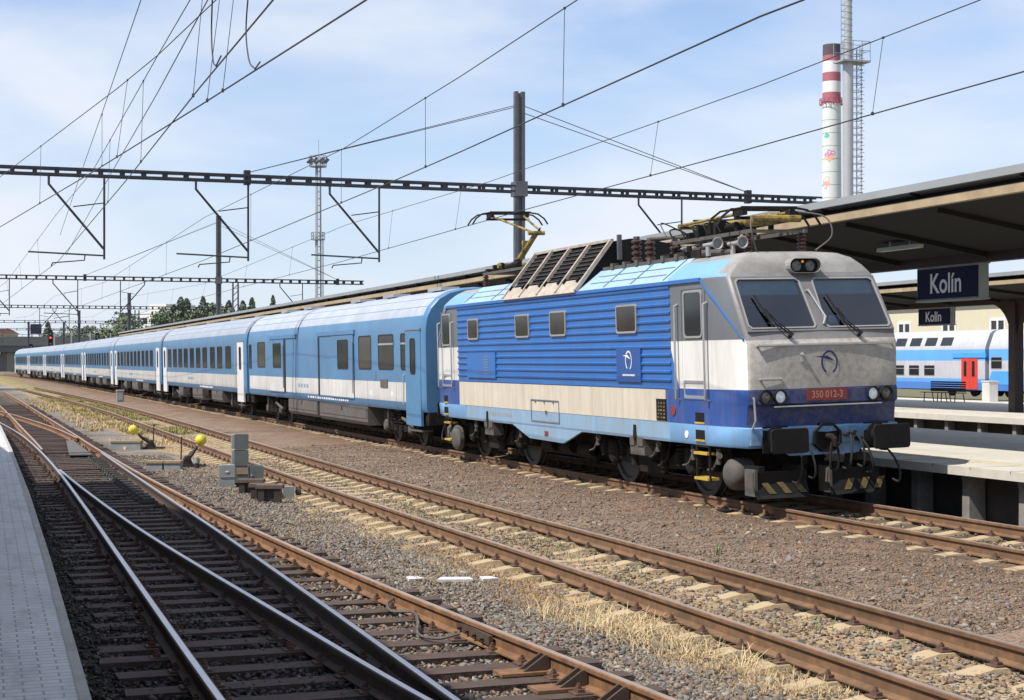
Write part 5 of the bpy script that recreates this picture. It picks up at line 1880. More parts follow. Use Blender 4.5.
# hanging side markers
MB().box(-1.425, -1.40, wy(43.0), wy(43.12), 1.72, 1.95).build('drip_spout', M['seam'], lug)

# passenger coaches
Lp = 25.85
pas = thing('passenger_coach', LABELS[1], 'coach', (T1C, CB[1], .01), 0, 'coaches of the train')
pas.rotation_euler = (0, -CANT, 0)
sh = coach_shell(Lp, M['coach']); sh.parent = pas
coach_common(pas, Lp, (3.55, Lp - 3.55), None)
coach_door(pas, .38, 1.80, M['door_white'])
coach_door(pas, Lp - 1.80, Lp - .38, M['door_white'])
WIN = [(66.9, 68.3), (69.15, 70.5), (71.15, 72.5), (73.4, 74.75), (75.45, 76.8), (77.5, 78.85), (79.6, 80.95), (81.55, 82.95), (83.55, 84.95), (85.7, 87.0)]
for i, (a, b) in enumerate(WIN):
    side_window(pas, a - CB[1], b - CB[1], 1.93, 2.88, 1.408, M['rubber'], M['coach_glass'], r=.1, fr=.045, split=2.66 if i in (0, 2, 7, 9) else None)
for a in (2.4, Lp - 3.2):
    MB().box(-1.412, -1.405, a, a + .12, 1.95, 2.9).build('side_stripe', M['frame_grey'], pas)
underboxes(pas, 6.0, Lp - 6.0, [(3.0, .45, .9, 'undergrey'), (1.2, .55, .6, 'under'), (3.2, .42, 1.0, 'undergrey'), (1.5, .5, .8, 'under'), (1.6, .45, .5, 'undergrey')])
mb = MB()
for k in range(14):
    mb.box(-1.412, -1.409, 8.4 + k * .28, 8.4 + k * .28 + random.uniform(.1, .22), 1.03, 1.11)
mb.build('lettering', M['white_mark'], pas)
for q in (2.0, 8.0, 15.0, 22.0):
    MB().box(-.45, .0, q, q + 1.0, 4.05, 4.11).build('roof_vent', M['galv'], pas)
for root_, L__ in ((pas, Lp), (lug, Lc)):
    for q in (2.05, L__ - 2.05) if root_ is pas else (1.78,):
        MB().tube([(-1.41, q, 1.05), (-1.45, q, 1.1), (-1.45, q, 1.85), (-1.41, q, 1.9)], .014, 6).build('grab_rail', M['galv'], root_)
    for q in np.arange(2.6, L__ - 2.4, 3.05):
        MB().box(-1.4125, -1.40, q, q + .014, .97, 1.9).build('panel_joint', M['seam'], root_)
    mb = MB()
    for k in range(12):
        if k not in (2, 5, 8):
            mb.box(-1.4135, -1.41, L__ * .55 + k * .15, L__ * .55 + k * .15 + .085, 1.36, 1.48)
    mb.build('lettering', M['coach_blue'], root_)
for k in range(2, 8):
    c = copy_tree(pas)
    ya, yb = CB[k], CB[k + 1]
    xa, xb = t1x(ya + .0), t1x(yb)
    c.location = (xa, ya, .01)
    c.rotation_euler = (0, -CANT, atan2(-(xb - xa), yb - ya))
    tag(c, LABELS[k], 'coach', 'coaches of the train')


# ------------------------------------------------------------------ overhead line portals
def portal(Y, zb, mast_x, mast_top, xl, xr, arms, label, left_mast=None, stays=True, depth=.26, msz=.25, pitch=.68):
    root = thing('overhead_line_portal', label, 'portal', (mast_x, Y, 0), 0, 'overhead line portals')
    bx = lambda x: x - mast_x
    mb = MB()
    for dy in (-.22, .22):
        for z in (zb + depth / 2 - .035, zb - depth / 2 + .035):
            mb.box(bx(xl), bx(xr), dy - .035, dy + .035, z - .032, z + .032)
        x = xl + .3
        while x < xr:
            mb.box(bx(x) - .06, bx(x) + .06, dy - .02, dy + .02, zb - depth / 2, zb + depth / 2)
            x += pitch
    mb.build('beam', M['portal'], root)
    for mxx in [mast_x] + ([left_mast] if left_mast is not None else []):
        mb = MB()
        w2 = msz / 2
        for s in (-1, 1):
            mb.box(bx(mxx) + s * w2 - .06, bx(mxx) + s * w2 + .06, -.10, .10, -.3, mast_top)
        mb.box(bx(mxx) - w2, bx(mxx) + w2, -.03, .03, -.3, mast_top - .05)
        mb.box(bx(mxx) - w2 - .10, bx(mxx) + w2 + .10, -.27, .27, zb - .26, zb + .26)
        mb.build('mast', M['mast'], root)
    if stays:
        for sx, ln, dz in ((-1, mast_x - 9.4, .15), (1, 9.0, .15)):
            for q in ((0, .25) if sx > 0 else (0, .06)):
                MB().tube([(sx * .2, 0, mast_top - .5 - q), (sx * ln, 0, zb + .2)], .014, 6).build('stay_cable', M['wire'], root)
            MB().box(sx * ln - .1, sx * ln + .1, -.12, .12, zb - .2, zb + .28).build('stay_clamp', M['portal'], root)
    for (xd, sg, zc) in arms:
        a = MB()
        a.tube([(bx(xd), 0, zb - .12), (bx(xd), 0, zc - .12)], .035, 8)
        xo = xd - sg * 1.72
        a.tube([(bx(xo), 0, zb - .12), (bx(xo), 0, zb - .4), (bx(xd) - sg * .02, 0, zc + .22)], .04, 8)
        a.tube([(bx(xd), 0, zb - .95), (bx(xo) + sg * .75, 0, zb - 1.1)], .02, 6)
        root_a = a.build('drop_bracket', M['portal'], root)
        r_ = MB()
        r_.tube([(bx(xd), 0, zc), (bx(xd) - sg * 2.35, 0, zc + .08)], .03, 6)
        r_.tube([(bx(xd) - sg * .6, 0, zc + .02), (bx(xd) - sg * .62, 0, zc - .16), (bx(xd) - sg * 1.6, 0, zc - .26), (bx(xd) - sg * 1.65, 0, zc - .36)], .022, 6)
        r_.build('registration_arm', M['portal'], root_a)
    return root


portal(53.0, 8.27, 19.0, 11.7, -6.5, 31.0, [(4.79, 1, 5.62), (9.44, 1, 5.66), (13.92, 1, 5.72), (25.3, 1, 5.72)], 'nearest overhead line portal, its grey mast rising behind the raised pantograph', left_mast=-6.3)
portal(119.0, 8.22, 19.0, 13.0, -6.5, 30.0, [(8.9, 1, 5.6), (11.9, -1, 5.6), (4.2, 1, 5.6), (25.3, 1, 5.6)], 'second overhead line portal, mast standing left of the floodlight tower', left_mast=-6.3, depth=.32)
portal(180.5, 8.15, 19.0, 9.8, -8, 30.0, [(5.3, 1, 5.6), (12.6, 1, 5.6), (9.5, -1, 5.6)], 'third overhead line portal, with a low mast above the canopy end', left_mast=-7.5, stays=False, depth=.34)
portal(238.0, 7.9, 18.0, 9.6, -8, 30.0, [(5.5, 1, 5.6), (12.6, 1, 5.6)], 'fourth overhead line portal, over the tail of the train', left_mast=-7.5, stays=False, depth=.36, pitch=1.4)
portal(300.0, 8.0, 20.0, 9.4, 2, 32.0, [(9.5, 1, 5.6)], 'farthest overhead line portal, in front of the road bridge', left_mast=13.9, stays=False, depth=.36, pitch=1.6)


# ------------------------------------------------------------------ overhead wires, one line per track
def line(label, contact, messenger, droppers, rc=.010, rm=.008, jump=()):
    root = thing('overhead_line', label, 'overhead line', tuple(contact[0] if contact else messenger[0]), 0, 'overhead lines')
    o0 = root.location.copy()
    loc = lambda P_: [Vector(p) - o0 for p in P_]
    if contact:
        MB().tube(loc(contact), rc, 6).build('contact_wire', M['wire'], root)
    if messenger:
        MB().tube(loc(messenger), rm, 6).build('messenger_wire', M['wire'], root)
    for a, b in droppers:
        a, b = Vector(a) - o0, Vector(b) - o0
        d = MB().tube([a, b], .005, 5)
        d.box(b.x - .014, b.x + .014, b.y - .02, b.y + .02, b.z - .015, b.z + .03)
        d.box(a.x - .012, a.x + .012, a.y - .02, a.y + .02, a.z - .015, a.z + .015)
        d.build('dropper', M['wire'], root)
    for pts in jump:
        MB().tube(spl(loc(pts)) if len(pts) > 2 else loc(pts), .010, 6).build('jumper_cable', M['wire'], root)
    return root


def sag_line(P0, P1, n=12, sag=0.0):
    P0, P1 = Vector(P0), Vector(P1)
    return [P0.lerp(P1, k / n) - Vector((0, 0, sag * 4 * (k / n) * (1 - k / n))) for k in range(n + 1)]


def poly_at(pts, y):
    pts = sorted([tuple(p) for p in pts], key=lambda p: p[1])
    Y_ = [p[1] for p in pts]
    return Vector((np.interp(y, Y_, [p[0] for p in pts]), y, np.interp(y, Y_, [p[2] for p in pts])))


# train track (contact j, messenger i)
cj = [at_z(1024, 71.5, 5.70)]
cj = [Vector((12.35, 2, 5.78)), at_x(1024, 71.5, 12.4), at_x(740, 151.5, 12.45), at_x(529, 208.5, 12.5), Vector((12.7, 53, 5.62)), Vector((12.4, 119, 5.5)), Vector((12.7, 180, 5.5)), Vector((11.5, 238, 5.5))]
mi_ = [Vector((12.5, 2, 7.1)), at_x(980, 0, 12.6), at_x(760, 85.5, 12.6), at_x(490, 181.5, 12.7), Vector((12.8, 53, 6.85)), Vector((12.75, 85, 6.3)), Vector((12.5, 119, 6.9)), Vector((12.6, 150, 6.3)), Vector((12.7, 180, 6.9)), Vector((11.5, 238, 6.9))]
dr = [(poly_at(mi_, y), poly_at(cj, y)) for y in (at_x(871, 112, 12.4).y, at_x(652, 174, 12.5).y, 40, 47, 62, 72, 84, 96, 108, 130, 150, 168)]
line('overhead line above the train, touching the raised pantograph', cj, mi_, dr)
# middle track (contact h, messenger g)
ch = [Vector((7.3, 2, 5.62)), at_x(803, 0, 7.45), at_x(760, 16.5, 7.45), at_x(460, 152, 7.7), at_x(398, 179, 7.75), Vector((8.0, 53, 5.55)), Vector((7.3, 119, 5.5)), Vector((7.0, 180, 5.5))]
mg = [Vector((7.2, 2, 7.1)), at_x(577, 0, 7.6), at_x(460, 76.7, 7.7), at_x(342.7, 149, 7.8), Vector((8.0, 53, 6.95)), Vector((7.7, 85, 6.3)), Vector((7.3, 119, 6.9)), Vector((7.1, 150, 6.3)), Vector((7.0, 180, 6.9))]
dr = [(poly_at(mg, y), poly_at(ch, y)) for y in (at_x(564, 105, 7.6).y, at_x(424, 167, 7.7).y, at_x(339, 200, 7.75).y, 44, 62, 74, 86, 98, 110, 130, 145, 160)]
line('overhead line above the rusty middle track', ch, mg, dr)
# left track (contact b, messengers d / e)
cb_ = [Vector((2.6, 2, 5.6)), at_z(273, 0, 5.62), at_z(200, 87.3, 5.62), at_z(129, 177, 5.62), Vector((3.35, 53, 5.40)), Vector((2.7, 119, 5.5)), Vector((3.3, 180, 5.5))]
md = [at_z(216, -20, 7.2), at_z(190, 0, 7.15), at_z(158, 55, 7.05), at_z(92.6, 171, 6.8), Vector((3.3, 53, 6.9)), Vector((2.9, 86, 6.3)), Vector((2.7, 119, 6.9)), Vector((3.2, 180, 6.9))]
md[0] = md[1] + (md[1] - md[2]) * 1.5
dr = []
for xa, ya, xb, yb in ((193.5, 0, 193, 96), (139.5, 92, 139, 162), (107.5, 146, 107.5, 200)):
    b = poly_at(cb_, at_z(xb, yb, 5.62).y)
    dr.append((poly_at(md, b.y), b))
dr += [(poly_at(md, y), poly_at(cb_, y)) for y in (62, 74, 86, 98, 130, 150)]
j1 = [at_z(216, 66, 5.64), at_z(213, 60, 5.9), at_z(211.5, 30, 6.5), at_z(213, -20, 7.0)]
line('overhead line above the left track, with a jumper loop hanging from it', cb_, md, dr, jump=[j1, [at_z(216, 66, 5.64), at_z(221, 56, 5.66)]])
# crossover line (contact a, messenger c and e)
ca = [Vector((3.9, 2, 5.62)), at_z(366, 0, 5.62), at_z(200, 105.5, 5.62), at_z(96, 170, 5.62), at_z(0, 227, 5.60)]
ca.append(ca[-1] + (ca[-1] - ca[-2]) * .5)
mc = [at_z(216, 0, 7.0), at_z(158, 55, 6.95), at_z(117, 88.7, 6.9), at_z(0, 177, 6.8)]
mc[0:0] = [mc[0] + (mc[0] - mc[1]) * 2]
mc.append(mc[-1] + (mc[-1] - mc[-2]) * .5)
dr = []
for xa, ya, xb, yb in ((226, 0, 221.5, 91), (158, 55, 152, 98), (117, 88.7, 116, 157), (39.5, 149, 41, 203)):
    b = poly_at(ca, at_z(xb, yb, 5.62).y)
    dr.append((poly_at(mc, b.y), b))
j2 = [at_z(255, 69, 5.64), at_z(249, 60, 5.9), at_z(246, 30, 6.6), at_z(249, -15, 7.0)]
line('overhead line crossing towards the left edge above the turnout', ca, mc, dr, jump=[j2, [at_z(255, 69, 5.64), at_z(260, 62, 5.66)]])
# a plain second messenger and a feeder at the left
mf = [at_z(143, -6, 7.2), at_z(101.6, 114.4, 7.0), at_z(82, 170, 6.9), at_z(60, 235, 6.6)]
me2 = [at_z(212, -8, 6.4), at_z(158, 92, 6.3), at_z(113, 170, 6.2), at_z(66, 255, 5.9)]
line('steep single wire running down to the portal at the upper left', None, mf, [(at_z(102, 114.4, 7.0), at_z(102, 166, 6.35))], rm=.007)
line('slanting wire between the two contact wires at the upper left', None, me2, [], rm=.008)
# other island track
co_ = [Vector((26.0, 20, 5.7)), Vector((25.6, 53, 5.62)), Vector((25.8, 119, 5.6))]
mo_ = [Vector((26.0, 20, 7.0)), Vector((25.6, 53, 6.9)), Vector((25.7, 86, 6.3)), Vector((25.8, 119, 6.9))]
line('overhead line of the track behind the island platform canopy', co_, mo_, [(poly_at(mo_, y), poly_at(co_, y)) for y in (62, 86, 104)])


# ------------------------------------------------------------------ canopies
def canopy(name, label, edge, cx, y0, y1, zt, zs, hwid, cols, col_lab, haunch=False, post_w=.22):
    """butterfly roof: edge = [(x,y)] of its near edge; zt edge top, zs underside at the spine"""
    root = thing(name, label, 'canopy', (cx, 0, 0))
    n = len(edge)
    top, fas, sof = MB(), MB(), MB()
    for i in range(n - 1):
        (xa, ya), (xb, yb) = edge[i], edge[i + 1]
        for s in (-1, 1):
            def X(e):
                return s * (cx - e)
            ea, eb = -X(xa) if s > 0 else X(xa), 0
            A = lambda off, e: (s * ((cx - e) - off))
            a0, b0 = A(0, xa), A(0, xb)
            # roof sheet with a thick grey rim
            vs = [(a0, ya, zt), (b0, yb, zt), (0, yb, zs + .55), (0, ya, zs + .55), (a0, ya, zt - .13), (b0, yb, zt - .13), (0, yb, zs + .42), (0, ya, zs + .42)]
            top.add(vs, [(0, 1, 2, 3), (4, 7, 6, 5), (0, 4, 5, 1), (0, 3, 7, 4), (1, 5, 6, 2)], 0)
            # tan edge beam, set back
            a1, b1 = A(.10, xa), A(.10, xb)
            a2, b2 = A(.24, xa), A(.24, xb)
            vs = [(a1, ya, zt - .26), (b1, yb, zt - .26), (b1, yb, zt - .40), (a1, ya, zt - .40), (a2, ya, zt - .26), (b2, yb, zt - .26), (b2, yb, zt - .40), (a2, ya, zt - .40)]
            fas.add(vs, [(0, 1, 2, 3), (4, 7, 6, 5), (0, 4, 5, 1), (3, 2, 6, 7), (0, 3, 7, 4), (1, 5, 6, 2)], 0)
            # boarded soffit from the beam down to the spine
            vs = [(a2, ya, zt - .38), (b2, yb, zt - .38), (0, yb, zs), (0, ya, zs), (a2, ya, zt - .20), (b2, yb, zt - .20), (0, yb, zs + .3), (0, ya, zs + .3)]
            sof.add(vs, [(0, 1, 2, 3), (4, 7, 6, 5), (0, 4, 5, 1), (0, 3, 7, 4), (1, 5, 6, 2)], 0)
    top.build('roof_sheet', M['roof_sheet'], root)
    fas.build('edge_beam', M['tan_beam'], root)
    sof.build('soffit', M['soffit'], root)
    ex = lambda y: float(np.interp(y, [e[1] for e in edge], [e[0] for e in edge]))
    yy = y0 + 1.0
    while yy < min(y1, y0 + 90):
        for s in (-1, 1):
            h_ = cx - ex(yy)
            raf = MB()
            raf.bar((s * .1, yy, zs - .03), (s * (h_ - .42), yy, zt - .43), .10, .12)
            raf.build('rafter', M['soffit'], root)
            MB().bar((s * (h_ - .20), yy + .3, zt - .20), (s * (h_ - .05), yy + .3, zt - .15), .05, .07).build('bracket', M['soffit'], root)
        yy += 3.0
    MB().box(-.14, .14, y0, y1, zs - .16, zs + .02).build('spine_beam', M['canopy_steel'], root)
    for yc in cols:
        c = MB().box(-post_w / 2, post_w / 2, yc - post_w / 2, yc + post_w / 2, .3, zs - .1)
        if haunch:
            for d in (-1, 1):
                pts = [(yc + d * post_w / 2, zs - .1), (yc + d * post_w / 2, zs - 1.5)]
                for k in range(9):
                    a = pi * .5 * k / 8
                    pts.append((yc + d * (post_w / 2 + 1.35 * (1 - cos(a))), zs - 1.5 + 1.38 * sin(a)))
                pts.append((yc + d * (post_w / 2 + 1.35), zs - .1))
                c.prism(pts, 'x', -.09, .09)
        c.build('column', M['canopy_steel'], root)
    return root, ex


edge1 = [(15.12, 4), (15.30, 20), (15.40, 27), (15.75, 38), (16.1, 51), (16.3, 80), (16.5, 120), (16.55, 168)]
can1, ex1 = canopy('platform_canopy', 'long dark canopy over the island platform behind the train', edge1, 19.0, 4, 168, 5.2, 4.30, 3.5, [14 + 9 * k for k in range(1, 17)], '')
edge2 = [(33.3, 10), (33.3, 175)]
can2, ex2 = canopy('platform_canopy', 'second canopy with arched column brackets over the far platform', edge2, 37.0, 10, 175, 5.2, 4.50, 3.7, [29.6, 39.4, 49.2, 59.0, 68.8, 78.6, 88.4], '', haunch=True, post_w=.38)
# left canopy over the photographer's platform: out of the picture, but it throws the shade on the left
lc = thing('platform_canopy', 'canopy over the left platform that shades the paving and near rails', 'canopy', (-4.5, 0, 0))
ZL = 4.5
mb = MB()
dxs, dys = (ZL + .1) / 1.4, (ZL + .1) / 1.4 * .42
ol = [(3.25 - dxs, -14), (3.25 - dxs, 24.5 - dys), (2.95 - dxs, 32.9 - dys), (1.35 - dxs, 33.3 - dys), (1.2 - dxs, 37.6 - dys), (-9.0, 37.6 - dys), (-9.0, -14)]
mb.prism([(x + 4.5, y) for x, y in ol], 'z', ZL, ZL + .25)
mb.build('roof_sheet', M['roof_sheet'], lc)
for yc in range(-10, 34, 8):
    MB().box(-.12, .12, yc - .12, yc + .12, .44, ZL).build('column', M['canopy_steel'], lc)

# tube lamp and station signs under the canopies
la_, lb_ = at_x(880, 250.5, 17.4), at_x(920, 246, 17.4)
tl = MB().box(-.08, .08, min(la_.y, lb_.y), max(la_.y, lb_.y), 0, .07, 0)
tl.box(-.02, .02, la_.y - .4, la_.y - .36, .07, .5, 0).box(-.02, .02, lb_.y + .3, lb_.y + .34, .07, .5, 0)
o = tl.build('tube_lamp', M['tube_lamp'], None, loc=(17.4, 0, (la_.z + lb_.z) / 2 - .03))
tag(o, 'pale tube lamp hanging under the dark island canopy', 'lamp')


def station_sign(label, X, ya, yb, z0, z1, hang):
    root = thing('station_sign', label, 'sign', (X, (ya + yb) / 2, 0), 0, 'station name signs')
    w2 = abs(yb - ya) / 2
    c = MB().box(0, .22, -w2, w2, z0, z1)
    c.build('case', M['sign_case'], root)
    MB().box(-.014, -.002, -w2 + .03, w2 - .03, z0 + .03, z1 - .03).build('face', M['navy_sign'], root)
    rm = MB()
    rm.box(-.03, .25, -w2 - .01, w2 + .01, z1, z1 + .025).box(-.03, .25, -w2 - .01, w2 + .01, z0 - .03, z0)
    rm.build('rim', M['sign_case'], root)
    lettering('lettering', 'Kolín', .56, (-.018, 0.04, (z0 + z1) / 2 - .02), FACE_NX, M['sign_letter'], root, .92)
    for q in (-w2 * .6, w2 * .6):
        MB().box(.08, .12, q - .02, q + .02, z1, hang).build('hanger', M['canopy_steel'], root)
    return root


station_sign('large navy Kolín name board hanging under the island canopy', 19.0, 26.40, 28.52, 3.46, 4.13, 4.25)
station_sign('smaller looking navy Kolín name board hanging under the far canopy', 36.9, 53.1, 55.3, 3.66, 4.32, 4.5)
# downpipe beside the right-hand far column
dp = MB().tube([(37.0, 47.9, .35), (37.0, 47.9, 4.2)], .09, 10).build('downpipe', M['galv'])
tag(dp, 'pale downpipe beside the brown column of the far canopy', 'downpipe')

# bench and white cabinet on the far platform
bp_ = at_x(950, 402, 37.6)
by = 51.9
bench = thing('bench', 'dark slatted bench on the far platform below the small name board', 'bench', tuple(at_z(948, 402, .35)))
mb = MB()
for k in range(5):
    mb.box(-.02 + .0, .02, -1.35, 1.35, .48 + k * .1, .55 + k * .1)
mb.build('backrest', M['wood_bench'], bench)
mb = MB()
for k in range(4):
    mb.box(-.5 + k * .12, -.41 + k * .12, -1.5, 1.5, .42, .45)
mb.build('seat', M['wood_bench'], bench)
for q in (-1.2, -.15, .15, 1.2):
    MB().tube([(-.48, q, 0), (-.40, q + .06, .42)], .025, 6).tube([(.05, q, 0), (.0, q + .06, .45)], .025, 6).build('leg', M['iron'], bench)
cb2 = MB().prism(rr(-.25, .25, -.28, .28, .04), 'z', 0, .92, 0).box(-.27, .27, -.30, .30, .92, .98, 0).box(-.262, -.25, -.2, .2, .1, .85, 1)
o = cb2.build('cabinet', [M['white'], M['door_white']], None, loc=at_z(990, 402, .35))
tag(o, 'white cabinet standing on the far platform right of the bench', 'cabinet')

# ------------------------------------------------------------------ double deck train and station house in the right background
dd = thing('double_deck_train', 'white and sky blue double deck train with red doors beyond the far platform', 'train', (62.0, 62.0, 0))
Ld = 48.0
prof = [(-1.40, .42), (-1.41, 1.0), (-1.41, 3.0), (-1.36, 3.2), (-1.05, 3.95), (-.85, 4.12), (-.4, 4.2), (0, 4.22)]
ring = prof + [(-x, z) for x, z in reversed(prof[:-1])]
for ya, yb in ((0, 21.2), (21.6, Ld)):
    MB().prism(ring, 'y', ya, yb).build('body', M['dd'], dd, smooth=True)
for k in range(14):
    yy = 25.2 + k * 1.75
    if k not in (0,):
        side_window(dd, yy, yy + 1.2, 1.28, 1.98, 1.412, M['frame_grey'], M['glass'], r=.06, split=1.75)
    o_ = MB().prism([(yy, 0), (yy + 1.2, 0), (yy + 1.2, .56), (yy, .56)], 'x', -.01, .02, 0,
                    Matrix.Translation((-1.365, 0, 3.24)) @ Matrix.Rotation(RAD(22), 4, 'Y')).build('window', M['glass'], dd)
for yy in (18.2, 19.9):
    side_window(dd, yy, yy + 1.1, 1.75, 2.5, 1.412, M['frame_grey'], M['glass'], r=.06, split=2.25)
# boarding doors
for yy in (22.2 + .15,):
    for q in (0, .85):
        d = MB().box(-1.435, -1.38, yy + q, yy + q + .83, .48, 2.42).build('door', M['dd_red'], dd)
        side_window(d, yy + q + .25, yy + q + .58, 1.25, 2.25, 1.435, M['dd_red'], M['glass'], r=.05, fr=.02, name='door_window')
    MB().box(-1.47, -1.38, yy - .9, yy + 2.6, 2.45, 2.75).build('door_runner', M['dd_blue'], dd)
MB().prism([(21.9, .46), (21.5, .5), (20.9, 1.62), (13, 1.62), (13, .8), (21.0, .8)], 'x', -1.42, -1.39).build('lower_panel', M['dd_blue'], dd)
for yc in (3.0, 18.6, 24.5, 45):
    mb = MB().box(-1.1, 1.1, yc - 1.5, yc + 1.5, .3, .6)
    for q in (-1.2, 1.2):
        mb.lathe((-1.0, yc + q, .42), (1, 0, 0), [(0, .42), (.12, .42)], 18)
        mb.lathe((1.0, yc + q, .42), (-1, 0, 0), [(0, .42), (.12, .42)], 18)
    mb.build('bogie', M['under'], dd)

house = thing('station_house', 'yellow rendered house with tall windows behind the double deck train', 'house', (84, 70, 0))
MB().box(0, 12, 27, 62, 0, 7.8).build('wall', M['yellow_wall'], house)
MB().box(-.4, 12, -40, 26.9, 0, 7.6).build('wall', M['ochre_wall'], house)
MB().prism([(-.8, 7.8), (12.8, 7.8), (6, 8.8)], 'y', 26, 63).build('roof', M['roof_red'], house)
for yy in (30, 36.5, 43, 50, 57):
    for z0 in (3.0,):
        wf = side_window(house, yy, yy + 2.2, z0, z0 + 2.9, 0.0, M['chim_white'], M['glass'], r=.03, fr=.22, side=-1, proud=.08)
        MB().box(-.09, -.0, yy + 1.0, yy + 1.2, z0, z0 + 2.9).build('mullion', M['chim_white'], wf)
MB().tube([(-.2, 39.6, 0), (-.2, 39.6, 7.7)], .3, 8).build('downpipe', M['mast'], house)
for z0 in (5.0, 6.2, 7.0):
    MB().box(-.46, -.41, -40, 26.8, z0, z0 + .1).build('cornice', M['yellow_wall'], house)

# ------------------------------------------------------------------ chimneys and floodlight tower
cbY = 260.0
cL, cR = at_y(822, 45, cbY), at_y(840, 45, cbY)
cxm = (cL.x + cR.x) / 2 + .12
r_t = (cR.x - cL.x) / 2 * CT * .90
ztop = cL.z
chim = thing('chimney', 'tall pale chimney with red and white bands and coloured painted motifs', 'chimney', (cxm, cbY, 0))


def crad(z):
    return r_t * (1 + (ztop - z) / ztop * .26)


def zpx(y):
    return at_y(831, y, cbY).z


segs = [(45, 56, 'soot'), (56, 62, 'chim_red'), (62, 73, 'chim_white'), (73, 82, 'chim_red'), (82, 93, 'chim_white'), (93, 104, 'chim_red')]
for ya, yb, m_ in segs:
    MB().lathe((0, 0, zpx(yb)), (0, 0, 1), [(0, crad(zpx(yb))), (zpx(ya) - zpx(yb), crad(zpx(ya)))], 32).build('band', M[m_], chim, smooth=True)
MB().lathe((0, 0, 0), (0, 0, 1), [(0, crad(0)), (zpx(104), crad(zpx(104)))], 32).build('shaft', M['chim'], chim, smooth=True)
g_ = MB()
zc_ = zpx(105)
for k in range(16):
    a = 2 * pi * k / 16
    g_.bar((crad(zc_) * cos(a), crad(zc_) * sin(a), zc_), ((crad(zc_) + .5) * cos(a), (crad(zc_) + .5) * sin(a), zc_ + .1), .1, .1)
    g_.bar(((crad(zc_) + .5) * cos(a), (crad(zc_) + .5) * sin(a), zc_), ((crad(zc_) + .5) * cos(a), (crad(zc_) + .5) * sin(a), zc_ + 1.1), .09, .09)
    a2 = 2 * pi * (k + 1) / 16
    for hq in (0.1, 1.1):
        g_.bar(((crad(zc_) + .5) * cos(a), (crad(zc_) + .5) * sin(a), zc_ + hq), ((crad(zc_) + .5) * cos(a2), (crad(zc_) + .5) * sin(a2), zc_ + hq), .09, .09)
g_.build('gallery', M['chim_red'], chim)
# faint joints of the concrete rings
for k in range(18):
    z_ = 6 + k * 2.4
    if z_ < zpx(106):
        MB().lathe((0, 0, z_), (0, 0, 1), [(0, crad(z_) + .012), (.1, crad(z_) + .012)], 32).build('joint_ring', M['galv'], chim, smooth=True)


def on_chimney(px, py, du, dv):
    """a point on the shaft seen from the station at pixel (px,py), plus an offset in metres along and up"""
    z = at_y(px, py, cbY).z + dv
    ang0 = atan2(-cbY, -cxm)
    off = (px - 831.3) / F * sqrt(cbY**2 + cxm**2) + du
    R_ = crad(z) + .03
    a = ang0 + math.asin(max(-.98, min(.98, off / R_)))
    return (R_ * cos(a), R_ * sin(a), z)


def petal(px, py, ang, ln, wd, m_):
    n_ = 10
    pts = []
    for k in range(n_):
        a = 2 * pi * k / n_
        u, v = ln / 2 * cos(a) + ln / 2, wd / 2 * sin(a)
        pts.append(on_chimney(px, py, u * cos(ang) - v * sin(ang), u * sin(ang) + v * cos(ang)))
    MB().add(pts, [tuple(range(n_))]).build('painted_petal', m_, chim)


for an in (.7, 1.9, 3.0):
    petal(830, 156, an, 1.1, .8, M['petal_pink'])
for an in (-.6, -1.6, -2.6):
    petal(829, 157, an, 1.0, .8, M['petal_orange'])
petal(823.5, 184, .9, 1.6, 1.0, M['petal_orange']); petal(824, 183, -.3, 1.2, .8, M['petal_orange']); petal(824, 182, -1.3, 1.4, .7, M['petal_pink'])
petal(824, 137, .2, 1.0, .7, M['teal']); petal(825, 137, .9, .8, .6, M['teal'])

stk = thing('steel_flue', 'slender steel flue with ladder and platform beside the chimney', 'flue', (at_y(848, 100, cbY - 9).x, cbY - 9, 0))
rs = (at_y(852.5, 30, cbY).x - at_y(844, 30, cbY).x) / 2
MB().lathe((0, 0, 0), (0, 0, 1), [(0, rs * 1.05), (zpx(72), rs * 1.05)], 24).build('shaft', M['steel_stack'], stk, smooth=True)
MB().lathe((0, 0, zpx(70)), (0, 0, 1), [(0, rs * .8), (22, rs * .78)], 24).build('upper_shaft', M['steel_stack'], stk, smooth=True)
ld = MB()
for x_, y_ in ((1.5, -.8), (2.5, -.8), (1.5, .8), (2.5, .8)):
    ld.bar((x_ * .9, y_, 0), (x_ * .9, y_, zpx(58)), .13, .13)
z_ = 30.0
while z_ < zpx(60):
    ld.bar((1.5, -.8, z_), (2.35, -.8, z_), .13, .13).bar((1.5, .8, z_), (2.6, .8, z_), .1, .1).bar((2.6, -.8, z_), (2.6, .8, z_), .1, .1)
    ld.bar((1.5, -.8, z_), (2.6, -.8, z_ + 1.3), .08, .08).bar((.6, -.8, z_), (1.5, -.8, z_), .1, .1)
    ld.bar((2.3, -.8, z_ + .6), (2.6, -1.3, z_ + .6), .08, .08).bar((2.6, -1.3, z_ + .6), (1.8, -1.3, z_ + .6), .08, .08)
    z_ += 1.3
ld.build('ladder_frame', M['galv'], stk)
for xo in (-1.9, -.2):
    MB().bar((xo - .3, -1.3, zpx(70)), (xo - .3, -1.3, zpx(-60)), .1, .1).build('upper_rail', M['galv'], stk)
mb = MB()
z_ = zpx(66)
while z_ < zpx(-40):
    mb.bar((-2.2, -1.3, z_), (-.5, -1.3, z_), .11, .11).bar((-2.2, -1.3, z_), (-.5, -1.3, z_ + 1.1), .07, .07).bar((-.5, -1.3, z_), (.6, -.6, z_), .08, .08)
    z_ += 1.1
mb.build('upper_rungs', M['galv'], stk)
pf_ = MB().box(-2.0, 3.6, -1.8, 1.8, zpx(72), zpx(70.3))
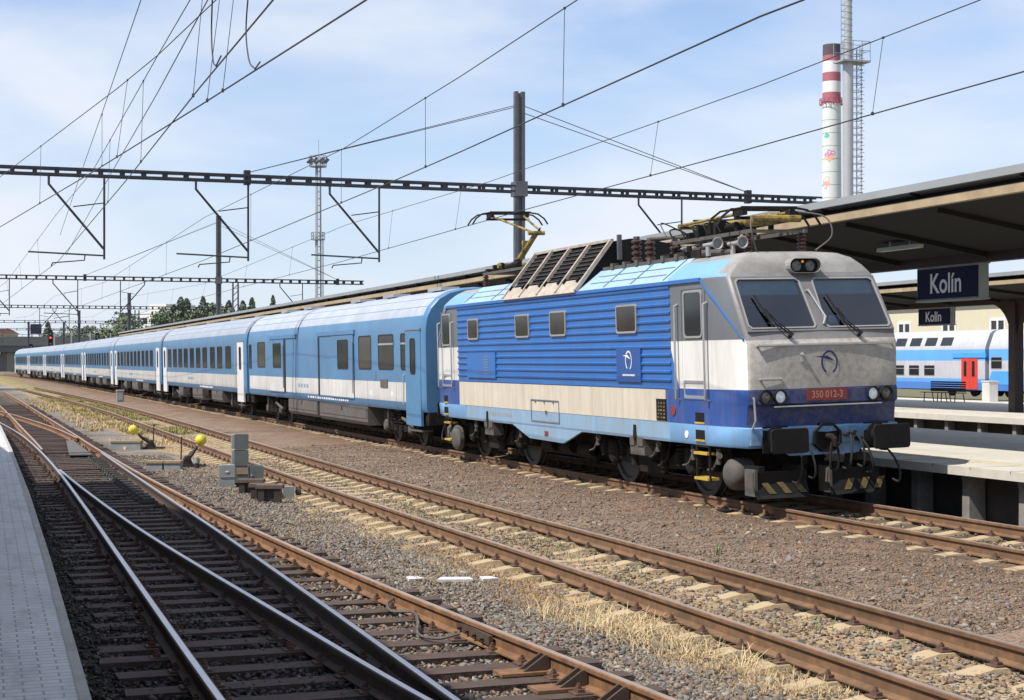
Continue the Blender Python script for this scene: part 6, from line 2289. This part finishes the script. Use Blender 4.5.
for x_ in (-1.9, .0, 1.9, 3.5):
    for y_ in (-1.75, 1.75):
        pf_.bar((x_, y_, zpx(71)), (x_, y_, zpx(52)), .1, .1)
for hq in (52, 61):
    for y_ in (-1.75, 1.75):
        pf_.bar((-1.9, y_, zpx(hq)), (3.5, y_, zpx(hq)), .1, .1)
    pf_.bar((3.5, -1.75, zpx(hq)), (3.5, 1.75, zpx(hq)), .1, .1)
pf_.build('platform', M['galv'], stk)

tY = 230.0
tw = thing('floodlight_tower', 'slim floodlight tower with a lamp ring, standing beyond the train', 'tower', (at_y(318, 300, tY).x, tY, 0))
z1_, z2_ = at_y(318, 240, tY).z, at_y(318, 167, tY).z
m_ = MB()
for a in range(3):
    q = a * 2 * pi / 3
    m_.bar((.45 * cos(q), .45 * sin(q), 0), (.35 * cos(q), .35 * sin(q), z2_), .22, .22)
z_ = 8.0
while z_ < z2_:
    for a in range(3):
        q, q2 = a * 2 * pi / 3, (a + 1) * 2 * pi / 3
        m_.bar((.42 * cos(q), .42 * sin(q), z_), (.42 * cos(q2), .42 * sin(q2), z_), .1, .1)
    z_ += 1.0
m_.build('mast', M['galv'], tw)
for zz, rad, hgt in ((z1_, 1.0, 1.1), (z2_, 1.25, 1.6)):
    m_ = MB().lathe((0, 0, zz), (0, 0, 1), [(0, rad), (.15, rad)], 20)
    for k in range(12):
        a = 2 * pi * k / 12
        m_.bar((rad * cos(a), rad * sin(a), zz), (rad * cos(a), rad * sin(a), zz + hgt), .08, .08)
        a2 = 2 * pi * (k + 1) / 12
        for hq in (.55, 1.0):
            m_.bar((rad * cos(a), rad * sin(a), zz + hgt * hq), (rad * cos(a2), rad * sin(a2), zz + hgt * hq), .07, .07)
    m_.build('lamp_ring', M['galv'], tw)
for k in range(9):
    a = 2 * pi * k / 9
    c_ = Vector((1.3 * cos(a), 1.3 * sin(a), z2_ + .9))
    MB().bar(c_ - Vector((.25, 0, .3)), c_ + Vector((.25, 0, .3)), .5, .35).build('floodlight', M['mast'], tw)
MB().bar((.1, 0, z2_), (.1, 0, z2_ + 4), .06, .06).build('lightning_rod', M['galv'], tw)
m_ = MB()
for zz in np.arange(2, z1_, .8):
    m_.bar((.75, -.3, zz), (.75, .3, zz), .06, .06)
m_.bar((.75, -.3, 0), (.75, -.3, z1_), .07, .07).bar((.75, .3, 0), (.75, .3, z1_), .07, .07)
m_.build('ladder', M['galv'], tw)

# lattice signal masts seen over the canopy
for px, ytop, yb_, Y_, lab in ((235.5, 283, 300, 150, 'short lattice mast over the canopy, right of the second portal mast'), (137, 310, 330, 205, 'dark lattice mast left of the poplars')):
    p = at_y(px, ytop, Y_)
    m_ = MB()
    for dx_ in (-.3, .3):
        m_.bar((dx_, 0, 0), (dx_ * .8, 0, p.z), .14, .14)
    zz = .5
    while zz < p.z - .6:
        m_.bar((-.28, 0, zz), (.28, 0, zz + .6), .07, .07)
        zz += .6
    o = m_.build('lattice_mast', M['mast'], None, loc=(p.x, Y_, 0))
    tag(o, lab, 'mast')

# ------------------------------------------------------------------ road bridge, signals, boards at the far left
bY = 400.0
bz0, bz1 = at_y(10, 352, bY).z, at_y(10, 334, bY).z
br_ = thing('road_bridge', 'grey concrete road bridge crossing the tracks behind the train tail', 'bridge', (20, bY, 0))
MB().box(-70, 60, 0, 9, bz0, bz0 + 1.7).build('deck', M['bridge'], br_)
mb = MB().box(-70, 60, -.25, .1, bz0 + 1.5, bz1 - .6)
mb.build('parapet', M['bridge'], br_)
mb = MB().box(-70, 60, -.15, -.05, bz1 - .12, bz1)
x_ = -69.0
while x_ < 60:
    mb.box(x_, x_ + .12, -.15, -.05, bz1 - .7, bz1)
    x_ += 2.0
mb.build('railing', M['galv'], br_)
for x_, w_ in ((-5.6, 1.7), (-24, 2.2), (16, 1.6)):
    MB().box(x_ - w_ / 2, x_ + w_ / 2, .8, 8, -.5, bz0).build('pier', M['post'], br_)
MB().prism([(-70, -.5), (-7.1, -.5), (-7.0, bz0 - 1.0), (-9, bz0), (-70, bz0)], 'y', 1.2, 8.8).build('abutment', M['bridge'], br_)
MB().prism([(-7.6, -.5), (60, -.5), (60, bz0), (-7.6, bz0)], 'y', 1.3, 8.7).build('abutment', mat('tan_abutment', (.20, .165, .14), .9), br_)


def signal(px, ytop, ybot, Y_, red, label, wpx=7):
    p0, p1 = at_y(px, ytop, Y_), at_y(px, ybot, Y_)
    w_ = wpx / F * Y_ / 2
    root = thing('railway_signal', label, 'signal', (p0.x, Y_, 0), 0, 'railway signals')
    MB().prism(rr(-w_, w_, p1.z, p0.z, w_ * .6), 'y', -.1, .2).build('head', M['black'], root)
    MB().tube([(0, .3, 0), (0, .3, p1.z + .2)], .12, 8).build('post', M['mast'], root)
    zc = p0.z - (p0.z - p1.z) * .42
    for k, zz in enumerate((p0.z - .5, zc, p1.z + .5)):
        lit = red and k == 1
        MB().lathe((0, -.1, zz), (0, -1, 0), [(0, w_ * .5), (.12, w_ * .45), (.14, .02)], 14).build('lamp', M['red_light'] if lit else M['lamp_off'], root)


signal(50.5, 331, 347, 275, True, 'railway signal showing red above the tail of the train', 4)
signal(97.5, 333, 344, 275, False, 'dark railway signal head above the train roof, right of the red one', 4)
signal(31, 344, 356, 290, False, 'dark railway signal head left of the red one, above the last coach', 3.5)
for px in (54.5, 71.5, 90.5, 110.5):
    p0 = at_y(px, 333, 268)
    lab = {54.5: 'thin pale post just right of the red signal', 71.5: 'thin pale post between the red signal and the third portal', 90.5: 'thin pale post at the left of the dark signal head', 110.5: 'thin pale post near the end of the canopy'}[px]
    tag(MB().tube([(0, 0, 0), (0, 0, p0.z - 0)], .11, 8).build('thin_post', M['galv'], None, loc=(p0.x, 268, 0)), lab, 'post', 'pale posts beside the line')
bo = thing('billboard', 'dark blue board standing on the bridge at the far left', 'board', (at_y(36, 330, 402).x, 402, 0))
pA, pB = at_y(31, 324, 402), at_y(40.5, 334, 402)
MB().box(-1.3, 1.3, 0, .2, pB.z, pA.z).build('panel', M['navy_board'], bo)
MB().box(-1.0, -.8, .2, .4, bz0, pA.z - .5).box(.8, 1.0, .2, .4, bz0, pA.z - .5).build('leg', M['mast'], bo)
ht = thing('house', 'house with red tiled roof behind the bridge at the left edge', 'house', (at_y(4, 330, 440).x, 440, 0))
zr = at_y(4, 328, 440).z
MB().box(-9, 3.5, 0, 9, 0, zr - 1.6).build('wall', M['ochre_wall'], ht)
MB().prism([(-10, zr - 1.6), (4, zr - 1.6), (1.5, zr - .2), (-7, zr - .2)], 'y', -.4, 9.4).build('roof', M['roof_red'], ht)
wb_ = at_y(152, 314, 330)
hb_ = thing('apartment_block', 'white apartment block behind the trees beyond the canopy end', 'building', (wb_.x, 330, 0), -.9)
MB().box(-3.4, 4.2, 0, 10, 0, wb_.z + .6).build('wall', M['bldg_white'], hb_)
MB().box(-1.2, 3.4, .5, 9, wb_.z + .6, wb_.z + 2.0).build('roof_box', M['bldg_white'], hb_)
for k in range(3):
    for j in range(3):
        MB().box(-2.6 + k * 2.3, -1.3 + k * 2.3, -.03, .02, wb_.z - 2.0 - 2.9 * j, wb_.z - .7 - 2.9 * j).build('window', M['glass'], hb_)


# ------------------------------------------------------------------ trees
def crown_mesh(name, h, r, kind, n, leaf, seed, m_):
    rg_ = np.random.default_rng(seed)
    pts = []
    if kind == 'poplar':
        t_ = rg_.random(n) ** .8
        z = h * (.12 + .88 * t_)
        rad = r * 1.5 * np.clip(1.2 * (1 - t_) ** .6, .03, 1) * np.clip(t_ * 6 + .4, 0, 1) * (.3 + .7 * rg_.random(n) ** .5)
        a_s = rg_.uniform(0, 6.28, 3)
        rad *= .8 + .4 * np.sin(t_ * 17 + a_s[0] + rg_.normal(0, .4, n)) * .5
        a = rg_.uniform(0, 2 * pi, n)
        C_ = np.stack([rad * np.cos(a), rad * np.sin(a), z], -1)
    else:
        k = 16
        cc = np.stack([rg_.normal(0, r * .5, k), rg_.normal(0, r * .5, k), h * rg_.uniform(.38, .93, k)], -1)
        cr_ = r * rg_.uniform(.28, .5, k)
        cc[0] = (0, 0, h * .93)
        pick = rg_.integers(0, k, n)
        d = rg_.normal(0, 1, (n, 3))
        d /= np.linalg.norm(d, axis=1)[:, None]
        C_ = cc[pick] + d * (cr_[pick] * rg_.uniform(.6, 1.05, n))[:, None] * np.array([1, 1, .85])
    u = rg_.normal(0, 1, (n, 3)); u /= np.linalg.norm(u, axis=1)[:, None]
    v = np.cross(u, rg_.normal(0, 1, (n, 3))); v /= np.linalg.norm(v, axis=1)[:, None]
    s = leaf * rg_.uniform(.6, 1.4, (n, 1))
    P = np.stack([C_ - u * s, C_ + v * s * .6, C_ + u * s, C_ - v * s * .6], 1).reshape(-1, 3)
    Fc = np.arange(n * 4).reshape(n, 4)
    me = bpy.data.meshes.new(name)
    me.from_pydata(P.tolist(), [], Fc.tolist())
    me.materials.append(m_)
    return me


def tree(px, ytop, Y_, r, kind, label, group, seed, m_='leaf', n=1500):
    p = at_y(px, ytop, Y_)
    root = thing('tree', label, 'tree', (p.x, Y_, 0), 0, group)
    h = p.z
    me = crown_mesh('crown', h, r, kind, n, .30 if kind == 'poplar' else .34, seed, M[m_])
    c = bpy.data.objects.new('crown', me); COL.objects.link(c); c.parent = root
    mb = MB().tube([(0, 0, -.2), (.05, 0, h * .4), (0, .05, h * .8)], [.35, .25, .06], 8)
    for k in range(5):
        a = k * 1.3 + seed
        mb.tube([(0, 0, h * (.3 + .1 * k)), (r * .5 * cos(a), r * .5 * sin(a), h * (.45 + .1 * k))], [.12, .03], 6)
    mb.build('trunk', M['bark'], root)


G1 = 'trees beyond the canopy'
tree(118, 317, 300, 4.4, 'round', 'round green tree right of the canopy end, leftmost of the row', G1, 1)
tree(128, 313, 306, 3.8, 'round', 'round green tree in front of the third portal mast', G1, 2)
tree(164, 309, 300, 3.4, 'round', 'low green tree just right of the white apartment block', G1, 3)
tree(174, 305, 305, 1.9, 'poplar', 'tall narrow poplar, leftmost of the poplars', G1, 4, 'leaf_dark')
tree(181, 297.5, 300, 2.0, 'poplar', 'tallest narrow poplar, left of the second portal mast', G1, 5, 'leaf_dark')
tree(187, 299, 303, 1.8, 'poplar', 'narrow poplar just right of the tallest one', G1, 6, 'leaf_dark')
tree(203, 297, 300, 1.9, 'poplar', 'narrow poplar left beside the second portal mast', G1, 7, 'leaf_dark')
tree(211, 303, 302, 3.0, 'round', 'bushy tree touching the left side of the second portal mast', G1, 8)
tree(196, 309, 298, 3.0, 'round', 'low bushy tree at the foot of the poplars', G1, 9)
tree(229, 301, 300, 2.2, 'poplar', 'narrow dark tree just left of the short lattice mast', G1, 10, 'leaf_dark')
tree(243, 301, 300, 1.7, 'poplar', 'narrow dark tree just right of the short lattice mast', G1, 11, 'leaf_dark')
tree(252, 298, 300, 1.8, 'poplar', 'pointed dark tree above the luggage coach end', G1, 12, 'leaf_dark')
tree(273, 296, 300, 1.2, 'poplar', 'single pointed tree top above the canopy, left of the tower', G1, 13, 'leaf_dark')
tree(224, 309, 296, 2.6, 'round', 'low bushy tree under the short lattice mast', G1, 14)
tree(48, 322, 425, 1.9, 'poplar', 'dark narrow tree behind the bridge, right of the dark board', G1, 15, 'leaf_dark')
for i, (px, yt, lab) in enumerate([(66, 330, 'hazy low tree behind the bridge, leftmost of three'), (76, 328, 'hazy low tree behind the bridge, middle of three'), (86, 327, 'hazy low tree behind the bridge, rightmost of three')]):
    tree(px, yt, 440, 4.0, 'round', lab, 'trees behind the bridge', 20 + i)
tree(103, 332, 420, 3.6, 'round', 'low tree behind the bridge near the canopy end', 'trees behind the bridge', 31)
# distant belt of trees along the horizon
nb = 9000
Xb = RNG.uniform(-300, 420, nb)
hb2 = 4.5 + 3.0 * vnoise(Xb, Xb * 0, 14, 3)
Zb = hb2 * RNG.random(nb) ** .6
Pc = np.stack([Xb, 520 + RNG.uniform(-8, 8, nb), Zb], -1)
u = RNG.normal(0, 1, (nb, 3)); v = RNG.normal(0, 1, (nb, 3))
P = np.stack([Pc - u * .9, Pc + v * .7, Pc + u * .9, Pc - v * .7], 1).reshape(-1, 3)
me = bpy.data.meshes.new('distant_trees')
me.from_pydata(P.tolist(), [], np.arange(nb * 4).reshape(-1, 4).tolist())
me.materials.append(M['leaf'])
o = bpy.data.objects.new('distant_trees', me); COL.objects.link(o)
tag(o, 'distant belt of trees along the horizon', None, None, 'stuff')


# ------------------------------------------------------------------ trackside furniture
def gz(x, y):
    return float(ground_z(np.array([x]), np.array([y]))[0])


def point_lever(px, py, lean, label):
    p = at_z(px, py, -.2)
    root = thing('point_lever', label, 'point lever', (p.x, p.y, gz(p.x, p.y)), 0, 'point levers')
    b = MB()
    b.box(-.30, .36, -.16, .16, 0, .07)
    b.prism([(-.14, .05), (.16, .05), (.07, .26), (-.01, .26)], 'y', -.10, -.04)
    b.prism([(-.14, .05), (.16, .05), (.07, .26), (-.01, .26)], 'y', .04, .10)
    b.cyl((.03, -.14, .22), (.03, .14, .22), .05, n=10)
    b.build('base', M['iron'], root)
    s = lean
    arm = MB()
    ex, ez = (.50, .56) if s < 0 else (.30, .62)
    arm.tube([(.03, 0, .18), (.03 + s * ex * .45, -.02, ez * .55), (.03 + s * ex * .75, -.04, ez * .80)], [.055, .04, .03], 8)
    arm.tube([(.03 - s * .12, 0, .08), (.03 + s * ex * .2, .0, ez * .50), (.03 + s * ex * .5, -.02, ez * .62)], .028, 6)
    arm.build('arm', M['iron'], root)
    MB().tube([(.03 + s * ex * .70, -.035, ez * .75), (.03 + s * ex * .9, -.045, ez * .92)], .032, 8).build('arm_tip', M['ball'], root)
    MB().sphere((.03 + s * ex, -.05, ez), .13, 18).build('weight', M['ball'], root, smooth=True)
    hx = .10 if s < 0 else -.10
    MB().tube([(hx, .12, .05), (hx + .02, .12, .70)], .016, 6).build('handle', M['iron'], root)
    MB().cyl((.42, .0, .05), (.95 * (-1 if s < 0 else 1) * .5, .35, .04), .03, n=6).build('rod', M['iron'], root)
    return root


point_lever(150, 448, -1, 'point lever with a yellow ball weight leaning left, the farther of two')
point_lever(186, 467, 1, 'point lever with a yellow ball weight leaning right, the nearer of two')


def trough(xa, xb, py, h, label, n=1, top='box_tan'):
    a, b = at_z(xa, py, -.2), at_z(xb, py, -.2)
    root = thing('cable_trough', label, 'cable trough', (a.x, a.y, gz(a.x, a.y) - .02), atan2(b.y - a.y, b.x - a.x), 'cable troughs')
    l = (b - a).length
    for k in range(n):
        u0, u1 = l * k / n + .02, l * (k + 1) / n - .02
        MB().box(u0, u1, 0, .30, 0, h, 0).build('side', M['box_light'], root)
        MB().box(u0 - .01, u1 + .01, -.02, .32, h, h + .05, 0).build('lid', M[top], root)


trough(110, 141, 449, .20, 'long grey cable trough with tan lid left of the farther point lever', 1)
trough(145, 181, 470.5, .20, 'two part grey cable trough beside the nearer point lever', 2)
p = at_z(197, 469, -.2)
sb = MB().cyl((0, 0, 0), (0, 0, .16), .05, .05, n=14, m=0).cyl((0, 0, .16), (0, 0, .27), .065, .06, n=14, m=1).cyl((0, 0, .27), (0, 0, .29), .04, n=12, m=1)
o = sb.build('marker_post', [M['iron'], M['box_light']], None, True, (p.x, p.y, gz(p.x, p.y) - .02))
tag(o, 'short grey capped post right of the nearer point lever', 'post')

# ground signal: stacked grey lamp boxes
p = at_z(243, 486, -.2)
gs = thing('ground_signal', 'ground signal of stacked grey lamp boxes beside the turnout', 'ground signal', (p.x, p.y, gz(p.x, p.y)), -.12)
u = p.y * CT + p.x * ST
k_ = u / F
W = lambda px: px * k_


def sbox(x0, x1, z0, z1, m_, nm='lamp_box', dy=0.0, dep=.30):
    b = MB().prism(rr(W(x0 - 243), W(x1 - 243), W(486 - z1), W(486 - z0), .015, 2), 'y', dy, dy + dep)
    b = b.build(nm, M[m_], gs)
    return b


for (z0, z1) in ((433, 448.3), (449.3, 464.5)):
    b_ = sbox(235, 248.5, z0, z1, 'box_grey')
    MB().box(W(-8) - .055, W(-8) - .004, .02, .28, W(486 - z1) + .01, W(486 - z0) - .01).build('side_hood', M['box_light'], b_)
b_ = sbox(235, 248.5, 465.5, 481.5, 'box_grey')
MB().box(W(-6.5), W(5), -.012, .0, W(486 - 473), W(486 - 467)).build('panel', M['box_tan'], b_)
b_ = sbox(249.5, 263.5, 465, 481.5, 'box_grey')
MB().cyl((W(8.5), -.0, W(12)), (W(8.5), -.02, W(12)), .02, n=8).build('lock', M['galv'], b_)
MB().box(W(-8.5), W(21), -.03, .33, W(2.5), W(4.5)).build('foot_plate', M['iron'], gs)
for q in (-6, 3, 16):
    MB().box(W(q), W(q) + .09, .02, .28, -.03, W(2.5)).build('foot', M['iron'], gs)
p2 = at_z(227, 487.5, -.2)
eb = MB().prism(rr(-.15, .15, .02, W(22) + .02, .012, 2), 'y', 0, .2, 0)
eb.box(-.13, .13, -.012, 0, W(11), W(11) + .015, 0).box(-.03, .03, -.012, 0, W(16), W(17), 1).box(-.05, .05, .05, .15, -.1, .02, 0)
o = eb.build('relay_box', [M['box_light'], M['white_mark']], None, False, (p2.x, p2.y, gz(p2.x, p2.y)))
o.rotation_euler = (0, 0, -.12)
tag(o, 'light grey relay box standing left of the stacked signal boxes', 'relay box')
# tarred timber blocks in front of it
for i, (xa, xb, yb, ht_, lab) in enumerate([(237, 263, 493, .26, 'tarred timber block at the foot of the ground signal, rearmost of three'),
                                            (249, 274, 498, .28, 'tarred timber block in the middle of three beside the ground signal'),
                                            (256, 282, 502, .30, 'tarred timber block nearest the rails, in front of the ground signal')]):
    a, b = at_z(xa, yb, -.2), at_z(xb, yb, -.2)
    root = thing('timber_block', lab, 'timber', (a.x, a.y, gz(a.x, a.y)), atan2(b.y - a.y, b.x - a.x), 'timber blocks')
    l = (b - a).length
    MB().box(-.01, l + .01, -.02, .24, ht_ - .06, ht_).build('plank', M['plank'], root)
    for q in (.03, l - .14):
        MB().box(q, q + .11, 0, .2, -.05, ht_ - .06).build('leg', M['iron'], root)
    MB().box(.12, l - .14, .05, .15, .0, ht_ - .06).build('web', M['iron'], root)
a = at_z(288, 497, -.2)
sb = MB().box(-.09, .12, 0, .16, 0, .22, 0).cyl((.16, .08, .12), (.24, .08, .12), .07, n=10, m=1).tube([(.2, .08, .1), (.5, -.1, .04), (.8, -.25, .02)], .012, 6, 1)
o = sb.build('junction_box', [M['box_light'], M['iron']], None, False, (a.x, a.y, gz(a.x, a.y)))
tag(o, 'small grey junction box with a trailing cable right of the timber blocks', 'junction box')

# white concrete cabinet beside the train
p = at_z(120.5, 401.5, -.15)
u2 = (p.y * CT + p.x * ST) / F
cabn = thing('trackside_cabinet', 'pale grey concrete cabinet standing beside the train in the gravel', 'cabinet', (p.x, p.y, gz(p.x, p.y)))
MB().box(-3.4 * u2, 3.4 * u2, 0, .4, 0, 11 * u2).build('casing', M['box_light'], cabn)
MB().box(-3.8 * u2, 3.8 * u2, -.04, .44, 11 * u2, 12.2 * u2).build('lid', M['concrete'], cabn)
MB().box(-2 * u2, 2.2 * u2, -.02, 0, 2 * u2, 10 * u2).build('door', M['galv'], cabn)

# white marker boards lying in the gravel
for (xa, xb, ya, yb, lab) in ((409, 425, 581, 577.5, 'small white board lying in the gravel, left of the longer board'), (437, 473, 581.5, 577, 'longest white board lying flat in the gravel beside the turnout'),
                              (483, 499, 579.5, 575, 'small white board lying in the gravel, right of the longer board')):
    a, b = at_z(xa, ya, -.17), at_z(xb, ya - 1.5, -.17)
    d = (b - a)
    l = d.length
    mb = MB().prism([(0, 0), (l, 0), (l + .02, .2), (.10, .22)], 'z', 0, .03)
    o = mb.build('marker_board', M['white'], None, False, (a.x, a.y, gz(a.x, a.y) + .012))
    o.rotation_euler = (0, .03, atan2(d.y, d.x))
    tag(o, lab, 'board', 'white boards in the gravel')
# planked crossing far along the left tracks
a = at_z(5, 383, -.15)
pk = thing('plank_crossing', 'pale planks lying across the tracks at the far left', 'planks', (2.6, 141, -.14))
for q in range(3):
    MB().box(-2.8, 3.8 - q * .6, q * 3.2, q * 3.2 + 1.6, 0, .12).build('plank', M['concrete'], pk)
